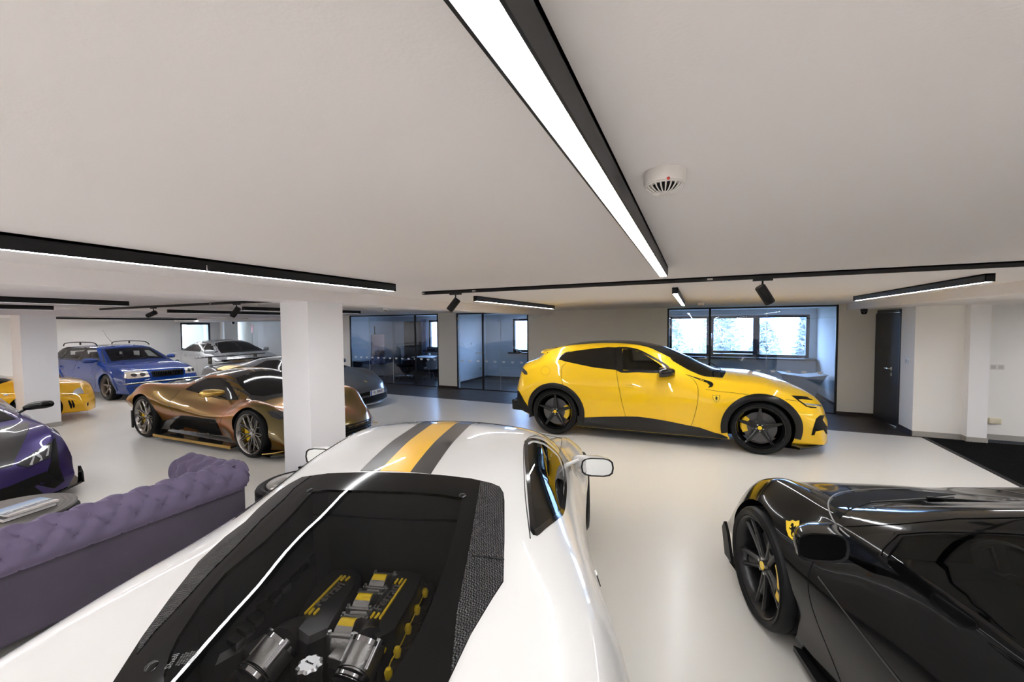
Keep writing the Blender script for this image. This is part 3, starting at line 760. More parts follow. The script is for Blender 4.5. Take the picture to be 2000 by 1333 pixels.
def smoke(x, y, z, label, s=1.0):
    t = empty('smoke_detector', (x, y, z)); tag(t, label, 'smoke detector', 'round white smoke detectors'); S_ = Matrix.Scale(s, 4)
    B().lathe([(.001, 0), (.050, 0), (.052, -.004), (.051, -.030), (.048, -.034), (.001, -.034)], 40, mx=S_).obj('base', MATS['white_plastic'], t, True)
    b = B()
    for i in range(22):
        a = 2*math.pi*i/22; c, s_ = math.cos(a), math.sin(a)
        b.tube([(.046*c, .046*s_, -.034), (.040*c, .040*s_, -.044), (.028*c, .028*s_, -.052), (.014*c, .014*s_, -.055)], [.0025, .002, .0016, .0014], 6, mx=S_)
    b.lathe([(.0465, -.033), (.0475, -.036), (.046, -.038), (.043, -.036)], 36, mx=S_, closed=True); b.lathe([(.001, -.057), (.014, -.056), (.015, -.053), (.001, -.052)], 20, mx=S_)
    k = b.obj('cage', MATS['white_plastic'], t, True); k['kind'] = 'stuff'
    B().lathe([(.001, -.034), (.030, -.034), (.022, -.048), (.001, -.050)], 24, mx=S_).obj('sensor', MATS['interior_dark'], t, True)
    B().lathe([(.001, 0), (.004, 0), (.003, .003), (.001, .004)], 10, mx=S_ @ Matrix.Translation((.012, -.049, -.034)) @ Matrix.Rotation(R_(90), 4, 'X')).obj('status_lamp', MATS['red_plastic'], t, True)
smoke(-.072, 1.06, CE, 'large smoke detector on the ceiling right of the long strip light', .95); smoke(-5.76, 6.42, CE, 'smoke detector on the ceiling right of the central pillar', 1.15); smoke(.08, 7.9, CE, 'small smoke detector by the far strip light above the wide office', 1.1)
def dome(x, y, z, label):
    t = empty('dome_camera', (x, y, z)); tag(t, label, 'security camera', 'black dome cameras')
    B().lathe([(.001, 0), (.055, 0), (.055, -.045), (.05, -.05)], 28).obj('mount', MATS['black_metal'], t, True)
    B().lathe([(.048, -.045), (.046, -.075), (.03, -.098), (.001, -.105)], 28).obj('dome', MATS['gloss_black'], t, True)
dome(2.88, 9.65, BZ, 'black dome camera by the strip light left of the dark door'); dome(-11.3, 9.7, CE, 'black dome camera at the left end of the glass offices'); dome(-18.3, 10.9, BZ+.0, 'black dome camera above the silver saloon'); dome(-16.6, 3.9, CE, 'black dome camera at the far left above the yellow coupe')

# ---------------------------------------------------------------- glass partitions
def crown_mesh():
    b = B()
    def tri(p): b.add([(x, 0, z) for x, z in p], [tuple(range(len(p)))]); 
    s_ = .064
    base = [(-.55, -.42), (.55, -.42), (.6, -.12), (-.6, -.12)]
    pol = [(-.6, -.10), (-.98, .42), (-.50, .16), (-.42, .48), (-.22, .12), (0, .62), (.22, .12), (.42, .48), (.5, .16), (.98, .42), (.6, -.10)]
    v = [(x*s_, 0, z*s_) for x, z in base]; b.add(v, [(0, 1, 2, 3)])
    o = [(0, -.10)]
    pts = [(x*s_, 0, z*s_) for x, z in pol]; c = (0, 0, -.10*s_)
    for i in range(len(pts)-1): b.add([c, pts[i], pts[i+1]], [(0, 1, 2)])
    return b
crown0 = None
def partition(x0, x1, posts, joints, doors, label, crowns, name='glass_partition'):
    t = empty(name, (x0, GY, 0)); tag(t, label, 'glass partition', 'black framed glass office partitions'); global crown0
    h = CE-.012; f = .035
    b = B(); b.box((0, -.02, h-f), (x1-x0, .02, h)); b.box((0, -.02, 0), (x1-x0, .02, .022)); b.box((0, -.02, 0), (f, .02, h)); b.box((x1-x0-f, -.02, 0), (x1-x0, .02, h)); b.obj('frame', MATS['black_metal'], t)
    for p in posts: B().box((p-x0-.022, -.022, .02), (p-x0+.022, .022, h-f)).obj('post', MATS['black_metal'], t)
    xs = sorted([x0+f]+list(posts)+list(joints)+[x1-f])
    for i in range(len(xs)-1):
        o = B().box((xs[i]-x0+.003, -.005, .022), (xs[i+1]-x0-.003, .005, h-f)).obj('glass_pane', MATS['partition_glass'], t)
    for j in joints: B().box((j-x0-.003, -.0055, .022), (j-x0+.003, .0055, h-f)).obj('glass_joint', MATS['glass_edge'], t)
    for hx, hy, ln in doors:
        b = B(); b.box((hx-x0-.02, -.035, 1.04), (hx-x0+.02, .03, 1.08), bev=.004); b.box((hx-x0-ln if ln > 0 else hx-x0, -.05, 1.052), (hx-x0 if ln > 0 else hx-x0-ln, -.035, 1.072), bev=.003); b.obj('door_handle', MATS['alu_cast'], t, True)
        for z in (.25, 1.75, 2.02): B().box((hy-x0-.02, -.014, z), (hy-x0+.03, .014, z+.07), bev=.003).obj('hinge', MATS['alu_cast'], t, True)
    for c in crowns:
        if crown0 is None: crown0 = o = crown_mesh().obj('crown_decal', MATS['crown_white'], t)
        else: o = crown0.copy(); COL.objects.link(o); o.parent = t
        o.location = (c-x0, -.0075, .825)
def rng(a, b_, st): 
    o = []
    while a < b_: o.append(a); a += st
    return o
partition(-10.58, -7.02, [-7.87], [-9.75, -8.76], [], 'glass office wall on the left showing the desk and the easel', rng(-10.35, -7.1, .245))
partition(-6.37, -4.10, [-5.50], [-4.95], [(-5.56, -6.33, .16)], 'glass office wall with a door, between grey piers left of the yellow car', rng(-6.2, -4.2, .27))
partition(-.60, 2.60, [.29], [1.38], [(.22, -.56, .16)], 'wide glass office wall behind the bonnet of the yellow car', rng(-.4, 2.45, .272))

# dark door, ajar
t = empty('door_1', (XD, 9.10, 0)); t['kind'] = 'structure'; tag(t, 'dark flush door standing in the recess at the right')
b = B(); b.box((-.01, -.05, 0), (.24, -.0, 2.07)); b.box((-.01, .90, 0), (.24, .95, 2.07)); b.box((-.01, -.05, 2.02), (.24, .95, 2.07)); o = b.obj('door_frame', MATS['dark_frame'], t); o['kind'] = 'structure'
lf = empty('door_leaf_pivot', (0, .90, 0), 0, t); lf.name = 'door_hinge'
b = B(); b.box((0, 0, .008), (.04, .86, 2.015)); o = b.obj('door_leaf', mat('door_dark', (.018, .018, .024), .45), t); o.location = (-.005, .90, 0); o.rotation_euler = (0, 0, R_(180+4.5)); o['kind'] = 'structure'
bpy.data.objects.remove(lf)
hb = B(); hb.box((-.008, .02, 1.00), (0, .05, 1.06)); hb.tube([(-.0, .035, 1.03), (-.05, .035, 1.03), (-.055, .06, 1.03), (-.055, .15, 1.03)], .009, 8); hb.box((-.006, .022, .90), (0, .048, .96)); hb.obj('door_handle', MATS['chrome'], t, True).location = (-.07, 0.05, 0)

def plate(loc, rot, w, h, label, name='wall_switch', n=1, cat='switch', group=None):
    t = empty(name, loc, R_(rot)); tag(t, label, cat, group)
    B().box((-w/2, -.008, -h/2), (w/2, 0, h/2), bev=.002).obj('cover', MATS['white_plastic'], t, True)
    for i in range(n):
        c = -w/2+w*(i+.5)/n; B().box((c-w/n*.32, -.011, -h*.32), (c+w/n*.32, -.008, h*.32), bev=.001).obj('rocker', mat('switch_grey', (.55, .53, .52), .4), t, True)
plate((XD-.001, 8.78, 1.20), -90, .16, .085, 'double light switch on the wall beside the dark door', n=2)
for i in range(4): 
    pass
plate((4.17, 8.769, 1.14), 0, .33, .085, 'row of wall sockets on the white wall right of the pilaster', 'wall_socket', 4, 'socket')
t = empty('junction_box', (4.24, 8.77, .30)); tag(t, 'cream junction box low on the white wall with a coiled cable', 'junction box')
B().box((-.07, -.05, -.045), (.07, 0, .045), bev=.012).obj('box', MATS['cream_plastic'], t, True)
t = empty('coiled_cable', (4.08, 8.75, .30)); tag(t, 'small coil of white cable beside the cream junction box', 'cable')
B().tube([(.05*math.cos(a*.6)*(1-.02*a)+.02, -.01*math.sin(a), .035*math.sin(a*.6)) for a in range(44)], .005, 6).tube([(.05, 0, 0), (.10, .0, -.01)], .005, 6).obj('cable', MATS['white_plastic'], t, True)
plate((-6.785, 11.6, 1.25), 90, .08, .08, 'small switch on the office side wall behind the glass door', n=1)
plate((-6.785, 12.2, .35), 90, .1, .08, 'socket low on the office side wall behind the glass door', 'wall_socket', 1, 'socket')
# entrance mat
t = empty('entrance_mat', (3.3, 8.5, 0)); tag(t, 'large black ribbed entrance mat on the floor at the right', 'mat')
B().box((.04, -4.2, 0.0), (5.5, -.03, .012)).obj('ribbed_surface', MATS['mat_black'], t)
b = B(); b.prism([(0, 0), (.045, .0), (.045, .014)], -4.24, 0, 'y'); b.box((.0, -.03, 0), (5.5, 0, .012)); b.obj('edge_strip', MATS['mat_edge'], t)
b = B()
for i in range(150): x = .06+i*.036; b.box((x, -4.2, .012), (x+.018, -.03, .0155))
o = b.obj('ribs', MATS['mat_black'], t); o['kind'] = 'stuff'
# ---------------------------------------------------------------- yellow SUV
def PX(ox, oy, sc, pts): return [(ox+x/sc, oy+y/sc) for x, y in pts]
def C5(p): return PX(980, 640, 5.553, p)
def C6(p): return PX(1300, 680, 5.797, p)
def paint(name, col, rough=.28, metal=0, coat=1): return mat(name, col, rough, metal=metal, coat=coat, spec=.1)
def shield(car, dom, c, w, h, m, nrm_flip=False, mirror=False):
    """yellow shield with a small prancing horse shape"""
    def S(pts): return [(c[0]+x*w, c[1]+y*h) for x, y in pts]
    out = [(-.5, .48), (-.2, .44), (0, .5), (.2, .44), (.5, .48), (.47, 0), (.3, -.32), (0, -.52), (-.3, -.32), (-.47, 0)]
    k = car.patch('shield_badge', dom, S([(x*1.14, y*1.10) for x, y in out]), MATS['ink_black'], off=.002, th=.004, grid=8)
    car.patch('shield_face', dom, S(out), MATS['bright_yellow'], off=.0035, th=.002, grid=8, parent=k if k else None)
    horse = [(-.10, .30), (.02, .36), (.10, .26), (.06, .18), (.16, .16), (.26, .22), (.24, .06), (.14, .02), (.12, -.08), (.24, -.16), (.16, -.22), (.04, -.12), (-.02, -.24), (.06, -.36), (-.04, -.36), (-.12, -.20), (-.08, -.02), (-.22, .04), (-.26, .14), (-.12, .08), (-.06, .16), (-.16, .20)]
    car.patch('horse_emblem', dom, S(horse), MATS['ink_black'], off=.0045, th=.001, grid=8, parent=k if k else None)
def build_suv():
    Y = paint('paint_yellow_suv', (.90, .56, .012), .3)
    spec = dict(x=(-2.36, 2.44), nose=(1.0, .33, 2.6), tail=(.8, .22, 2.8), tr=.86, ts=.86,
        zc=[(-2.36, .80), (-2.33, 1.00), (-2.27, 1.13), (-2.20, 1.165), (-2.08, 1.20), (-1.95, 1.27), (-1.75, 1.40), (-1.46, 1.485), (-1.2, 1.525), (-.94, 1.55), (-.69, 1.558), (-.37, 1.548), (-.06, 1.512), (.17, 1.462), (.375, 1.385), (.6, 1.275), (.8, 1.18), (1.0, 1.105), (1.2, 1.09), (1.5, 1.07), (1.7, 1.03), (1.9, .965), (2.1, .875), (2.25, .79), (2.36, .69), (2.42, .58), (2.44, .45)],
        yr=[(-2.36, .50), (-2.1, .58), (-1.9, .56), (-1.3, .575), (-.6, .60), (0, .62), (.4, .66), (.8, .70), (1.1, .62), (1.6, .52), (2.1, .48), (2.44, .42)],
        zr=[(-2.36, .76), (-2.27, 1.09), (-2.13, 1.17), (-1.95, 1.24), (-1.75, 1.375), (-1.46, 1.455), (-1.07, 1.50), (-.6, 1.52), (-.31, 1.505), (-.06, 1.455), (.12, 1.37), (.38, 1.225), (.6, 1.11), (.8, 1.045), (1.0, 1.045), (1.3, 1.055), (1.55, 1.04), (1.8, .965), (2.0, .885), (2.2, .77), (2.36, .655), (2.44, .43)],
        ys=[(-2.36, .76), (-2.1, .83), (-1.6, .88), (-1.1, .90), (0, .905), (.6, .90), (1.0, .86), (1.4, .86), (1.8, .85), (2.1, .80), (2.44, .70)],
        zs=[(-2.36, .73), (-2.27, .98), (-2.1, 1.07), (-1.7, 1.19), (-1.4, 1.20), (-1.14, 1.175), (-.87, 1.13), (-.5, 1.10), (.1, 1.08), (.6, 1.03), (.9, 1.00), (1.3, .99), (1.55, .965), (1.8, .90), (2.0, .82), (2.2, .71), (2.36, .60), (2.44, .40)],
        yw=[(-2.36, .92), (-2.0, .97), (-1.5, 1.005), (-1.0, .975), (-.3, .955), (.4, .965), (1.0, .99), (1.5, 1.005), (1.9, .985), (2.2, .95), (2.44, .88)],
        zw=[(-2.36, .62), (-2.0, .80), (-1.5, .88), (-.8, .80), (0, .72), (.8, .72), (1.5, .80), (1.9, .70), (2.2, .60), (2.44, .36)],
        yl=[(-2.36, .80), (-1.9, .90), (-1, .93), (0, .93), (1, .93), (1.9, .90), (2.44, .78)],
        zl=[(-2.36, .36), (-2.0, .26), (-1.05, .17), (0, .17), (1.05, .17), (1.9, .17), (2.44, .17)])
    c = Car('suv', (-.68, 7.43), 2.2, spec, 'bright yellow coupe-like SUV with black wheels and black arches, seen from its side', Y)
    fx, rx = 1.49, -1.507
    c.arch(fx, .36, .425); c.arch(rx, .37, .43)
    # cabin hollow and front door window opening
    b = B(); b.prism([(-1.3, .55), (.65, .55), (.45, 1.0), (.1, 1.30), (-.1, 1.40), (-.4, 1.45), (-1.0, 1.42), (-1.3, 1.2)], -.56, .56, 'y'); c.cutter(b, MATS['interior_dark'])
    win_f = [(-.43, 1.125), (-.43, 1.44), (-.30, 1.44), (-.15, 1.395), (.0, 1.31), (.12, 1.235), (.20, 1.17), (.22, 1.11)]
    b = B(); b.prism(win_f, -1.2, 1.2, 'y'); c.cutter(b, MATS['interior_dark'])
    c.finish()
    # the window band
    dlo = C5([(610, 345), (648, 305), (690, 275), (760, 262), (830, 250), (1000, 228), (1150, 214), (1350, 220), (1430, 232), (1500, 252), (1620, 312), (1720, 367), (1800, 425), (1840, 470), (1830, 494), (1700, 490), (1480, 478), (1240, 462), (1000, 435), (830, 400), (690, 370)])
    fr = C5([(1250, 232), (1350, 232), (1430, 244), (1495, 264), (1610, 322), (1710, 377), (1780, 425), (1820, 478), (1700, 478), (1480, 468), (1262, 452)])
    rr = C5([(838, 262), (1000, 240), (1150, 228), (1180, 230), (1190, 446), (1000, 423), (845, 392), (812, 345)])
    qr = C5([(632, 342), (665, 305), (700, 285), (770, 272), (825, 264), (800, 345), (815, 382), (700, 364)])
    def band(nm, outer, m, **k): return c.patch(nm, 'px', outer, m, **k)
    # frame: outer band minus the front pane, as two pieces round the opening
    b1 = band('rear_window_band', C5([(610, 345), (648, 305), (690, 275), (760, 262), (830, 250), (1000, 228), (1150, 214), (1306, 218), (1316, 469), (1240, 462), (1000, 435), (830, 400), (690, 370)]), MATS['gloss_black'], off=.001, mirror=True, grid=24)
    c.patch('door_glass', 'px', rr, MATS['gloss_black'], off=.004, mirror=True); c.patch('quarter_glass', 'px', qr, MATS['gloss_black'], off=.004, mirror=True)
    loop = C5([(1250, 224), (1350, 224), (1430, 236), (1500, 257), (1615, 315), (1715, 371), (1795, 425), (1830, 486), (1700, 484), (1480, 473), (1255, 458)])
    c.ribbon('window_frame', 'px', loop+loop[:1], .04, MATS['black_trim'], off=.004, mirror=True, n=4)
    c.patch('front_door_glass', 'px', fr, MATS['car_glass'], off=-.002, th=.003, mirror=True)
    c.ribbon('chrome_trim', 'px', C5([(612, 346), (650, 304), (692, 275), (740, 262)]), .012, MATS['chrome'], off=.005, mirror=True)
    # glasshouse: windscreen, black roof
    ws = [(.30, .0), (.30, .58), (.34, .62), (.60, .675), (.85, .71), (1.03, .70), (1.10, .4), (1.13, 0)]
    c.patch('windscreen', 'T', ws[::1]+[(x, -y) for x, y in ws[::-1]][1:-1], MATS['gloss_black'], off=.002, grid=22)
    rf = [(.33, 0), (.33, .565), (0, .53), (-.3, .52), (-.8, .505), (-1.2, .50), (-1.45, .46), (-1.5, 0)]
    c.patch('roof_panel', 'T', rf+[(x, -y) for x, y in rf[::-1]][1:-1], carbon('roof_carbon', 60, lo=.006, hi=.02), off=.002, grid=24)
    rw = [(-2.20, .0), (-2.18, .50), (-2.05, .55), (-1.82, .53), (-1.80, 0)]
    c.patch('rear_window', 'T', rw+[(x, -y) for x, y in rw[::-1]][1:-1], MATS['gloss_black'], off=.002, grid=18)
    # spoiler lip above the rear window
    b = B(); n = 14; v = []
    for i in range(n+1):
        y = -.56+1.12*i/n; e = .05*abs(2*i/n-1)**2
        v += [(-1.72+e, y, 1.425-e*.5), (-1.97+e*2.4, y, 1.385-e*.6), (-1.985+e*2.4, y, 1.37-e*.6), (-1.80+e, y, 1.355-e*.4)]
    f = []
    for i in range(n):
        for k in range(4): f.append((i*4+k, i*4+(k+1) % 4, (i+1)*4+(k+1) % 4, (i+1)*4+k))
    f += [(0, 1, 2, 3), tuple(n*4+k for k in (3, 2, 1, 0))]
    b.add(v, f); c.part('roof_spoiler', b, Y)
    # black arches, sills, bumpers
    K = mat('arch_black', (.006, .006, .006), .3, spec=.3)
    c.flare('wheel_arch', fx, .36, .415, .505, K, -14, 192, .022); c.flare('wheel_arch', rx, .375, .42, .505, K, -16, 196, .022)
    sill = C5([(880, 985), (1100, 980), (1350, 970), (1480, 972), (1640, 990), (1888, 1035)])[:5]+C6([(0, 832), (130, 862), (280, 890), (380, 905), (420, 930), (520, 965), (640, 990), (680, 1050), (480, 1012), (240, 985), (0, 962)])+C5([(1650, 1115), (1350, 1085), (1100, 1070), (850, 1060)])
    c.patch('sill', 'L', [(-1.12, .35), (-1.03, .32), (-.7, .36), (-.34, .393), (-.157, .405), (.05, .392), (.24, .373), (.45, .345), (.585, .325), (.70, .313), (.80, .285), (.90, .255), (1.0, .235), (1.08, .20), (1.08, .178), (-1.12, .178)], MATS['gloss_black'], off=.006, th=.02, mirror=True, grid=40)
    b = B(); b.box((-1.02, -.92, .145), (1.0, .92, .20), bev=.02); c.part('underfloor', b, MATS['black_trim'])
    # shut lines
    L = MATS['ink_black']
    for pts in (C5([(1240, 462), (1262, 600), (1300, 800), (1340, 960), (1355, 1070)]), C5([(700, 385), (655, 430), (650, 500), (655, 580), (660, 640)]),
                C6([(225, 300), (300, 345), (355, 420), (370, 520), (350, 680), (310, 830), (285, 885)]), C6([(455, 470), (600, 492), (780, 510), (940, 530)]), C6([(1355, 585), (1480, 600), (1530, 608)])):
        c.ribbon('shut_line', 'px', pts, .005, L, mirror=True)
    c.ribbon('fuel_flap_line', 'px', C5([(475+50*math.cos(a*.524), 470+46*math.sin(a*.524)) for a in range(12)]), .003, mat('line_brown', (.35, .2, .01), .5), closed=True, n=3)
    c.ribbon('door_handle_line', 'px', C5([(1335, 622), (1425, 632), (1420, 650), (1345, 644)]), .004, MATS['line_brown'], closed=True, n=1, mirror=True)
    # fender duct behind the bonnet, headlamp slits, bumper mouths
    c.patch('fender_duct', 'px', C6([(225, 296), (330, 330), (450, 362), (520, 385), (542, 410), (528, 442), (480, 452), (500, 425), (470, 396), (380, 362), (270, 318)]), L, off=.002, mirror=True, sm=0)
    c.patch('daylight_intake', 'px', C6([(1425, 540), (1520, 545), (1600, 553), (1625, 572), (1665, 585), (1660, 592), (1540, 580), (1500, 585), (1560, 625), (1600, 660), (1710, 672), (1705, 683), (1640, 680), (1590, 665), (1530, 620), (1470, 575)]), L, off=.003, mirror=True)
    c.patch('headlamp', 'px', C6([(1565, 628), (1700, 640), (1845, 655), (1838, 668), (1700, 660), (1600, 650)]), MATS['headlamp_glass'], off=.006, mirror=True)
    c.patch('bumper_intake', 'px', C6([(1705, 800), (1745, 765), (1800, 760), (1775, 815), (1830, 900), (1850, 960), (1815, 975), (1790, 930), (1700, 945), (1685, 985), (1650, 990), (1672, 900)]), L, off=.004, mirror=True)
    c.patch('tail_lamp', 'px', C5([(203, 428), (240, 445), (275, 480), (280, 512), (250, 510), (225, 480), (205, 455)]), MATS['headlamp_dark'], off=.004, mirror=True)
    c.patch('rear_diffuser', 'px', C5([(150, 672), (190, 690), (240, 790), (285, 855), (335, 905), (330, 940), (250, 905), (190, 860), (155, 790)]), K, off=.02, th=.06, mirror=True)
    b = B()
    for sd in (1, -1):
        B().box((-2.33, sd*.60-.26, .34), (-2.10, sd*.60+.20, .50), bev=.04).obj('diffuser_fin', MATS['black_trim'], c.root, True)
    for sd in (1, -1):
        for yy in (.52, .68): B().tube([(-2.2, sd*yy, .45), (-2.38, sd*yy, .45)], .048, 14).obj('exhaust_tip', MATS['black_metal'], c.root, True)
    b = B(); n = 20; v = []
    for i in range(n+1):
        a = -1+2*i/n; x = 2.44-.52*abs(a)**2.6; y = a*.96
        v += [(x-.25, y, .14), (x+.03, y, .12), (x+.03, y, .145), (x-.2, y, .20)]
    f = []
    for i in range(n):
        for k in range(4): f.append((i*4+k, (i+1)*4+k, (i+1)*4+(k+1) % 4, i*4+(k+1) % 4))
    b.add(v, f); c.part('front_splitter', b, MATS['gloss_black'])
    c.patch('rear_window_side', 'px', C5([(250, 372), (500, 258), (522, 262), (440, 318), (330, 358)]), MATS['gloss_black'], off=.003, mirror=True)
    c.mirror('door_mirror', .15, 1.10, 1.115, carbon('mirror_carbon', 160, lo=.004, hi=.02), MATS['black_trim'], l=.27, h=.15, arm=(.86, 1.03), d=.22)
    for x, R_w, w_, rim in ((fx, .372, .275, .305), (rx, .385, .315, .312)):
        for sd in (1, -1):
            spoke_wheel(c, x, sd*(.985-w_/2), R_w, w_, rim, 'star', MATS['wheel_black'], MATS['tyre_rubber'], MATS['yellow_cal'], MATS['bright_yellow'], steer=-6 if x > 0 else 0, cal_ang=180-8 if x > 0 else 0)
    shield(c, 'px', (1300+574/5.797, 680+575/5.797), 12.5, -13.5, None)
    seats(c, [(-.35, .36, .50), (-.35, -.36, .50), (-1.05, .36, .52), (-1.05, -.36, .52)], MATS['interior_dark'], accent=mat('tan_leather', (.35, .22, .06), .6)); steering(c, .18, .36, .98, MATS['interior_dark'])
    b = B()
    for sd in (1, -1): b.tube([(1.04, sd*.10, 1.125), (1.03, sd*.55, 1.10)], .008, 6); b.tube([(1.02, sd*.12, 1.12), (.95, sd*.3, 1.16), (.93, sd*.5, 1.16)], .009, 6)
    c.part('wiper', b, MATS['black_trim'])
build_suv()
# ---------------------------------------------------------------- mid-engined coupes: white one in front, black one to the right
def cz(s_): return lambda p: PX(s_[0], s_[1], s_[2], p)
D4 = cz((560, 800, 2.5014)); D2 = cz((0, 840, 2.7033)); D3 = cz((300, 1000, 2.857)); D7 = cz((1380, 900, 3.079)); D8 = cz((1400, 920, 3.92))
GLASS_PX = [(610, 962), (640, 958), (720, 960), (800, 963), (860, 967), (902, 974), (897, 1000), (888, 1040), (875, 1088), (856, 1144), (838, 1195), (818, 1236), (790, 1285), (758, 1335), (735, 1372), (700, 1400), (560, 1420), (420, 1420), (345, 1400), (322, 1352), (320, 1320), (332, 1280), (348, 1247), (392, 1180), (440, 1122), (518, 1058), (566, 1010)]
def inset(p, k):
    cx = sum(q[0] for q in p)/len(p); cy = sum(q[1] for q in p)/len(p)
    return [(cx+(x-cx)*k, cy+(y-cy)*k) for x, y in p]
def coupe_spec():
    return dict(x=(-2.18, 2.27), nose=(1.1, .42, 2.2), tail=(.8, .22, 2.6), tr=.84, ts=.84,
        zc=[(-2.18, .66), (-2.16, .82), (-2.10, .855), (-1.9, .875), (-1.6, .925), (-1.2, 1.015), (-.9, 1.085), (-.6, 1.145), (-.35, 1.185), (-.15, 1.205), (.05, 1.205), (.25, 1.18), (.5, 1.09), (.8, .955), (1.0, .87), (1.2, .815), (1.5, .74), (1.8, .665), (2.0, .60), (2.15, .53), (2.24, .44), (2.27, .32)],
        yr=[(-2.18, .55), (-1.6, .50), (-1.2, .50), (-.7, .53), (-.3, .50), (0, .50), (.3, .54), (.6, .62), (.9, .68), (1.2, .58), (1.6, .48), (2.0, .42), (2.27, .36)],
        zr=[(-2.18, .65), (-2.1, .85), (-1.6, .90), (-1.2, .975), (-.7, 1.075), (-.3, 1.15), (0, 1.165), (.25, 1.125), (.5, 1.03), (.75, .92), (1.0, .835), (1.2, .795), (1.5, .735), (1.8, .665), (2.15, .52), (2.27, .31)],
        ys=[(-2.18, .80), (-1.8, .84), (-1.3, .86), (-.9, .86), (-.5, .84), (0, .82), (.5, .82), (.9, .79), (1.3, .78), (1.7, .78), (2.27, .68)],
        zs=[(-2.18, .64), (-2.1, .80), (-1.8, .87), (-1.4, .915), (-1.1, .92), (-.8, .90), (-.4, .875), (0, .86), (.5, .835), (.85, .82), (1.2, .83), (1.45, .815), (1.7, .75), (2.0, .63), (2.15, .54), (2.27, .30)],
        yw=[(-2.18, .90), (-1.6, .965), (-1.2, .975), (-.8, .955), (-.3, .915), (.3, .90), (.8, .925), (1.3, .965), (1.7, .955), (2.27, .86)],
        zw=[(-2.18, .55), (-1.6, .68), (-1.1, .70), (-.5, .60), (.3, .52), (.9, .58), (1.3, .64), (1.8, .52), (2.27, .26)],
        yl=[(-2.18, .80), (-1.3, .90), (-.5, .88), (.5, .87), (1.3, .90), (2.27, .78)],
        zl=[(-2.18, .30), (-1.8, .20), (-1.0, .13), (1.0, .13), (2.27, .12)])
def build_white():
    P = paint('paint_white', (.62, .615, .60), .25)
    sp = coupe_spec()
    sp['zc'] = [(-2.18, .66), (-2.16, .82), (-2.10, .855), (-1.9, .885), (-1.6, .945), (-1.2, 1.045), (-.9, 1.125), (-.5, 1.205), (-.2, 1.228), (.1, 1.226), (.35, 1.192), (.55, 1.135), (.8, 1.02), (1.0, .915), (1.2, .83), (1.5, .745), (1.8, .665), (2.0, .60), (2.15, .53), (2.24, .44), (2.27, .32)]
    sp['yr'] = [(-2.18, .55), (-1.6, .50), (-1.2, .50), (-.8, .53), (-.4, .56), (0, .58), (.3, .615), (.6, .66), (.9, .69), (1.2, .58), (1.6, .48), (2.0, .42), (2.27, .36)]
    sp['zr'] = [(-2.18, .65), (-2.1, .85), (-1.6, .915), (-1.2, 1.0), (-.7, 1.11), (-.3, 1.165), (0, 1.175), (.25, 1.15), (.5, 1.07), (.75, .95), (1.0, .845), (1.2, .80), (1.5, .735), (1.8, .665), (2.15, .52), (2.27, .31)]
    c = Car('sports_coupe', (-1.41, 1.99), 107, sp, 'white sports coupe with yellow and black roof stripes and glass engine cover, nearest the viewer', P)
    c.arch(1.325, .345, .375); c.arch(-1.325, .35, .385)
    # engine bay under the rear glass, cabin under the roof
    c.cut_px('px', inset(GLASS_PX, 1.02), 'z', .38, 1.5, mat('bay_dark', (.012, .012, .013), .6))
    b = B(); b.prism([(-.52, .30), (1.0, .30), (.9, .78), (.6, .98), (.3, 1.12), (-.2, 1.16), (-.52, 1.10)], -.50, .50, 'y'); b2 = B(); b2.prism([(-.45, .30), (.95, .30), (.9, .70), (.6, .80), (-.45, .82)], -.76, .76, 'y'); c.cutter(b, MATS['interior_dark']); c.cutter(b2, MATS['interior_dark'])
    c.wpx = D4([(1170, 160), (1200, 147), (1250, 158), (1290, 185), (1330, 225), (1352, 280), (1362, 350), (1358, 430), (1345, 500), (1320, 525), (1260, 570), (1207, 608), (1195, 520), (1182, 380), (1170, 240)])
    c.cut_px('px', inset(c.wpx, .93), 'y', -1.3, 1.3, MATS['interior_dark'])
    b = B(); b.prism([(.95, -.5), (.95, .5), (.32, .42), (.32, -.42)], .80, 1.4, 'z'); c.cutter(b, MATS['interior_dark'])
    c.finish()
    return c
def rays_plane(c, pts, z):
    """photo points on a horizontal plane at car height z, in the car's own frame"""
    return [c.mi @ px_on(x, y, z=z) for x, y in pts]
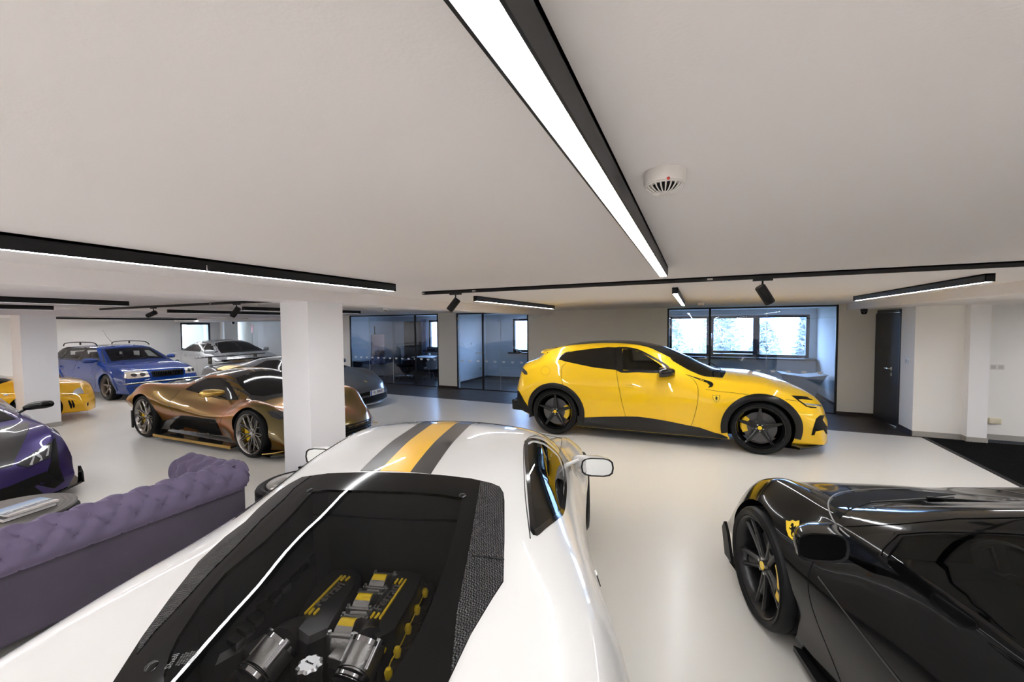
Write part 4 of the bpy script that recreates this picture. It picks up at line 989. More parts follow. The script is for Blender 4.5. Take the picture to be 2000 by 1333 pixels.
def dress_white(c):
    blk = mat('cover_black', (.004, .004, .004), .10, spec=.22)
    outer = [(696, 924), (640+108, 924), (816, 926), (870, 930), (920, 936), (960, 945), (976, 952), (983, 964), (985, 980), (985, 1060), (983, 1138), (962, 1170), (920, 1240), (876, 1333), (845, 1400), (800, 1500)]
    left = [(150, 1430), (222, 1333), (277, 1247), (333, 1169), (388, 1099), (440, 1050), (480, 1020), (503, 996), (524, 977), (545, 960), (566, 946), (590, 933), (640, 926)]
    cov = c.patch('engine_cover_frame', 'px', outer+left, blk, off=.0025, grid=44)
    # replace the middle of the frame by glass: cut the frame mesh where the glass sits
    gl = GLASS_PX
    def inside(x, y, ol):
        r = False
        for i in range(len(ol)):
            (xa, ya), (xb, yb) = ol[i], ol[i-1]
            if (ya > y) != (yb > y) and x < (xb-xa)*(y-ya)/(yb-ya)+xa: r = not r
        return r
    bpy.data.objects.remove(cov)
    # ring between outline and glass
    V = [Vector(p) for p in outer+left]; n0 = len(V); G = [Vector(p) for p in gl]; n1 = len(G)
    def refine(L_, st):
        o = []
        for i in range(len(L_)):
            a, b_ = L_[i], L_[(i+1) % len(L_)]; k = max(1, int((b_-a).length/st))
            o += [a.lerp(b_, q/k) for q in range(k)]
        return o
    V = refine(V, 14); G = refine(G, 14); n0 = len(V); n1 = len(G)
    pts = V+G; ed = [(i, (i+1) % n0) for i in range(n0)]+[(n0+i, n0+(i+1) % n1) for i in range(n1)]
    ol = [(p.x, p.y) for p in V]; gg = [(p.x, p.y) for p in G]
    for i in range(10, 62):
        for j in range(64, 104):
            x, y = i*16, j*14.5
            if inside(x, y, ol) and not inside(x, y, gg) and min((Vector((x, y))-q).length for q in V+G) > 7: pts.append(Vector((x, y)))
    r = delaunay_2d_cdt(pts, ed, [], 1, 1e-6)
    P, Nn = [], []
    for p in r[0]:
        h = c.hit('px', p.x, p.y); P.append(h[0] if h else None); Nn.append(h[1] if h else None)
    fo = []
    for q in r[2]:
        m_ = sum((r[0][i] for i in q), Vector((0, 0)))/len(q)
        if inside(m_.x, m_.y, ol) and not inside(m_.x, m_.y, gg): fo.append(q)
    cov = c.shell('engine_cover_frame', P, Nn, fo, blk, .0025, .012)
    c.patch('engine_cover_glass', 'px', gl, MATS['engine_glass'], off=.002, th=.004, grid=26)
    # carbon side strips
    cl = [(592, 934), (608, 931), (575, 955), (555, 977), (510, 1018), (462, 1069), (415, 1115), (370, 1165), (335, 1203), (303, 1236), (268, 1280), (277, 1250), (333, 1172), (388, 1102), (440, 1052), (480, 1022), (524, 979), (566, 948)]
    crr = [(938, 941), (960, 946), (975, 953), (982, 965), (984, 1060), (982, 1136), (962, 1168), (920, 1238), (880, 1320), (882, 1300), (892, 1200), (903, 1140), (912, 1096), (922, 1040)]
    c.patch('carbon_vent_panel', 'px', cl, mat_mesh(), off=.005, th=.004, grid=30); c.patch('carbon_vent_panel', 'px', crr, mat_mesh(), off=.005, th=.004, grid=26)
    c.ribbon('panel_seam', 'px', [(922, 1088), (984, 1096)], .004, MATS['ink_black'], off=.007, parent=None)
    # stripes over the roof
    st_b = mat('stripe_black', (.02, .02, .021), .3, coat=.8); st_y = mat('stripe_yellow', (.90, .50, .015), .3, coat=1)
    for nm, a, b_, m in (('roof_stripe', -.168, -.072, st_b), ('roof_stripe', .072, .168, st_b), ('yellow_stripe', -.072, .072, st_y)):
        c.patch(nm, 'T', [(-.60, a), (.36, a), (.36, b_), (-.60, b_)], m, off=.0022, grid=30)
        c.patch(nm, 'T', [(1.05, a), (2.1, a*.8), (2.1, b_*.8), (1.05, b_)], m, off=.0022, grid=20)
    # fixing buttons
    for x, y in ((605, 960), (903.5, 970), (296, 1303)):
        h = c.hit('px', x, y)
        if h:
            q = h[1].to_track_quat('Z', 'Y').to_matrix().to_4x4(); B().lathe([(.015, -.001), (.015, .004), (.011, .008), (.001, .009)], 20, mx=Matrix.Translation(h[0]) @ q).obj('cover_fastener', MATS['gloss_black'], c.root, True)
    # side windows
    w = c.wpx
    c.ribbon('window_frame', 'px', w+w[:1], .022, MATS['gloss_black'], off=.003, n=4, mirror=True)
    c.patch('side_window', 'px', w, MATS['car_glass'], off=.0, th=.003, mirror=True)
    c.ribbon('door_seam', 'px', D4([(1190, 632), (1165, 420), (1157, 220), (1165, 160), (1200, 132), (1260, 140), (1320, 190)]), .004, MATS['ink_black'], mirror=True)
    c.ribbon('door_seam', 'px', D4([(1205, 128), (1330, 120), (1340, 190), (1330, 215)]), .004, MATS['ink_black'])
    ws = [(.34, .0), (.34, .40), (.42, .50), (.70, .62), (.95, .62), (1.05, .40), (1.08, 0)]
    c.patch('windscreen', 'T', ws+[(x, -y) for x, y in ws[::-1]][1:-1], MATS['car_glass'], off=.002, grid=22)
    c.patch('door_handle', 'L', [(-.56, .70), (-.50, .712), (-.45, .705), (-.50, .69)], MATS['gloss_black'], off=.004, mirror=True)
    for yy in (.62, -.62):
        h = c.hit('K', yy, .72)
        if h: B().lathe([(.001, .02), (.06, .018), (.075, .0), (.075, -.03)], 28, mx=Matrix.Translation(h[0]) @ h[1].to_track_quat('Z', 'Y').to_matrix().to_4x4()).obj('tail_lamp', MATS['red_plastic'], c.root, True)
    c.patch('side_marker_lamp', 'px', D4([(1397, 240), (1406, 240), (1418, 270), (1408, 272)]), mat('amber', (.8, .35, .02), .3, coat=1), off=.004)
    P = c.paint
    c.mirror('door_mirror', .30, 1.075, .925, P, P, l=.21, h=.125, arm=(.80, .90))
    for x in (1.325, -1.325):
        for sd in (1, -1): spoke_wheel(c, x, sd*(.955-.13), .345, .27, .262, 'double', MATS['wheel_black'], MATS['tyre_rubber'], MATS['yellow_cal'], MATS['bright_yellow'])
    seats(c, [(.05, .37, .32), (.05, -.37, .32)], MATS['yellow_cloth'], accent=MATS['interior_dark'], scale=.92); steering(c, .52, .37, .78, MATS['interior_dark'])
    b = B(); b.box((.55, -.72, .5), (.95, .72, .80), bev=.05); c.part('dashboard', b, MATS['interior_dark'])
    b = B(); b.box((-.53, -.45, .3), (-.50, .45, 1.02)); c.part('bulkhead', b, MATS['interior_dark'])
    for x in (-1.1, -.55): pass
    engine(c)
def mat_mesh():
    if 'mesh_carbon' in MATS: return MATS['mesh_carbon']
    m = mat('mesh_carbon', (.02, .02, .02), .12, spec=.5); n = m.node_tree.nodes; l = m.node_tree.links; p = n['Principled BSDF']
    tc = n.new('ShaderNodeTexCoord'); mp = n.new('ShaderNodeMapping'); mp.inputs['Rotation'].default_value = (0, 0, R_(45)); ck = n.new('ShaderNodeTexChecker'); ck.inputs['Scale'].default_value = 200
    ck.inputs[1].default_value = (.003, .003, .003, 1); ck.inputs[2].default_value = (.05, .05, .053, 1)
    l.new(tc.outputs['Object'], mp.inputs[0]); l.new(mp.outputs[0], ck.inputs[0]); l.new(ck.outputs[0], p.inputs['Base Color'])
    return m
def engine(c):
    """engine parts; their places are read off the photograph at their own heights"""
    e = empty('engine', (0, 0, 0), 0, c.root)
    K = mat('plenum_black', (.012, .012, .013), .30, coat=.6); AL = MATS['alu_cast']
    def L(pts, z): return rays_plane(c, pts, z)
    zt = .86
    # frame of the engine: direction along the car
    p0 = L([(680, 1217)], zt)[0]; p1 = L([(743, 1129.5)], zt)[0]
    # two plenums
    def slab(name, poly, z1, z0, m, bev=.0, parent=e):
        q = L(poly, z1); b = B(); n = len(q); cx = sum((v for v in q), Vector((0, 0, 0)))/n
        v = [(p.x, p.y, z0) for p in q]+[(p.x, p.y, z1-.018) for p in q]+[(cx.x+(p.x-cx.x)*.93, cx.y+(p.y-cx.y)*.93, z1) for p in q]
        f = [tuple(range(2*n, 3*n))]+[(i, (i+1) % n, n+(i+1) % n, n+i) for i in range(n)]+[(n+i, n+(i+1) % n, 2*n+(i+1) % n, 2*n+i) for i in range(n)]
        bm = bmesh.new(); bv = [bm.verts.new(p) for p in v]; [bm.faces.new([bv[i] for i in q_]) for q_ in f]; bmesh.ops.recalc_face_normals(bm, faces=bm.faces[:])
        vv = [x.co.copy() for x in bm.verts]; bm.verts.index_update(); ff = [tuple(x.index for x in q_.verts) for q_ in bm.faces]; bm.free()
        b.add(vv, ff); return b.obj(name, m, parent, True, 30)
    pl1 = slab('intake_plenum', [(565, 1225), (600, 1250), (640, 1232), (664, 1190), (690, 1150), (705, 1118), (688, 1108), (648, 1112), (610, 1150)], zt-.01, .62, K)
    pl2 = slab('intake_plenum', [(706, 1225), (735, 1255), (770, 1235), (812, 1160), (828, 1120), (800, 1112), (775, 1112), (735, 1175)], zt-.01, .62, K)
    def line(a, b_, w, z, name='yellow_bar', m=None, parent=None, h=.006):
        A, Bq = L([a, b_], z); d = (Bq-A).normalized(); nn = Vector((-d.y, d.x, 0))*w/2
        v = [A+nn, A-nn, Bq-nn, Bq+nn]; v = v+[p+Vector((0, 0, h)) for p in v]
        return B().add(v, [(0, 3, 2, 1), (4, 5, 6, 7), (0, 1, 5, 4), (1, 2, 6, 5), (2, 3, 7, 6), (3, 0, 4, 7)]).obj(name, m or MATS['bright_yellow'], parent, False)
    z = zt-.009
    for a, b_ in (((845, 574), (1050, 362)), ((868, 576), (895, 545)), ((894, 578), (924, 546)), ((1046, 388), (1070, 363)), ((1072, 388), (1094, 368))):
        line(*D3([a, b_]), .0065, z, parent=pl1)
    for a, b_ in (((1262, 602), (1409, 383)), ((1212, 598), (1233, 568)), ((1236, 601), (1259, 572)), ((1346, 405), (1364, 381)), ((1370, 407), (1389, 379))):
        line(*D3([a, b_]), .0065, z, parent=pl2)
    # embossed lettering running along both plenums
    for a, b_, pr in (((912, 522), (1052, 402), pl1), ((1248, 548), (1356, 412), pl2)):
        A, Bq = L(D3([a, b_]), z); d = (Bq-A); ln = d.length; d.normalize(); nn = Vector((0, 0, 1)).cross(d)
        mx = Matrix.Identity(4)
        for i in range(3): mx[i][0] = d[i]; mx[i][1] = nn[i]; mx[i][2] = (0, 0, 1)[i]; mx[i][3] = ((A+Bq)/2)[i]
        t = text_mesh('Ferrari', .04, .003, None, 'lettering', MATS['alu_cast'], pr); w = max(v.co.x for v in t.data.vertices)-min(v.co.x for v in t.data.vertices)
        t.data.transform(mx @ Matrix.Diagonal((ln/w, ln/w*1.0, 1, 1)))
    # three throttle housings with yellow bands
    for i, (px_, py_, sc_) in enumerate(((743, 1129.5, .8), (713, 1168, .9), (680, 1217, 1.0))):
        q = L([(px_, py_)], zt)[0]; hd = math.atan2(p1.y-p0.y, p1.x-p0.x); mx = Matrix.Translation((q.x, q.y, zt-.055)) @ Matrix.Rotation(hd, 4, 'Z')
        h = B(); h.tube([(0, -.030, 0), (0, -.022, 0), (0, .022, 0), (0, .030, 0)], .062, 24, mx=mx, flat=1.0)
        for sx in (-.042, .042): h.box((sx-.006, -.05, -.05), (sx+.006, .05, .048), mx=mx, bev=.003)
        o = h.obj('throttle_housing', AL, e, True)
        v = []; f = []
        for k in range(13):
            a = math.pi*(k/12); v += [(-.017, .064*math.cos(a), .064*math.sin(a)*1.02), (.017, .064*math.cos(a), .064*math.sin(a)*1.02)]
        for k in range(12): f.append((2*k, 2*k+1, 2*k+3, 2*k+2))
        B().add([mx @ Matrix.Rotation(math.pi/2*0, 4, 'Z') @ Vector((p[1]*.62, p[0]*1.6, p[2]*1.03)) for p in v], f).obj('yellow_band', MATS['bright_yellow'], o, True)
        for sx in (-.042, .042):
            for sy in (-.04, .04): B().lathe([(.001, .008), (.006, .008), (.006, -.004)], 8, mx=mx @ Matrix.Translation((sx, sy, .048))).obj('bolt', MATS['bolt_metal'], o, True)
    # throttle bodies, bellows and runners at the back
    for sdn, (tx, ty), (bx, by), (rx, ry), (ux, uy), (ax, ay) in (('l', (527, 1287), (480, 1345), (600, 1232), (570, 1250), (440, 1400)), ('r', (706, 1293), (680, 1350), (742, 1218), (720, 1262), (655, 1420))):
        a = L([(tx, ty)], .80)[0]; bq = L([(bx, by)], .76)[0]; r_ = L([(rx, ry)], .80)[0]; u = L([(ux, uy)], .80)[0]; aa = L([(ax, ay)], .68)[0]
        d = (a-bq).normalized()
        tb = B().tube([a-d*.045, a-d*.04, a+d*.045, a+d*.05], [.050, .056, .056, .05], 26).obj('throttle_body', AL, e, True)
        for s_ in (-.047, .043):
            k = B(); k.tube([a+d*(s_-.007), a+d*(s_+.007)], .062, 26); k.obj('clamp_ring', MATS['chrome'], tb, True, 30)
        n_ = Vector((-d.y, d.x, 0)).normalized()
        for s_ in (-1, 1):
            k = B(); k.tube([a+n_*s_*.045-d*.04+Vector((0, 0, .035)), a+n_*s_*.045+d*.04+Vector((0, 0, .035))], .010, 10); k.obj('bracket', MATS['bolt_metal'], tb, True)
        k = B(); k.box((-.035, -.03, -.02), (.035, .03, .02), mx=Matrix.Translation(a+n_*.07) @ Matrix.Rotation(math.atan2(d.y, d.x), 4, 'Z'), bev=.006); k.obj('actuator', AL, tb, True)
        B().tube(catmull([a+d*.04, u+Vector((0, 0, .01)), r_-Vector((0, 0, .01)), r_+(r_-u)*.6-Vector((0, 0, .05))], 6), .052, 22).obj('intake_runner', K, e, True)
        path = catmull([a-d*.045, bq, aa], 12); rr = [.056+(.006 if i % 2 else -.004) for i in range(len(path))]
        B().tube(path, rr, 24).obj('bellows_hose', MATS['rubber'], e, True, 80)
    q = L([(604.5, 1299)], .82)[0]; b = B(); v = []
    n = 48
    for k in range(n):
        a = 6.2832*k/n; r_ = .036+.003*math.cos(a*9); v.append((q.x+r_*math.cos(a), q.y+r_*math.sin(a), .82))
    v2 = [(x, y, .80) for x, y, _ in v]; v3 = [(q.x+(x-q.x)*.8, q.y+(y-q.y)*.8, .826) for x, y, _ in v]
    b.add(v+v2+v3, [(i, (i+1) % n, n+(i+1) % n, n+i)[::-1] for i in range(n)]+[(i, (i+1) % n, 2*n+(i+1) % n, 2*n+i) for i in range(n)]+[tuple(range(2*n, 3*n))])
    b.lathe([(.034, -.02), (.034, -.08), (.001, -.08)], 20, mx=Matrix.Translation((q.x, q.y, .82)))
    o = b.obj('oil_filler_cap', MATS['bolt_metal'], e, True, 35)
    t = text_mesh('Ferrari', .011, .0005, None, 'lettering', MATS['ink_black'], o); t.data.transform(Matrix.Translation((q.x, q.y, .827)) @ Matrix.Rotation(R_(-104), 4, 'Z'))
    # louvres on the left inner panel
    pan = slab('louvre_panel', [(420, 1290), (470, 1262), (560, 1150), (650, 1060), (625, 1045), (560, 1070), (430, 1220), (390, 1290)], .84, .55, mat('panel_black', (.02, .02, .021), .3, coat=.4))
    A = Vector(D3([(448, 748)])[0]); Bq = Vector(D3([(905, 200)])[0]); n = 10
    for i in range(n):
        cc = A.lerp(Bq, (i/(n-1))**.96); s_ = 1.0; u = Vector((16, -11)); w = Vector((8.0, 13.0))*.9
        q = L([tuple(cc-u*.5-w*.9), tuple(cc+u*.7-w*.9), tuple(cc+u+w*.7), tuple(cc-u*.1+w*.9)], .842)
        v = [p for p in q]+[p+Vector((0, 0, .012)) for p in q]; v[6] = v[6]+Vector((0, 0, .012)); v[7] = v[7]+Vector((0, 0, .012))
        B().add(v, [(0, 3, 2, 1), (4, 5, 6, 7), (0, 1, 5, 4), (1, 2, 6, 5), (2, 3, 7, 6), (3, 0, 4, 7)]).obj('louvre', mat('louvre_metal', (.10, .10, .105), .18, metal=.8), pan)
    # yellow-topped fixings along the right edge
    for i, (x, y) in enumerate(((830, 1156), (814.5, 1189), (797, 1226), (776, 1271), (758.5, 1313))):
        p = L([(x, y)], .80)[0]; B().lathe([(.001, .012), (.008, .010), (.013, .0), (.010, -.02)], 14, mx=Matrix.Translation(p)).obj('yellow_fixing', MATS['bright_yellow'], e, True)
    P_ = [L([q_], .79)[0] for q_ in ((830, 1156), (822, 1175), (814, 1190), (806, 1210), (797, 1227), (788, 1250), (776, 1272), (765, 1290), (757, 1312))]
    B().tube(catmull([p+Vector((.004*(-1)**i, 0, 0)) for i, p in enumerate(P_)], 4), .0022, 6).obj('yellow_cable', MATS['bright_yellow'], e, True)
    slab('side_panel', [(745, 1330), (775, 1255), (810, 1180), (838, 1115), (850, 1120), (845, 1170), (815, 1240), (770, 1335)], .77, .6, mat('panel_black2', (.02, .018, .016), .4, bump=(60, .8)))
    slab('engine_block', [(470, 1400), (540, 1230), (690, 1090), (830, 1100), (800, 1220), (740, 1400)], .66, .4, mat('block_black', (.01, .01, .01), .5))
    # sticker with small print on the inside of the glass
    h = c.hit('px', 333, 1300)
    if h:
        q = h[1].to_track_quat('Z', 'Y').to_matrix().to_4x4(); 
        A, Bb = [c.hit('px', *p)[0] for p in ((322, 1318), (352, 1272))]; d = (Bb-A).normalized(); nz = h[1]; ny = nz.cross(d)
        mx = Matrix.Identity(4)
        for i in range(3): mx[i][0] = d[i]; mx[i][1] = ny[i]; mx[i][2] = nz[i]; mx[i][3] = ((A+Bb)/2+nz*.004)[i]
        g = mat('print_grey', (.16, .16, .16), .5)
        t = text_mesh('Shell', .022, .0002, mx, 'lettering', g, c.root)
        for k in range(6): text_mesh('||| || |||| | ||| || |||' if k % 2 else '|| |||| || | |||| ||', .0055, .0002, mx @ Matrix.Translation((0, -.018-.007*k, 0)), 'lettering', g, c.root)
white = build_white(); dress_white(white)

def build_black():
    P = paint('paint_black', (.003, .003, .0033), .14, coat=.42)
    sp = coupe_spec(); sp['nose'] = (1.0, .33, 2.4)
    for k in ('zc', 'zr', 'zs'): sp[k] = [(x, z*1.06) for x, z in sp[k]]
    c = Car('sports_coupe', (1.65, 1.86), 107, sp, 'glossy black sports coupe at the right edge with a shield badge and black wheels', P, group=None)
    c.arch(1.325, .345, .385); c.arch(-1.325, .35, .385)
    b = B(); b.prism([(-.45, .30), (1.0, .30), (.9, .72), (.55, .98), (.2, 1.13), (-.2, 1.15), (-.45, 1.10)], -.50, .50, 'y'); b2 = B(); b2.prism([(-.45, .30), (.95, .30), (.9, .70), (.6, .80), (-.45, .82)], -.76, .76, 'y'); c.cutter(b, MATS['interior_dark']); c.cutter(b2, MATS['interior_dark'])
    wpx = D7([(1150, 440), (1350, 425), (1600, 428), (1909, 440), (2400, 500), (2800, 800), (2600, 1500), (2300, 1420), (1909, 1150), (1700, 990), (1530, 870), (1280, 700), (1045, 578)])
    c.cut_px('px', inset(wpx, .95), 'y', -1.3, 1.3, MATS['interior_dark'])
    b = B(); b.prism([(.95, -.5), (.95, .5), (.32, .42), (.32, -.42)], .80, 1.4, 'z'); c.cutter(b, MATS['interior_dark'])
    c.finish(); L = MATS['ink_black']
    c.ribbon('window_frame', 'px', wpx+wpx[:1], .014, MATS['gloss_black'], off=.003, n=4, mirror=True); c.patch('side_window', 'px', wpx, MATS['car_glass'], off=0, th=.003, mirror=True)
    c.patch('quarter_panel_glass', 'px', D7([(890, 465), (1000, 445), (1136, 434), (1085, 505), (1030, 568)]), MATS['gloss_black'], off=.003, mirror=True)
    c.patch('windscreen', 'px', D7([(815, 400), (850, 360), (900, 320), (970, 290), (1100, 262), (1300, 235), (1600, 222), (1909, 235), (2100, 250), (2100, 335), (1909, 345), (1500, 352), (1150, 385)]), MATS['gloss_black'], off=.003, grid=26)
    c.ribbon('cowl_seam', 'px', D7([(862, 460), (820, 425), (770, 370), (738, 300), (733, 250), (760, 215), (830, 188), (1000, 172), (1230, 170), (1500, 195), (1909, 232)]), .006, mat('seam_grey', (.3, .3, .3), .3), n=6, off=.003)
    c.patch('cowl', 'px', D7([(745, 300), (745, 250), (775, 220), (840, 198), (1000, 182), (1230, 182), (1500, 205), (1300, 225), (1100, 240), (960, 262), (860, 300), (800, 350)]), MATS['interior_dark'], off=.002, grid=20)
    c.ribbon('bonnet_seam', 'T', [(1.12, .66), (1.45, .60), (1.8, .58), (2.1, .5)], .004, mat('seam_grey2', (.05, .05, .05), .3), mirror=True)
    c.ribbon('door_seam', 'L', [(.80, .82), (.84, .70), (.80, .45), (.62, .16)], .005, L, mirror=True)
    c.ribbon('door_crease', 'L', [(.78, .62), (.3, .52), (-.3, .47), (-.8, .50)], .006, MATS['seam_grey2'], off=.003, mirror=True)
    c.patch('headlamp', 'T', [(1.62, .79), (1.95, .66), (2.04, .70), (1.98, .78), (1.8, .86)], MATS['headlamp_glass'], off=.003, mirror=True)
    c.patch('bumper_intake', 'F', [(.25, .18), (.68, .20), (.72, .36), (.30, .34)], L, off=.003, mirror=True)
    c.patch('side_intake', 'L', [(-.55, .72), (-.75, .84), (-1.0, .86), (-.85, .66), (-.7, .58)], L, off=.003, mirror=True)
    b = B(); b.prism([(.85, .85), (.95, .92), (-.95, .93), (-.95, .82)], .09, .12, 'z'); b.prism([(.85, -.85), (.95, -.92), (-.95, -.93), (-.95, -.82)], .09, .12, 'z')
    for sd in (1, -1):
        b = B(); b.prism([(.90, sd*.80), (.98, sd*.91), (.6, sd*.93), (-.9, sd*.95), (-.95, sd*.80)], .085, .115, 'z'); b.obj('side_skirt', MATS['black_trim'], c.root)
    b = B(); n = 20; v = []; f = []
    for i in range(n+1):
        a = -1+2*i/n; x = 2.27-.50*abs(a)**2.2; y = a*.92
        v += [(x-.3, y, .09), (x+.03, y, .08), (x+.03, y, .10), (x-.2, y, .14)]
    for i in range(n):
        for k in range(4): f.append((i*4+k, (i+1)*4+k, (i+1)*4+(k+1) % 4, i*4+(k+1) % 4))
    b.add(v, f); c.part('front_splitter', b, MATS['black_trim'])
    for sd in (1, -1):
        b = B(); b.prism([(1.72, .12), (1.84, .12), (1.90, .30), (1.86, .36), (1.80, .30)], sd*.93-.01, sd*.93+.01, 'y'); b.obj('air_fin', MATS['black_trim'], c.root, True)
    shield(c, 'px', (1549, 1036), 26, -38, None)
    c.mirror('door_mirror', .47, 1.175, .925, P, P, l=.20, h=.125, arm=(.90, .82), d=.17, gm='mirror_dark_reflection')
    for x in (1.325, -1.325):
        for sd in (1, -1): spoke_wheel(c, x, sd*(.955-.13), .345, .27, .284, 'double', MATS['wheel_satin'], MATS['tyre_rubber'], MATS['yellow_cal'], MATS['bright_yellow'], cal_ang=180, co=.042)
    seats(c, [(.0, .37, .32), (.0, -.37, .32)], MATS['interior_dark'], scale=.95, accent=mat('seat_grey', (.10, .10, .10), .7)); steering(c, .50, .37, .78, mat('steering_grey', (.06, .06, .06), .4))
    b = B(); b.box((.58, -.72, .5), (.95, .72, .80), bev=.05); c.part('dashboard', b, mat('dash_grey', (.04, .04, .042), .6))
    b = B(); b.tube([(1.13, .05, .90), (1.06, .5, .88)], .008, 6); b.tube([(1.10, .2, .905), (.98, -.35, .93)], .008, 6); c.part('wiper', b, MATS['black_trim'])
    return c
black = build_black()
# ---------------------------------------------------------------- the other cars
def mirror_pts(p): return p+[(x, -y) for x, y in p[::-1]]
def tophalf(p): return p+[(x, -y) for x, y in p[::-1] if abs(y) > 1e-6]

def build_blue():
    P = paint('paint_blue', (.002, .030, .20), .22, coat=.7)
    sp = dict(x=(-2.48, 2.36), nose=(.9, .26, 2.6), tail=(.6, .14, 3), tr=.88, ts=.88,
        zc=[(-2.48, .60), (-2.46, .95), (-2.40, 1.0), (-2.2, 1.18), (-2.0, 1.32), (-1.85, 1.38), (-1.3, 1.415), (-.5, 1.43), (0, 1.415), (.2, 1.385), (.4, 1.30), (.9, 1.04), (1.05, .965), (1.3, .945), (1.7, .90), (2.0, .84), (2.2, .785), (2.30, .72), (2.34, .60), (2.36, .42)],
        yr=[(-2.48, .62), (-2.0, .58), (-1.4, .57), (0, .585), (.4, .63), (.9, .70), (1.1, .66), (1.6, .60), (2.36, .52)],
        zr=[(-2.48, .58), (-2.40, .97), (-2.2, 1.13), (-2.0, 1.28), (-1.8, 1.34), (0, 1.365), (.2, 1.33), (.4, 1.25), (.9, 1.0), (1.05, .945), (1.3, .93), (1.7, .885), (2.0, .825), (2.2, .77), (2.30, .70), (2.36, .41)],
        ys=[(-2.48, .76), (-2.0, .80), (-1, .82), (.5, .83), (1.0, .81), (1.5, .79), (2.0, .77), (2.36, .70)],
        zs=[(-2.48, .56), (-2.40, .90), (-2.0, .955), (-1, .94), (.5, .92), (1.0, .90), (1.5, .865), (2.0, .78), (2.2, .73), (2.36, .40)],
        yw=[(-2.48, .86), (-1.8, .92), (-1.38, .935), (-.9, .90), (.8, .90), (1.38, .935), (1.8, .91), (2.36, .82)],
        zw=[(-2.48, .5), (-1.38, .66), (0, .62), (1.38, .64), (2.36, .38)],
        yl=[(-2.48, .78), (0, .87), (1.38, .88), (2.36, .76)], zl=[(-2.48, .26), (-1.8, .2), (-1, .17), (1, .17), (2.36, .17)])
    c = Car('estate_car', (-15.134, 5.897), .8, zscale(sp, .965), 'bright blue estate car with roof rails and grey five-spoke wheels', P)
    c.arch(1.38, .33, .365); c.arch(-1.38, .33, .365)
    gl = [(-2.12, 1.02), (-1.9, 1.27), (-1.0, 1.32), (0, 1.335), (.15, 1.31), (.32, 1.23), (.82, .975), (.5, .965), (-1.9, .985)]
    cut = [((-2.05, 1.02), (-1.88, 1.24), (-1.45, 1.27), (-1.45, 1.01)), ((-1.37, 1.01), (-1.37, 1.275), (-.45, 1.305), (-.45, .995)), ((-.36, .99), (-.36, 1.305), (.05, 1.305), (.22, 1.25), (.68, 1.0), (.6, .985))]
    for q in cut: b = B(); b.prism(list(q), -1.2, 1.2, 'y'); c.cutter(b, MATS['interior_dark'])
    b = B(); b.prism([(-2.2, .45), (.95, .45), (.7, .98), (.3, 1.2), (.05, 1.31), (-1.8, 1.31), (-2.15, 1.1)], -.6, .6, 'y'); c.cutter(b, MATS['interior_dark'])
    b = B(); b.prism([(.32, -.5), (.32, .5), (.92, .6), (.92, -.6)], .8, 1.5, 'z'); c.cutter(b, MATS['interior_dark'])
    b = B(); b.prism([(-2.30, -.48), (-2.30, .48), (-2.02, .46), (-2.02, -.46)], 1.0, 1.5, 'z'); c.cutter(b, MATS['interior_dark'])
    c.finish()
    c.patch('window_surround', 'L', [(-2.12, 1.01), (-1.9, 1.265), (-1.0, 1.32), (0, 1.335), (.1, 1.32), (.1, 1.31), (-.40, 1.31), (-.40, .985), (-.41, .985), (-.41, 1.31), (-1.40, 1.28), (-1.40, .99), (-1.42, .99), (-1.42, 1.28), (-1.88, 1.25)], MATS['black_trim'], off=.002, mirror=True)
    g1 = glass('car_glass_clear', (.62, .64, .64), .9)
    for q in cut: c.patch('side_window', 'L', [((x-sum(p[0] for p in q)/len(q))*1.06+sum(p[0] for p in q)/len(q), (z-sum(p[1] for p in q)/len(q))*1.06+sum(p[1] for p in q)/len(q)) for x, z in q], g1, off=.001, th=.002, mirror=True)
    for x in (-.405, -1.41): c.ribbon('window_pillar', 'L', [(x, .98), (x, 1.32)], .09, MATS['black_trim'], off=.003, mirror=True)
    c.ribbon('window_trim', 'L', [(.85, .965), (.4, .965), (-.6, .975), (-1.9, .99), (-2.12, 1.01), (-1.98, 1.19), (-1.85, 1.275), (-1.0, 1.335), (0, 1.35), (.2, 1.315), (.5, 1.165), (.83, .985)], .016, MATS['black_trim'], off=.004, mirror=True, n=4)
    c.patch('windscreen', 'T', tophalf([(.28, 0), (.28, .44), (.34, .53), (.6, .62), (.98, .69), (1.03, .3), (1.05, 0)]), g1, off=.002, grid=20)
    c.ribbon('screen_surround', 'T', [(.27, 0), (.27, .5), (.34, .56), (.6, .645), (1.0, .715), (1.05, .3), (1.06, 0), (1.05, -.3), (1.0, -.715), (.6, -.645), (.34, -.56), (.27, -.5), (.27, 0)], .022, MATS['black_trim'], off=.004, n=4)
    c.patch('sunroof', 'T', tophalf([(.05, 0), (.05, .38), (-.6, .38), (-.6, 0)]), MATS['gloss_black'], off=.002)
    for sd in (1, -1):
        pts = [(-1.95, sd*.545, 1.34), (-1.8, sd*.545, 1.42), (-1.0, sd*.55, 1.46), (-.2, sd*.56, 1.455), (.05, sd*.57, 1.42), (.15, sd*.58, 1.36)]
        B().tube(catmull(pts, 6), .014, 8).obj('roof_rail', MATS['black_metal'], c.root, True)
        B().tube([(-.9, sd*.55, 1.38), (-.9, sd*.55, 1.455)], .02, 6).obj('roof_rail_foot', MATS['black_metal'], c.root, True)
    B().tube([(-.25, -.1, 1.42), (-.50, -.12, 1.60), (-.70, -.13, 1.80)], [.006, .003, .002], 6).obj('aerial', MATS['black_metal'], c.root, True)
    lamp = mat('headlamp_clear', (.62, .60, .55), .15, metal=.3, coat=1)
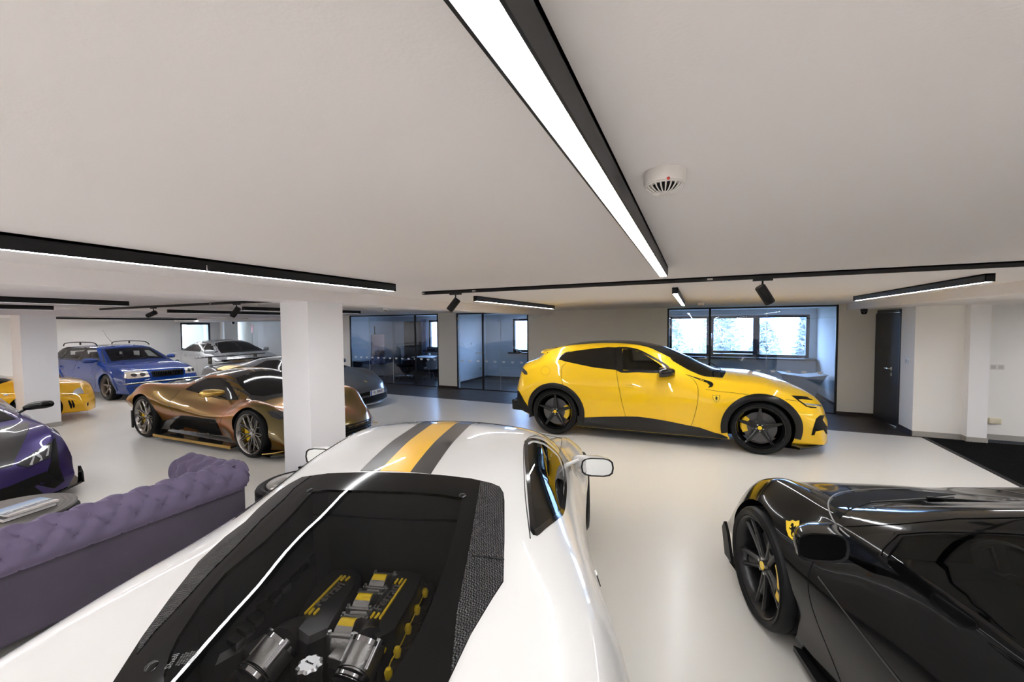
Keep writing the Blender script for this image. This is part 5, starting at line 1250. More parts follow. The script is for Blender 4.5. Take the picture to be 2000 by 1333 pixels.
    for yy in (.66,):
        c.patch('headlamp', 'F', [(.40, .59), (.42, .73), (.55, .745), (.76, .735), (.80, .60), (.76, .57)], lamp, off=.006, mirror=True)
        for k in (.52, .66): c.patch('lamp_reflector', 'F', [(k+.05*math.cos(a*.785), .66+.045*math.sin(a*.785)) for a in range(8)], MATS['headlamp_dark'], off=.009, th=.003, mirror=True, sm=3)
    c.patch('grille', 'F', tophalf([(0, .545), (.33, .56)][0:0] or [(0, 0)])if 0 else [(-.33, .57), (-.37, .725), (.37, .725), (.33, .57)], MATS['black_trim'], off=.004)
    b = B()
    for i in range(19): y = -.34+i*.0378; b.box((2.325-.26*abs(y)**2.6-.02, y-.004, .575), (2.345-.26*abs(y)**2.6, y+.004, .72))
    o = c.part('grille_bars', b, MATS['gloss_black'], False); o['kind'] = 'stuff'
    for i in range(4): B().lathe([(.035+.005*math.cos(t), .005*math.sin(t)) for t in [k*1.047 for k in range(6)]], 20, mx=Matrix.Translation((2.352, (i-1.5)*.052, .65)) @ Matrix.Rotation(R_(90), 4, 'Y'), closed=True).obj('emblem_ring', MATS['gloss_black'], c.root, True)
    c.patch('lower_grille', 'F', [(-.36, .22), (-.38, .36), (.38, .36), (.36, .22)], MATS['black_trim'], off=.004); c.patch('side_grille', 'F', [(.42, .22), (.44, .36), (.70, .36), (.68, .22)], MATS['black_trim'], off=.004, mirror=True)
    L = MATS['ink_black']
    c.ribbon('door_seam', 'L', [(.80, .95), (.82, .7), (.78, .35), (.7, .25)], .008, L, mirror=True); c.ribbon('door_seam', 'L', [(-.40, .97), (-.40, .3)], .008, L, mirror=True); c.ribbon('door_seam', 'L', [(-1.42, .97), (-1.38, .8), (-1.15, .6), (-1.0, .3)], .008, L, mirror=True)
    c.ribbon('bonnet_seam', 'T', [(1.1, .74), (1.5, .70), (2.0, .64), (2.27, .50)], .007, L, mirror=True)
    for x in (-.25, -1.22): c.ribbon('door_handle', 'L', [(x-.08, .79), (x+.08, .785)], .035, P, off=.02, th=.03, mirror=True)
    c.flare('wheel_arch', 1.38, .33, .362, .44, P, -8, 188, .018); c.flare('wheel_arch', -1.38, .33, .362, .44, P, -8, 188, .018)
    c.mirror('door_mirror', .55, 1.04, 1.0, P, MATS['black_trim'], l=.22, h=.13, arm=(.80, .96))
    gr = mat('wheel_bronze', (.16, .135, .115), .35, metal=.8)
    for x in (1.38, -1.38):
        for sd in (1, -1): spoke_wheel(c, x, sd*(.915-.125), .335, .25, .25, 'star', gr, MATS['tyre_rubber'], None, MATS['black_trim'])
    seats(c, [(-.1, .36, .42), (-.1, -.36, .42), (-.95, .36, .42), (-.95, -.36, .42)], MATS['interior_dark']); steering(c, .35, .36, .85, MATS['interior_dark'])
    b = B(); b.box((.02, -.03, 1.0), (.02+.05, .03, 1.0)); B().box((.28, -.12, 1.22), (.31, .12, 1.28), bev=.01).obj('rear_view_mirror', MATS['black_trim'], c.root, True)
    b = B(); b.tube([(1.03, .1, .985), (.98, -.5, 1.0)], .008, 6); c.part('wiper', b, MATS['black_trim'])

def build_silver():
    P = paint('paint_silver', (.55, .57, .60), .28, metal=.75)
    sp = dict(x=(-2.67, 2.40), nose=(1.0, .30, 2.5), tail=(.9, .25, 2.6), tr=.86, ts=.88,
        zc=[(-2.67, .60), (-2.64, .95), (-2.58, 1.02), (-2.3, 1.06), (-2.0, 1.09), (-1.7, 1.20), (-1.3, 1.36), (-.9, 1.44), (-.4, 1.475), (0, 1.465), (.3, 1.40), (.7, 1.24), (1.1, 1.06), (1.25, 1.02), (1.6, .985), (2.0, .90), (2.2, .83), (2.32, .72), (2.38, .55), (2.40, .40)],
        yr=[(-2.67, .62), (-2.1, .62), (-1.6, .58), (-.9, .56), (0, .57), (.4, .62), (1.1, .72), (1.3, .66), (2.4, .5)],
        zr=[(-2.67, .58), (-2.58, .99), (-2.0, 1.06), (-1.7, 1.15), (-1.3, 1.30), (-.9, 1.385), (-.3, 1.41), (0, 1.395), (.3, 1.33), (.7, 1.18), (1.1, 1.03), (1.3, 1.0), (2.0, .885), (2.2, .81), (2.4, .39)],
        ys=[(-2.67, .78), (-1.5, .82), (0, .83), (1.1, .81), (1.6, .80), (2.4, .70)], zs=[(-2.67, .56), (-2.58, .95), (-2.0, 1.0), (-1, .985), (0, .97), (1.1, .96), (1.5, .93), (2.0, .82), (2.2, .75), (2.4, .38)],
        yw=[(-2.67, .86), (-1.5, .935), (0, .925), (1.5, .93), (2.4, .82)], zw=[(-2.67, .5), (0, .68), (1.5, .68), (2.4, .36)],
        yl=[(-2.67, .8), (0, .89), (2.4, .76)], zl=[(-2.67, .28), (-1.8, .2), (1.8, .18), (2.4, .18)])
    c = Car('saloon_car', (-15.315, 8.892), -4.7, zscale(sp, .965), 'silver four-door saloon behind the blue estate, below the small window', P)
    c.arch(1.52, .34, .37); c.arch(-1.52, .34, .37)
    c.finish(); L = MATS['ink_black']
    c.patch('side_window', 'L', [(-1.75, 1.03), (-1.5, 1.20), (-1.1, 1.325), (-.6, 1.375), (-.12, 1.385), (-.10, 1.375), (-.12, 1.02)], MATS['gloss_black'], off=.002, mirror=True, grid=18)
    c.patch('side_window', 'L', [(-.06, 1.02), (-.06, 1.38), (.15, 1.345), (.5, 1.22), (.92, 1.03), (.8, 1.01)], MATS['gloss_black'], off=.002, mirror=True, grid=16)
    c.ribbon('chrome_trim', 'L', [(-1.78, 1.02), (-1.5, 1.225), (-1.1, 1.345), (-.5, 1.395), (0, 1.395), (.3, 1.32), (.6, 1.19), (.97, 1.02)], .014, MATS['chrome'], off=.004, mirror=True)
    c.patch('windscreen', 'T', tophalf([(.26, 0), (.26, .44), (.33, .55), (.7, .63), (1.10, .71), (1.16, .3), (1.17, 0)]), MATS['gloss_black'], off=.002, grid=20)
    c.patch('sunroof', 'T', tophalf([(.12, 0), (.12, .42), (-.8, .42), (-.8, 0)]), MATS['gloss_black'], off=.002)
    c.ribbon('door_seam', 'L', [(.95, 1.0), (.92, .7), (.85, .3)], .008, L, mirror=True); c.ribbon('door_seam', 'L', [(-.10, 1.0), (-.10, .3)], .008, L, mirror=True); c.ribbon('door_seam', 'L', [(-1.5, 1.0), (-1.25, .7), (-1.1, .35)], .008, L, mirror=True)
    for x in (.08, -1.0): c.ribbon('door_handle', 'L', [(x-.09, .86), (x+.09, .86)], .03, MATS['chrome'], off=.02, th=.03, mirror=True)
    c.ribbon('bonnet_seam', 'T', [(1.2, .76), (1.6, .70), (2.1, .52)], .007, L, mirror=True); c.ribbon('body_crease', 'L', [(1.7, .80), (.8, .79), (-1, .82), (-2.2, .86)], .01, P, off=.004, mirror=True)
    c.patch('headlamp', 'F', [(.52, .56), (.50, .70), (.78, .76), (.80, .62)], MATS['headlamp_glass'], off=.004, mirror=True); c.patch('grille', 'F', [(-.30, .48), (-.38, .74), (.38, .74), (.30, .48)], MATS['black_trim'], off=.004)
    c.mirror('door_mirror', .72, 1.05, 1.05, P, P, l=.22, h=.14, arm=(.82, .98))
    for x in (1.52, -1.52):
        for sd in (1, -1): spoke_wheel(c, x, sd*(.92-.12), .345, .24, .25, 'double', MATS['alu_cast'], MATS['tyre_rubber'])
    B().tube([(1.12, .1, 1.07), (1.05, -.5, 1.075)], .008, 6).obj('wiper', MATS['black_trim'], c.root, True)

def build_gold():
    m = bpy.data.materials.get('paint_gold')
    P = mat('paint_flip_gold', (.30, .16, .02), .28, metal=.7, coat=1)
    n = P.node_tree.nodes; l = P.node_tree.links; p = n['Principled BSDF']          # colour-shift paint
    lw = n.new('ShaderNodeLayerWeight'); lw.inputs[0].default_value = .45; cr = n.new('ShaderNodeValToRGB'); e = cr.color_ramp.elements
    e[0].position = .0; e[0].color = (.13, .10, .03, 1); e[1].position = 1.0; e[1].color = (.20, .10, .02, 1)
    for ps, cc in ((.3, (.16, .11, .025, 1)), (.5, (.27, .14, .02, 1)), (.68, (.55, .15, .012, 1)), (.85, (.38, .19, .02, 1))): q = e.new(ps); q.color = cc
    l.new(lw.outputs['Facing'], cr.inputs[0]); l.new(cr.outputs[0], p.inputs['Base Color'])
    K = mat('body_carbon', (.02, .018, .016), .15, coat=1)
    sp = dict(x=(-2.25, 2.25), nose=(.85, .42, 2.6), tail=(.8, .28, 2.4), tr=.84, ts=.82,
        zc=[(-2.25, .72), (-2.22, .80), (-2.1, .83), (-1.8, .84), (-1.4, .88), (-1.0, .98), (-.6, 1.09), (-.2, 1.135), (.1, 1.13), (.35, 1.06), (.7, .90), (1.0, .74), (1.2, .66), (1.5, .60), (1.8, .54), (2.0, .49), (2.15, .43), (2.23, .36), (2.25, .30)],
        yr=[(-2.25, .5), (-1.6, .42), (-1, .42), (-.4, .46), (0, .48), (.4, .54), (.9, .60), (1.2, .52), (1.6, .45), (2.25, .4)],
        zr=[(-2.25, .71), (-1.8, .80), (-1.4, .83), (-1, .90), (-.4, 1.04), (0, 1.05), (.4, .96), (.8, .80), (1.1, .66), (1.4, .59), (1.8, .53), (2.15, .42), (2.25, .29)],
        ys=[(-2.25, .80), (-1.7, .84), (-1.2, .82), (-.6, .74), (0, .70), (.6, .73), (1.0, .78), (1.38, .80), (1.8, .79), (2.25, .66)],
        zs=[(-2.25, .70), (-1.9, .85), (-1.5, .92), (-1.2, .90), (-.8, .82), (-.3, .74), (.3, .68), (.7, .68), (1.0, .76), (1.3, .82), (1.55, .79), (1.8, .68), (2.0, .56), (2.15, .46), (2.25, .28)],
        yw=[(-2.25, .92), (-1.4, .99), (-.9, .96), (-.2, .90), (.5, .90), (1.0, .95), (1.38, .985), (1.8, .96), (2.25, .84)],
        zw=[(-2.25, .6), (-1.4, .70), (-.6, .56), (.3, .48), (1.0, .55), (1.38, .62), (1.9, .45), (2.25, .25)],
        yl=[(-2.25, .8), (-1.4, .90), (-.6, .72), (.4, .70), (1.0, .86), (1.4, .88), (2.25, .74)], zl=[(-2.25, .36), (-1.8, .2), (-1, .14), (1, .13), (2.25, .12)])
    c = Car('hypercar', (-7.099, 4.498), 0, sp, 'low gold and orange colour-shift hypercar with a black roof and gold mirror', P)
    c.arch(1.38, .345, .375); c.arch(-1.38, .355, .39)
    c.finish(); L = MATS['ink_black']; D3g = cz((230, 680, 5.714))
    c.patch('roof_panel', 'T', tophalf([(1.04, 0), (1.02, .50), (.94, .655), (.6, .685), (.3, .685), (0, .67), (-.4, .63), (-.7, .52), (-1.1, .38), (-1.15, 0)]), K, off=.002, grid=30)
    c.patch('windscreen', 'T', tophalf([(.95, 0), (.92, .40), (.82, .53), (.55, .52), (.30, .44), (.26, 0)]), MATS['gloss_black'], off=.006, grid=22)
    c.patch('side_window', 'L', [(-.62, .82), (-.58, .90), (-.35, 1.0), (0, 1.02), (.3, .96), (.60, .82), (.75, .74), (.4, .72), (0, .74), (-.3, .78)], MATS['gloss_black'], off=.007, mirror=True, grid=20)
    c.patch('engine_deck', 'T', tophalf([(-1.15, 0), (-1.1, .36), (-1.5, .42), (-2.0, .50), (-2.1, .3), (-2.12, 0)]), K, off=.003, grid=20)
    for y in (.12, .24, .36): c.ribbon('deck_louvre', 'T', [(-1.2, y), (-1.9, y*1.2)], .03, L, off=.006, mirror=True)
    c.ribbon('gold_roof_line', 'T', [(.25, .10), (-.3, .10), (-.9, .09)], .008, MATS['gold_metal'], off=.005, mirror=True)
    b = B(); n = 16; v = []; f = []
    for i in range(n+1):
        t = -1+2*i/n; y = t*.22; zz = 1.10+.05*(1-t*t); v += [(-.30, y, zz), (-.62, y, zz+.012), (-.62, y, zz-.006), (-.32, y, zz-.02)]
    for i in range(n):
        for k in range(4): f.append((i*4+k, (i+1)*4+k, (i+1)*4+(k+1) % 4, i*4+(k+1) % 4))
    b.add(v, f); c.part('roof_scoop', b, MATS['gold_metal'])
    # deep side channel, sill blade with gold edge
    c.patch('lower_panel', 'px', D3g([(412, 830), (560, 800), (640, 770), (700, 752), (760, 752), (930, 775), (1095, 795), (1120, 860), (1150, 940), (1185, 1005), (1235, 1035), (1240, 1092), (900, 1045), (600, 950), (425, 885)]), K, off=.004, mirror=True, grid=30)
    c.patch('side_channel', 'px', D3g([(580, 875), (640, 810), (705, 755), (760, 758), (930, 782), (1085, 800), (1110, 860), (1140, 925), (1165, 970), (1000, 965), (880, 950), (745, 930), (640, 905)]), L, off=.008, mirror=True, grid=26)
    c.patch('channel_vane', 'px', D3g([(745, 890), (760, 880), (900, 915), (905, 955), (840, 945), (745, 925)]), P, off=.014, th=.004, mirror=True)
    for sd in (1, -1):
        b = B(); b.prism([(-.98, sd*.80), (-.98, sd*1.0), (-.3, sd*.98), (.95, sd*.93), (.95, sd*.80)], .085, .11, 'z'); b.obj('sill_blade', K, c.root)
        b = B(); b.prism([(-.98, sd*1.0), (-.98, sd*1.012), (-.3, sd*.992), (.95, sd*.942), (.95, sd*.93)], .078, .118, 'z'); b.obj('gold_sill_edge', MATS['gold_metal'], c.root)
        B().box((-1.83, sd*.93-.01, .12), (-1.78, sd*.93+.01, .42), bev=.005).obj('mud_flap', MATS['black_trim'], c.root)
    c.ribbon('door_seam', 'L', [(-.70, .80), (-.66, .62), (-.55, .50)], .006, L, mirror=True); c.ribbon('wing_seam', 'L', [(.78, .70), (.72, .5), (.62, .40)], .006, L, mirror=True)
    c.patch('headlamp', 'px', D3g([(1665, 715), (1740, 705), (1880, 715), (1880, 790), (1800, 800), (1720, 770)]), MATS['headlamp_dark'], off=.006)
    c.patch('headlamp', 'px', PX(660, 680, 7.408, [(345, 655), (385, 640), (435, 690), (500, 770), (550, 840), (510, 850), (440, 800), (360, 740), (338, 700)]), MATS['headlamp_dark'], off=.006)
    for q in ([(365, 670), (400, 665), (430, 700), (395, 705)], [(375, 715), (425, 712), (435, 740), (395, 745)]): c.patch('lamp_reflector', 'px', PX(660, 680, 7.408, q), MATS['headlamp_glass'], off=.01, th=.002)
    c.patch('front_grille', 'F', tophalf([(0, 0)][:0] or [(0, .12)])[:0] or [(-.62, .13), (-.66, .30), (0, .335), (.66, .30), (.62, .13)], L, off=.006, grid=24)
    for z in (.18, .225, .27): c.ribbon('grille_vane', 'F', [(.60, z), (.3, z+.01), (0, z+.012), (-.3, z+.01), (-.60, z)], .012, MATS['gloss_black'], off=.03, th=.02)
    b = B(); n = 24; v = []; f = []
    for i in range(n+1):
        a = -1+2*i/n; x = 2.25-.50*abs(a)**2.1; y = a*.95; v += [(x-.35, y, .075), (x+.10, y, .07), (x+.10, y, .09), (x-.3, y, .12)]
    for i in range(n):
        for k in range(4): f.append((i*4+k, (i+1)*4+k, (i+1)*4+(k+1) % 4, i*4+(k+1) % 4))
    b.add(v, f); c.part('front_splitter', b, K)
    for sd in (1, -1): B().tube([(2.02, sd*.88, .16), (1.9, sd*.96, .14), (1.75, sd*.99, .12)], .015, 8, flat=.5).obj('gold_canard', MATS['gold_metal'], c.root, True)
    b = B(); b.box((-2.30, -.85, .83), (-2.12, .85, .85), bev=.008); c.part('rear_wing', b, K)
    c.mirror('door_mirror', .42, 1.04, .86, MATS['gold_metal'], K, l=.24, h=.11, arm=(.78, .76))
    wm = mat('wheel_titanium', (.32, .30, .28), .25, metal=1)
    for x in (1.38, -1.38):
        for sd in (1, -1): spoke_wheel(c, x, sd*((.945 if x > 0 else .965)-.135), .345 if x > 0 else .355, .27, .285 if x > 0 else .292, 'Y', wm, MATS['tyre_rubber'], MATS['yellow_cal'], MATS['chrome'], cal_ang=190, nspoke=7)
    seats(c, [(0, .3, .25), (0, -.3, .25)], MATS['interior_dark'], scale=.8)

def zscale(sp, k):
    for q in ('zc', 'zr', 'zs', 'zw'): sp[q] = [(x, z*k) for x, z in sp[q]]
    return sp
def wedge_spec():
    return dict(x=(-2.18, 2.27), nose=(.9, .45, 2.4), tail=(.8, .2, 2.6), tr=.92, ts=.92,
        zc=[(-2.18, .70), (-2.15, .92), (-2.0, .96), (-1.6, .985), (-1.2, 1.03), (-.8, 1.09), (-.4, 1.145), (-.1, 1.165), (.1, 1.15), (.4, 1.06), (.9, .87), (1.1, .80), (1.4, .73), (1.8, .62), (2.0, .55), (2.15, .48), (2.24, .38), (2.27, .28)],
        yr=[(-2.18, .62), (-1.2, .46), (-.4, .48), (0, .50), (.4, .57), (.9, .68), (1.1, .62), (1.6, .52), (2.27, .5)],
        zr=[(-2.18, .68), (-2.1, .93), (-1.6, .95), (-1.2, .99), (-.4, 1.11), (0, 1.11), (.4, 1.0), (.9, .84), (1.1, .785), (1.4, .725), (1.8, .61), (2.15, .465), (2.27, .27)],
        ys=[(-2.18, .84), (-1.2, .86), (-.4, .84), (.5, .83), (.9, .80), (1.3, .80), (1.8, .80), (2.27, .74)],
        zs=[(-2.18, .66), (-2.1, .88), (-1.4, .90), (-.6, .86), (.5, .80), (.9, .80), (1.3, .79), (1.6, .73), (1.9, .61), (2.15, .46), (2.27, .25)],
        yw=[(-2.18, .93), (-1.3, .97), (-.6, .94), (.4, .90), (1.3, .96), (1.8, .95), (2.27, .90)], zw=[(-2.18, .6), (-1.3, .66), (.3, .5), (1.3, .60), (1.8, .50), (2.27, .24)],
        yl=[(-2.18, .85), (0, .88), (1.3, .90), (2.27, .84)], zl=[(-2.18, .35), (-1.8, .2), (-1, .12), (1, .12), (2.27, .11)])
def wedge_common(c, P, carbon_bonnet=False):
    L = MATS['ink_black']; c.arch(1.31, .34, .38); c.arch(-1.31, .35, .39); c.finish()
    c.patch('windscreen', 'T', tophalf([(.14, 0), (.14, .40), (.3, .48), (.7, .60), (.93, .66), (1.03, .4), (1.06, 0)]), MATS['gloss_black'], off=.003, grid=22)
    c.patch('side_window', 'L', [(-.55, .90), (-.35, 1.06), (0, 1.075), (.25, 1.02), (.6, .90), (.78, .825), (.5, .83), (-.1, .86)], MATS['gloss_black'], off=.003, mirror=True)
    c.ribbon('door_seam', 'L', [(.78, .80), (.80, .55), (.65, .18)], .006, L, mirror=True); c.ribbon('door_seam', 'L', [(-.55, .88), (-.50, .6), (-.6, .3)], .006, L, mirror=True)
    c.patch('side_intake', 'L', [(-.50, .70), (-.80, .80), (-.92, .60), (-.72, .30), (-.62, .35), (-.7, .55)], L, off=.004, mirror=True)
def build_purple():
    P = mat('paint_purple', (.026, .014, .11), .3, metal=.3, coat=.7, spec=.2); K = mat('bonnet_carbon', (.016, .015, .014), .3, coat=.45, spec=.2, noise=(14, .5))
    c = Car('wedge_supercar', (-8.32, 1.285), -5, zscale(wedge_spec(), .94), 'dark purple wedge-shaped supercar with a carbon bonnet at the left edge', P, group=None)
    wedge_common(c, P)
    Dp = cz((0, 760, 5.333)); L = MATS['ink_black']
    c.patch('bonnet_panel', 'px', Dp([(-200, 440), (0, 410), (150, 375), (300, 348), (292, 440), (250, 545), (195, 660), (125, 805), (0, 840), (-200, 880)]), K, off=.004, grid=24)
    c.patch('headlamp', 'px', Dp([(165, 795), (300, 700), (420, 620), (540, 550), (535, 640), (520, 720), (400, 770), (290, 822)]), MATS['headlamp_dark'], off=.006, grid=18, mirror=True)
    for q in ([(340, 680), (365, 700), (330, 800), (300, 800), (335, 730)], [(365, 700), (420, 730), (400, 765), (440, 745), (425, 700), (370, 670)], [(470, 710), (500, 700), (515, 590), (490, 600), (490, 650)], [(405, 640), (470, 600), (455, 650), (410, 665)]):
        c.patch('lamp_strip', 'px', Dp(q), MATS['headlamp_glass'], off=.010, th=.002, mirror=True)
    c.patch('bumper_vent', 'px', Dp([(545, 530), (575, 510), (590, 600), (605, 700), (610, 800), (670, 960), (640, 980), (490, 870), (530, 760)]), L, off=.005, mirror=True)
    c.patch('lower_intake', 'px', Dp([(-100, 1080), (100, 1015), (300, 930), (480, 860), (640, 985), (560, 1040), (380, 1000), (360, 1020), (450, 1090), (560, 1115), (300, 1180), (-100, 1250)]), L, off=.004, grid=24, mirror=True)
    for z in (.30, .40): pass
    b = B(); n = 24; v = []; f = []
    for i in range(n+1):
        a = -1+2*i/n; x = 2.27-.55*abs(a)**1.9; y = a*.98; v += [(x-.35, y, .075), (x+.08, y, .07), (x+.08, y, .092), (x-.3, y, .12)]
    for i in range(n):
        for k in range(4): f.append((i*4+k, (i+1)*4+k, (i+1)*4+(k+1) % 4, i*4+(k+1) % 4))
    b.add(v, f); c.part('front_splitter', b, MATS['gloss_black'])
    for sd in (1, -1):
        B().prism([(1.70, .09), (1.86, .09), (1.84, .20), (1.76, .26), (1.72, .26)], sd*.975-.008, sd*.975+.008, 'y').obj('splitter_fin', MATS['gloss_black'], c.root)
    c.mirror('door_mirror', .55, 1.05, .87, MATS['gloss_black'], MATS['gloss_black'], l=.24, h=.10, arm=(.78, .82), d=.12)
    for x in (1.31, -1.31):
        for sd in (1, -1): spoke_wheel(c, x, sd*((.89 if x > 0 else .955)-.13), .34, .26, .26, 'Y', MATS['wheel_satin'], MATS['tyre_rubber'], None)
def build_grey():
    P = mat('paint_grey', (.085, .09, .10), .32, metal=.3, coat=.7)
    gp = px_on(735, 765, z=.34); c = Car('wedge_supercar', (gp.x-2.25*math.cos(R_(8)), gp.y-2.25*math.sin(R_(8))), 8, wedge_spec(), 'matt grey wedge-shaped supercar behind the central pillar with a number plate', P, group=None)
    wedge_common(c, P)
    Dg = cz((660, 680, 7.408)); L = MATS['ink_black']
    c.patch('headlamp', 'px', Dg([(617, 400), (650, 400), (700, 455), (732, 510), (700, 550), (668, 568), (650, 500)]), MATS['headlamp_glass'], off=.006, mirror=True)
    c.patch('lower_intake', 'F', [(-.84, .12), (-.82, .32), (-.3, .37), (.3, .37), (.82, .32), (.84, .12)], L, off=.005, grid=22)
    h = c.hit('F', 0, .33); x = h[0].x+.03
    pt = B().box((x-.01, -.26, .28), (x, .26, .39), bev=.003).obj('number_plate', MATS['plate_white'], c.root)
    B().box((x, -.258, .283), (x+.0015, -.215, .387)).obj('plate_band', MATS['plate_blue'], pt)
    mx = Matrix.Identity(4); mx[0][0] = 0; mx[1][0] = 1; mx[2][0] = 0; mx[0][1] = 0; mx[1][1] = 0; mx[2][1] = 1; mx[0][2] = 1; mx[1][2] = 0; mx[2][2] = 0; mx[0][3] = x+.001; mx[1][3] = .02; mx[2][3] = .335
    text_mesh('KL 888LE', .085, .0008, mx, 'lettering', MATS['ink_black'], pt)
    c.patch('bonnet_badge', 'T', [(1.93, -.03), (1.93, .03), (2.0, .02), (2.0, -.02)], MATS['gold_metal'], off=.004)
    b = B(); n = 20; v = []; f = []
    for i in range(n+1):
        a = -1+2*i/n; x_ = 2.27-.55*abs(a)**1.9; y = a*.95; v += [(x_-.3, y, .085), (x_+.03, y, .08), (x_+.03, y, .10), (x_-.2, y, .13)]
    for i in range(n):
        for k in range(4): f.append((i*4+k, (i+1)*4+k, (i+1)*4+(k+1) % 4, i*4+(k+1) % 4))
    b.add(v, f); c.part('front_splitter', b, MATS['headlamp_glass'])
    b = B(); b.prism([(-.9, 1.08), (-2.15, 1.00), (-2.17, .98), (-.9, 1.0)], -.42, .42, 'y'); c.part('engine_cover', b, MATS['gloss_black'])
    for k in range(6): B().box((-1.1-k*.16, -.40, 1.075-k*.012), (-1.16-k*.16, .40, 1.095-k*.012)).obj('engine_slat', MATS['black_trim'], c.root)
    for sd in (1, -1): B().box((-2.10, sd*.62-.01, .94), (-2.0, sd*.62+.01, 1.12)).obj('wing_support', MATS['gloss_black'], c.root)
    b = B(); b.box((-2.22, -.88, 1.11), (-1.98, .88, 1.135), bev=.008); c.part('rear_wing', b, carbon())
    c.mirror('door_mirror', .55, 1.05, .95, P, P, l=.2, h=.11, arm=(.78, .84))
    for x in (1.31, -1.31):
        for sd in (1, -1): spoke_wheel(c, x, sd*((.89 if x > 0 else .955)-.13), .34, .26, .26, 'Y', MATS['wheel_satin'], MATS['tyre_rubber'], None)
def build_yaudi():
    P = paint('paint_yellow_coupe', (.86, .47, .012), .28)
    sp = dict(x=(-2.25, 2.12), nose=(.7, .28, 2.6), tail=(.7, .2, 2.6), tr=.86, ts=.86,
        zc=[(-2.25, .6), (-2.22, .90), (-1.9, .96), (-1.5, 1.05), (-1.0, 1.25), (-.5, 1.345), (-.1, 1.355), (.1, 1.32), (.5, 1.12), (.8, .98), (.95, .93), (1.3, .90), (1.7, .84), (1.95, .78), (2.05, .70), (2.10, .55), (2.12, .40)],
        yr=[(-2.25, .55), (-1, .50), (0, .54), (.5, .62), (.9, .66), (1.5, .58), (2.12, .48)], zr=[(-2.25, .58), (-2.2, .88), (-1.5, 1.0), (-1, 1.18), (-.5, 1.28), (-.1, 1.29), (.1, 1.25), (.5, 1.06), (.8, .95), (.95, .915), (1.3, .885), (1.7, .825), (1.95, .76), (2.12, .39)],
        ys=[(-2.25, .7), (-1, .77), (.5, .78), (1.3, .75), (2.12, .64)], zs=[(-2.25, .55), (-2.2, .85), (-1, .90), (.5, .87), (1.3, .83), (1.8, .73), (2.0, .64), (2.12, .38)],
        yw=[(-2.25, .80), (-1.3, .86), (0, .84), (1.3, .87), (2.12, .78)], zw=[(-2.25, .5), (1.3, .58), (2.12, .36)], yl=[(-2.25, .72), (0, .80), (2.12, .70)], zl=[(-2.25, .25), (-1.5, .18), (1.5, .17), (2.12, .17)])
    c = Car('coupe_car', (-12.488, 2.111), 75.4, zscale(sp, .97), 'deep yellow compact car half hidden by the left pillar', P)
    c.arch(1.27, .31, .35); c.arch(-1.27, .31, .35); c.finish(); L = MATS['ink_black']; Dy = cz((0, 600, 4.445))
    c.patch('windscreen', 'T', tophalf([(.16, 0), (.16, .45), (.5, .60), (.85, .66), (.93, .3), (.94, 0)]), MATS['gloss_black'], off=.003)
    c.patch('side_window', 'L', [(-1.2, .93), (-.9, 1.15), (-.4, 1.25), (0, 1.25), (.3, 1.12), (.68, .93)], MATS['gloss_black'], off=.003, mirror=True)
    c.patch('headlamp', 'px', Dy([(632, 740), (650, 715), (700, 697), (725, 735), (728, 750), (650, 758), (632, 758)]), MATS['headlamp_glass'], off=.006, mirror=True)
    c.patch('bumper_slot', 'px', Dy([(588, 812), (604, 810), (628, 850), (625, 880), (612, 882)]), L, off=.004, mirror=True); c.patch('bumper_slot', 'px', Dy([(618, 810), (632, 812), (650, 850), (646, 876), (636, 874)]), L, off=.004, mirror=True)
    c.patch('fog_lamp_recess', 'px', Dy([(755, 840), (765, 825), (768, 850), (758, 862)]), L, off=.004, mirror=True)
    c.ribbon('bumper_seam', 'px', Dy([(535, 775), (630, 762), (730, 752), (780, 750)]), .012, mat('seam_gold', (.35, .18, .01), .4), mirror=True)
    c.patch('cowl', 'px', Dy([(-20, 622), (40, 622), (98, 634), (60, 650), (0, 668), (-20, 668)]), L, off=.005)
    c.patch('wing_badge', 'px', Dy([(30, 758), (72, 760), (72, 771), (30, 771)]), MATS['chrome'], off=.004, mirror=True)
    c.ribbon('door_seam', 'L', [(.72, .88), (.74, .6), (.66, .22)], .007, L, mirror=True)
    c.mirror('door_mirror', .45, .98, .95, P, P, l=.2, h=.12, arm=(.75, .90))
    for x in (1.27, -1.27):
        for sd in (1, -1): spoke_wheel(c, x, sd*(.85-.11), .31, .22, .23, 'star', MATS['alu_cast'], MATS['tyre_rubber'])
build_blue(); build_silver(); build_gold(); build_purple(); build_grey(); build_yaudi()
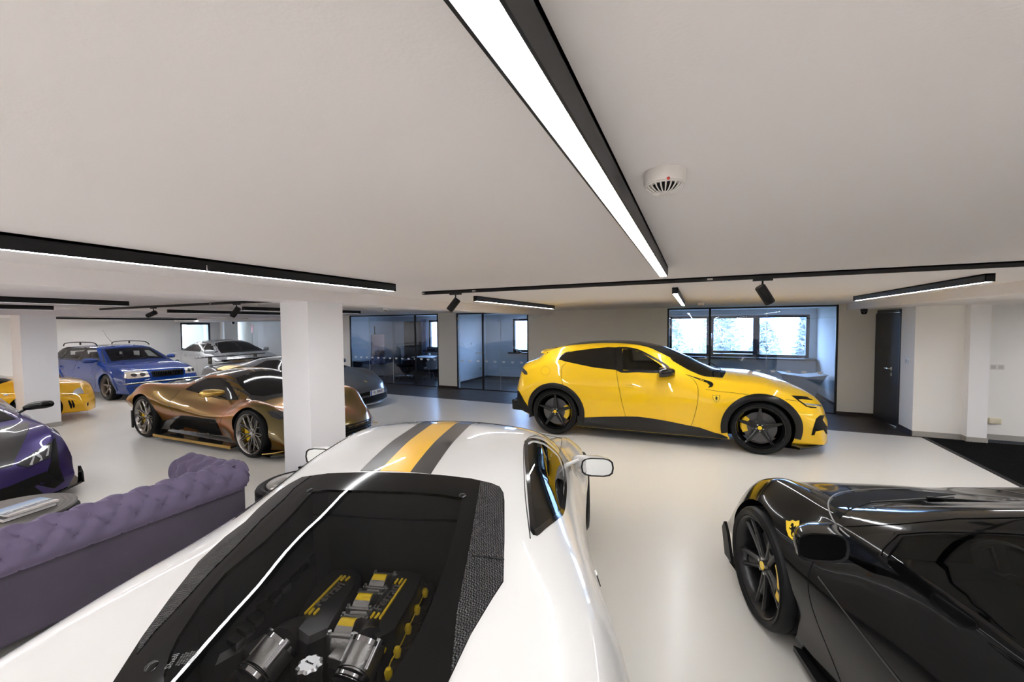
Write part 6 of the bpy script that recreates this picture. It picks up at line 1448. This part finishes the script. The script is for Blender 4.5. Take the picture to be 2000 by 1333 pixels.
# ---------------------------------------------------------------- chesterfield sofa, its back to the viewer
VEL = mat('velvet_purple', (.115, .095, .155), .85, spec=.15, sheen=.55, noise=(5, .18), bump=(60, .12)); VELD = mat('velvet_panel', (.062, .054, .075), .9, spec=.1, sheen=.35, noise=(4, .2), bump=(50, .15))
def tufted(name, path_len, prof, rows, pitch, phase, mx, parent, ends=True, amp=.044):
    """cushioned roll: prof = list of (u, x, z) arc points of the cross-section; runs along local y"""
    us = [0]
    for i in range(1, len(prof)): us.append(us[-1]+math.hypot(prof[i][0]-prof[i-1][0], prof[i][1]-prof[i-1][1]))
    U = us[-1]; K = len(prof); n = int(path_len/.012); v = []; f = []
    cx = sum(p[0] for p in prof)/K; cz = sum(p[1] for p in prof)/K
    def pt(i):
        a = prof[max(i-1, 0)]; b_ = prof[min(i+1, K-1)]; t = Vector((b_[0]-a[0], b_[1]-a[1])).normalized(); return Vector((-t.y, t.x))
    B_ = []
    for r, u in enumerate(rows):
        y = phase+(pitch/2 if r % 2 else 0)
        while y < path_len-.03:
            if y > .03: B_.append((y, u))
            y += pitch
    rp = rows[1]-rows[0] if len(rows) > 1 else .1
    for j in range(n+1):
        y = path_len*j/n
        for i in range(K):
            u = us[i]; d = 0
            for by, bu in B_:
                q = math.hypot((y-by), (u-bu)*1.0)
                if q < .09: d = max(d, math.exp(-(q/.016)**2)*1.0, .6*math.exp(-(q/.042)**2))
            # diamond folds between buttons
            a = ((y-phase)/pitch+(u-rows[0])/(2*rp)); b_ = ((y-phase)/pitch-(u-rows[0])/(2*rp))
            fa = abs(a-round(a)); fb = abs(b_-round(b_)); inr = 1 if rows[0]-.02 < u < rows[-1]+.06 else .25
            fold = max(math.exp(-(fa/.045)**2), math.exp(-(fb/.045)**2))*.55*inr
            nn = pt(i); e = sstep(min(y, path_len-y)/.05) if ends else 1
            h = (1-e)*.03-(1-max(d, fold))*amp+.012
            v.append((prof[i][0]+nn.x*h, y, prof[i][1]+nn.y*h))
    for j in range(n):
        for i in range(K-1): f.append((j*K+i, j*K+i+1, (j+1)*K+i+1, (j+1)*K+i))
    for j, fl in ((0, 1), (n, 0)):
        v.append((cx, path_len*j/n, cz)); c_ = len(v)-1
        for i in range(K-1): q = (c_, j*K+i, j*K+i+1); f.append(q if fl else q[::-1])
    o = mesh_obj(name, [mx @ Vector(p) for p in v], [q[::-1] for q in f], VEL, parent, True)
    for by, bu in B_:
        i = min(range(K), key=lambda q: abs(us[q]-bu)); nn = pt(i); p = Vector((prof[i][0]-nn.x*.001, by, prof[i][1]-nn.y*.001)); N3 = (mx.to_3x3() @ Vector((-nn.x, 0, -nn.y))).normalized()
        b = B(); b.lathe([(.001, .006), (.006, .005), (.0095, .001), (.009, -.004)], 12, mx=Matrix.Translation(mx @ p) @ N3.to_track_quat('Z', 'Y').to_matrix().to_4x4()); b.obj('button', VEL, o, True)
    return o
def build_sofa():
    t = empty('chesterfield_sofa', (-3.9, .8, 0)); tag(t, 'purple velvet chesterfield sofa with a deep-buttoned roll back, seen from behind', 'sofa')
    def arc(cx, cz, r, a0, a1, n): return [(cx+r*math.cos(R_(a0+(a1-a0)*i/n)), cz+r*math.sin(R_(a0+(a1-a0)*i/n))) for i in range(n+1)]
    y0, y1 = -.62, 2.13; T = Matrix.Translation((3.9-3.9, 0, 0))
    off = Vector((-3.9, .8, 0)); cx = -3.53+3.9; r = .105
    back = arc(cx, .60, r, -62, 215, 44)
    # upholstered back roll
    M0 = Matrix.Translation((0, y0-.8, 0))
    L_ = y1-y0
    arcl = lambda a: R_(a+62)*r
    tufted('back_roll', L_, back, [arcl(-2), arcl(52), arcl(106), arcl(160)], .1475, (1.226-y0) % .1475, M0, t)
    # flat outside back, plinth
    b = B(); b.box((cx-.09, y0-.8+.02, .09), (cx+.075, y1-.8-.02, .53), bev=.02); b.obj('back_panel', VELD, t, True)
    b = B(); b.box((cx-.02, y0-.8+.01, .505), (cx+.083, y1-.8-.01, .522), bev=.006); b.obj('piping', VELD, t, True)
    # arms: rolls running away from the back at both ends
    for yy, nm in ((y1-.8-.12, 1), (y0-.8+.12, -1)):
        Rm = Matrix.Translation((cx+.06, yy, 0)) @ Matrix.Rotation(R_(90), 4, 'Z')      # local y -> -x
        prof = arc(0, .60, r, -62, 215, 40) if nm > 0 else [(-x, z) for x, z in arc(0, .60, r, -62, 215, 40)][::-1]
        prof = [(x*(-1 if nm < 0 else 1), z) for x, z in prof] if nm < 0 else prof
        if nm < 0: prof = arc(0, .60, r, -62, 215, 40)
        tufted('arm_roll', .70, prof, [arcl(-2), arcl(52), arcl(106), arcl(160)], .1475, .07, Rm, t)
        B().box((cx-.64, yy-.075, .09), (cx+.02, yy+.075, .53), bev=.03).obj('arm_panel', VELD, t, True)
    B().box((cx-.66, y0-.8+.15, .09), (cx-.05, y1-.8-.15, .30), bev=.02).obj('seat_base', VELD, t, True)
    for k in range(3):
        a = y0-.8+.2+k*(L_-.4)/3; B().box((cx-.68, a+.006, .29), (cx-.12, a+(L_-.4)/3-.006, .44), bev=.045).obj('seat_cushion', VEL, t, True)
    for x in (cx-.02, cx-.58):
        for y in (y0-.8+.12, y1-.8-.12): B().lathe([(.022, 0), (.034, .03), (.026, .09), (.001, .09)], 14, mx=Matrix.Translation((x, y, 0))).obj('leg', MATS['black_trim'], t, True)
build_sofa()

# ---------------------------------------------------------------- tyre tables
def lying_tyre(parent, z, R, h, ri, m=None):
    b = B(); g = []
    for q in range(1, 6): zz = h*q/6; g += [(R, zz-.006), (R-.008, zz-.004), (R-.008, zz+.004), (R, zz+.006)]
    pr = [(ri, .03), (ri+.03, .004), (R-.04, .0), (R-.01, .015)]+g+[(R-.01, h-.015), (R-.04, h), (ri+.03, h-.004), (ri, h-.03), (ri-.01, h/2)]
    b.lathe(pr, 72, closed=True, mx=Matrix.Translation((0, 0, z))); return b.obj('tyre', MATS['tyre_rubber'], parent, True, 30)
t = empty('tyre_table', (-3.29, 2.47, 0)); tag(t, 'side table of stacked tyres with a silver spoked rim, between sofa and pillar', 'table', 'tables made from car tyres')
lying_tyre(t, 0, .33, .225, .23); lying_tyre(t, .225, .33, .225, .235)
rm = B(); rm.lathe([(.242, .452), (.246, .440), (.232, .425), (.225, .36), (.215, .36), (.213, .40), (.222, .43), (.232, .446)], 56, closed=True)
for k in range(20):
    a = 6.2832*k/20
    for q in (-1, 1):
        a0, a1 = a, a+q*.10
        rm.tube([(.05*math.cos(a0), .05*math.sin(a0), .385), (.13*math.cos(a0+q*.03), .13*math.sin(a0+q*.03), .400), (.222*math.cos(a1), .222*math.sin(a1), .405)], [.008, .006, .006], 6)
rm.lathe([(.001, .40), (.05, .398), (.06, .38), (.06, .35), (.001, .35)], 28); k = rm.obj('rim', MATS['alu_cast'], t, True)
B().lathe([(.001, .36), (.225, .36)], 40).obj('rim_back', mat('rim_grey', (.25, .25, .24), .5), t)
B().lathe([(.001, .4535), (.30, .4535), (.302, .4565), (.30, .4595), (.001, .4595)], 56).obj('glass_top', glass('table_glass', (.90, .93, .92), .8), t, True, ) if False else None
t = empty('remote_control', (-3.48, 2.72, .455), R_(14)); tag(t, 'slim black remote control lying on the tyre table with the rim', 'remote control')
B().box((-.085, -.018, -.004), (.085, .018, .014), bev=.004).obj('case', MATS['gloss_black'], t, True); B().box((-.04, -.005, .0145), (-.025, .005, .0155)).obj('logo_mark', MATS['white_plastic'], t)
t = empty('tyre_table', (-4.80, 1.13, 0)); tag(t, 'low coffee table of tyres with a grey wood-grained round top behind the sofa', 'table', 'tables made from car tyres')
lying_tyre(t, 0, .40, .21, .2); lying_tyre(t, .21, .40, .21, .2)
mt = mat('table_top', (.20, .175, .15), .35, coat=.4); n = mt.node_tree.nodes; l = mt.node_tree.links
tc = n.new('ShaderNodeTexCoord'); wv = n.new('ShaderNodeTexWave'); wv.wave_type = 'RINGS'; wv.rings_direction = 'Z'; wv.inputs['Scale'].default_value = 9; wv.inputs['Distortion'].default_value = 6; wv.inputs['Detail'].default_value = 3; cr = n.new('ShaderNodeValToRGB')
cr.color_ramp.elements[0].color = (.05, .044, .038, 1); cr.color_ramp.elements[1].color = (.11, .098, .084, 1); l.new(tc.outputs['Object'], wv.inputs[0]); l.new(wv.outputs['Fac'], cr.inputs[0]); l.new(cr.outputs[0], n['Principled BSDF'].inputs['Base Color'])
B().lathe([(.001, .42), (.38, .42), (.385, .425), (.385, .437), (.38, .442), (.001, .442)], 64).obj('table_top', mt, t, True)
def book(x, y, z, w, d, h, rz, m, label, name='book', top=None, tm=None, pages=True):
    t = empty(name, (x, y, z), R_(rz)); tag(t, label, 'book', 'books on the tyre coffee table')
    B().box((-w/2, -d/2, 0), (w/2, d/2, .003)).box((-w/2, -d/2, h-.003), (w/2, d/2, h)).box((-w/2, -d/2, 0), (-w/2+.004, d/2, h)).obj('cover', m, t)
    B().box((-w/2+.004, -d/2+.004, .003), (w/2-.005, d/2-.004, h-.003)).obj('pages', mat('paper', (.75, .73, .7), .7), t)
    return t
book(-4.70, 1.19, .4425, .23, .30, .030, 12, MATS['gloss_black'], 'thick black book under the glossy magazine on the coffee table')
sk = mat('photo_print', (.5, .6, .75), .18, coat=1); n = sk.node_tree.nodes; l = sk.node_tree.links; tc = n.new('ShaderNodeTexCoord'); sp_ = n.new('ShaderNodeSeparateXYZ'); cr = n.new('ShaderNodeValToRGB'); ns = n.new('ShaderNodeTexNoise'); ns.inputs['Scale'].default_value = 30; ad = n.new('ShaderNodeMath'); ad.operation = 'MULTIPLY_ADD'; ad.inputs[1].default_value = .25
mrg = n.new('ShaderNodeMapRange'); mrg.inputs[1].default_value = -.13; mrg.inputs[2].default_value = .13
e = cr.color_ramp.elements; e[0].position = .1; e[0].color = (.55, .45, .38, 1); e[1].position = .95; e[1].color = (.35, .52, .85, 1)
for p_, c_ in ((.3, (.75, .72, .68, 1)), (.42, (.18, .22, .3, 1)), (.52, (.10, .15, .25, 1)), (.58, (.7, .82, .92, 1)), (.75, (.45, .62, .88, 1))): q = e.new(p_); q.color = c_
l.new(tc.outputs['Object'], sp_.inputs[0]); l.new(sp_.outputs[0], mrg.inputs[0]); l.new(mrg.outputs[0], ad.inputs[2]); l.new(tc.outputs['Object'], ns.inputs[0]); l.new(ns.outputs['Fac'], ad.inputs[0])
l.new(ad.outputs[0], cr.inputs[0]); l.new(cr.outputs[0], n['Principled BSDF'].inputs['Base Color'])
mg = empty('magazine', (-4.69, 1.21, .474), R_(192)); tag(mg, 'glossy landscape photo book with a blue sky picture on its cover, on the coffee table', 'magazine')
B().box((-.11, -.14, 0), (.11, .14, .012)).obj('pages', MATS['paper'], mg); B().box((-.111, -.141, .012), (.111, .141, .0135)).obj('cover', sk, mg)
book(-4.92, .93, .4425, .26, .34, .02, 10, mat('book_slate', (.16, .19, .22), .4), 'slate grey book at the left end of the coffee table')

# ---------------------------------------------------------------- office furniture seen through the glass
G_ = mat('shell_grey', (.30, .28, .26), .8); DK = mat('cabinet_dark', (.030, .035, .045), .5)
t = empty('low_cabinet', (-10.9, 10.3, 0)); tag(t, 'long dark low cabinet along the office side wall', 'cabinet')
B().box((0, 0, .06), (.55, 2.3, .63)).obj('body', DK, t); B().box((-.0, -.01, .63), (.57, 2.31, .65)).obj('top', MATS['gloss_black'], t); B().box((.04, .02, 0), (.50, 2.28, .06)).obj('plinth', MATS['black_trim'], t)
for k in range(5): B().box((.552, .01+k*.46, .07), (.572, .46+k*.46-.005, .625), bev=.002).obj('door', DK, t)
t = empty('easel', (-9.80, 10.47, 0)); tag(t, 'wooden easel holding the painting in the left office', 'easel'); wd = mat('easel_wood', (.10, .055, .03), .5)
B().tube([(-.08, .0, 0), (-.10, 0, 1.85)], .018, 8).obj('mast', wd, t, True)
for s_ in (-1, 1): B().tube([(.06, s_*.30, 0), (-.09, s_*.03, 1.6)], .014, 8).obj('leg', wd, t, True)
B().tube([(-.40, 0, 0), (-.12, 0, 1.4)], .012, 8).obj('leg', wd, t, True); B().box((-.09, -.28, .54), (.02, .28, .58)).obj('ledge', wd, t)
t = empty('painting', (-9.76, 10.47, .585)); tag(t, 'tall rust-coloured painting on the easel in the left office', 'painting')
pm = mat('canvas_rust', (.3, .12, .06), .6); n = pm.node_tree.nodes; l = pm.node_tree.links; tc = n.new('ShaderNodeTexCoord'); ns = n.new('ShaderNodeTexNoise'); ns.inputs['Scale'].default_value = 3.2; ns.inputs['Detail'].default_value = 4; ns.inputs['Distortion'].default_value = .8; sp_ = n.new('ShaderNodeSeparateXYZ'); ad = n.new('ShaderNodeMath'); ad.operation = 'MULTIPLY_ADD'; ad.inputs[1].default_value = .75; ad.inputs[2].default_value = 0; a2 = n.new('ShaderNodeMath'); a2.operation = 'MULTIPLY'; a2.inputs[1].default_value = .8; cr = n.new('ShaderNodeValToRGB'); e = cr.color_ramp.elements
e[0].position = .2; e[0].color = (.10, .09, .16, 1); e[1].position = .95; e[1].color = (.30, .10, .05, 1)
for p_, c_ in ((.35, (.35, .30, .36, 1)), (.45, (.12, .06, .05, 1)), (.6, (.42, .22, .12, 1)), (.75, (.28, .08, .04, 1))): q = e.new(p_); q.color = c_
l.new(tc.outputs['Object'], ns.inputs[0]); l.new(tc.outputs['Object'], sp_.inputs[0]); l.new(sp_.outputs[2], a2.inputs[0]); l.new(ns.outputs['Fac'], ad.inputs[0]); l.new(a2.outputs[0], ad.inputs[2]); sb = n.new('ShaderNodeMath'); sb.operation = 'SUBTRACT'; sb.inputs[1].default_value = .12
l.new(ad.outputs[0], sb.inputs[0]); l.new(sb.outputs[0], cr.inputs[0]); l.new(cr.outputs[0], n['Principled BSDF'].inputs['Base Color'])
B().box((-.01, -.30, 0), (.015, .30, .99)).obj('canvas', pm, t); B().box((-.02, -.30, .02), (-.01, .30, .97)).obj('stretcher', wd, t)
t = empty('wardrobe', (-10.10, 12.22, 0)); tag(t, 'tall dark brown wardrobe in the corner of the left office', 'wardrobe'); bw = mat('wardrobe_brown', (.07, .045, .03), .5)
B().box((0, .02, 0), (.5, .42, 2.02)).obj('body', bw, t); B().box((.005, 0, .03), (.247, .02, 2.01)).obj('door', bw, t); B().box((.253, 0, .03), (.495, .02, 2.01)).obj('door', bw, t)
t = empty('blue_curtain', (-9.55, 12.55, 0)); tag(t, 'pleated grey-blue curtain left of the window in the left office', 'curtain')
b = B(); v = []; f = []
for i in range(25): v += [(i*.011, .03*math.sin(i*1.3), .05), (i*.011, .03*math.sin(i*1.3), 2.1)]
for i in range(24): f.append((2*i, 2*i+2, 2*i+3, 2*i+1))
b.add(v, f); b.obj('fabric', mat('curtain_blue', (.16, .20, .30), .9), t, True)
t = empty('desk', (-9.2, 11.50, 0)); tag(t, 'desk with a pale top in the left office', 'desk')
B().box((0, 0, .725), (.85, .95, .75), bev=.004).obj('desktop', mat('desk_white', (.75, .77, .8), .3), t)
for x in (.05, .78): B().box((x, .05, 0), (x+.04, .90, .725)).obj('leg', MATS['black_metal'], t)
def office_chair(x, y, rz, label):
    t = empty('office_chair', (x, y, 0), R_(rz)); tag(t, label, 'chair')
    for k in range(5):
        a = 6.2832*k/5; B().tube([(0, 0, .10), (.16*math.cos(a), .16*math.sin(a), .11), (.30*math.cos(a), .30*math.sin(a), .07)], [.025, .018, .014], 8).obj('base_arm', MATS['chrome'], t, True)
        B().lathe([(.001, -.015), (.028, -.015), (.028, .015), (.001, .015)], 12, mx=Matrix.Translation((.30*math.cos(a), .30*math.sin(a), .03)) @ Matrix.Rotation(R_(90), 4, 'X')).obj('castor', MATS['black_trim'], t, True)
    B().tube([(0, 0, .1), (0, 0, .42)], .025, 10).obj('column', MATS['black_metal'], t, True); B().box((-.24, -.24, .42), (.24, .24, .50), bev=.035).obj('seat', MATS['interior_dark'], t, True)
    B().box((-.28, -.22, .54), (-.20, .22, 1.12), bev=.035).obj('backrest', mat('chair_teal', (.015, .035, .045), .5), t, True)
    for s_ in (-1, 1): B().tube([(-.22, s_*.25, .46), (-.2, s_*.28, .68), (.12, s_*.28, .68)], .015, 8).obj('armrest', MATS['chrome'], t, True)
office_chair(-9.27, 11.25, 60, 'dark high-backed swivel office chair with chrome legs in front of the desk')
def shell_chair(x, y, rz, s_, label, col):
    t = empty('shell_chair', (x, y, 0), R_(rz)); tag(t, label, 'chair', 'grey shell chairs in the offices')
    v = []; f = []; N_, K = 16, 8
    for i in range(N_+1):
        a = R_(-115+230*i/N_)
        for k in range(K+1):
            u = k/K; r = .20+.10*u; z = .42+(.40*max(0, math.cos(a*.55))+.02)*u**1.2
            v.append((-r*math.cos(a)*s_, r*math.sin(a)*1.05*s_, z*s_))
    for i in range(N_):
        for k in range(K): f.append((i*(K+1)+k, i*(K+1)+k+1, (i+1)*(K+1)+k+1, (i+1)*(K+1)+k))
    o = mesh_obj('backrest', v, f, col, t, True); md = o.modifiers.new('s', 'SOLIDIFY'); md.thickness = .03
    B().box((-.2*s_, -.2*s_, .38*s_), (.22*s_, .2*s_, .46*s_), bev=.03).obj('seat', col, t, True)
    for a in (45, 135, 225, 315): B().tube([(.04*math.cos(R_(a)), .04*math.sin(R_(a)), .38*s_), (.28*math.cos(R_(a)), .28*math.sin(R_(a)), .01)], [.014, .009], 8).obj('leg', MATS['black_metal'], t, True)
shell_chair(-8.15, 11.25, 200, 1.0, 'grey shell chair with thin black splayed legs at the desk', G_)
# wide office: low angular grey desk front
t = empty('reception_desk', (1.9, 11.05, 0)); tag(t, 'low angular grey desk front with a slanting side in the wide office', 'desk')
b = B(); b.prism([(-.05, .66), (.40, .60), (.78, .66), (.62, .34), (.52, .02), (.42, .02), (.10, .40)], 0, .6, 'y'); b.obj('front_panel', mat('panel_grey', (.26, .245, .225), .7), t)
B().prism([(-.08, .665), (.40, .605), (.80, .665), (.80, .675), (.40, .615), (-.08, .675)], -.02, .62, 'y').obj('desktop', MATS['skirting_grey'], t)
t = empty('desk_phone', (-5.45, 12.45, .925)); tag(t, 'dark desk telephone on the window sill of the middle office', 'phone')
B().prism([(-.12, 0), (.12, 0), (.12, .03), (-.12, .08)], -.09, .09, 'y').obj('base', MATS['interior_dark'], t); B().tube([(-.09, -.05, .1), (0, -.05, .085), (.09, -.05, .065)], .018, 8).obj('handset', MATS['interior_dark'], t, True); B().tube(catmull([(-.2, 0, 0), (-.24, 0, .10), (-.22, 0, .22), (-.19, 0, .12)], 4), .005, 6).obj('cord', MATS['white_plastic'], t, True)
t = empty('printer', (-8.95, 12.45, .925)); tag(t, 'small black printer on the window sill of the left office', 'printer')
B().box((-.18, -.12, 0), (.18, .12, .13), bev=.015).obj('body', MATS['interior_dark'], t, True); B().box((-.15, -.125, .09), (.15, -.05, .10)).obj('tray', MATS['skirting_grey'], t)
t = empty('cup', (-8.85, 12.1, .75)); tag(t, 'small white cup on the desk in the left office', 'cup'); B().lathe([(.001, 0), (.03, 0), (.04, .09), (.036, .09), (.027, .006), (.001, .006)], 16).obj('bowl', MATS['white_plastic'], t, True); B().lathe([(.02+.004*math.cos(q*.785), .004*math.sin(q*.785)) for q in range(8)], 12, mx=Matrix.Translation((.045, 0, .045)) @ Matrix.Rotation(R_(90), 4, 'X'), closed=True).obj('handle', MATS['white_plastic'], t, True)
p = px_on(492, 640, Y=11.6); q = px_on(488, 672, Y=11.6)
t = empty('red_pennant', (p.x, 11.6, q.z-.6)); tag(t, 'small red pennant on a thin pole behind the silver saloon', 'flag')
B().tube([(0, 0, .2-(q.z-.6)-.2), (0, 0, p.z-q.z+.75)], .006, 6).obj('pole', MATS['black_metal'], t, True); b = B(); b.prism([(-.07, .45+p.z-q.z), (.02, .80+p.z-q.z), (.10, .60+p.z-q.z), (.06, .42+p.z-q.z), (.0, .30+p.z-q.z)], -.004, .004, 'y'); b.obj('cloth', MATS['red_plastic'], t)
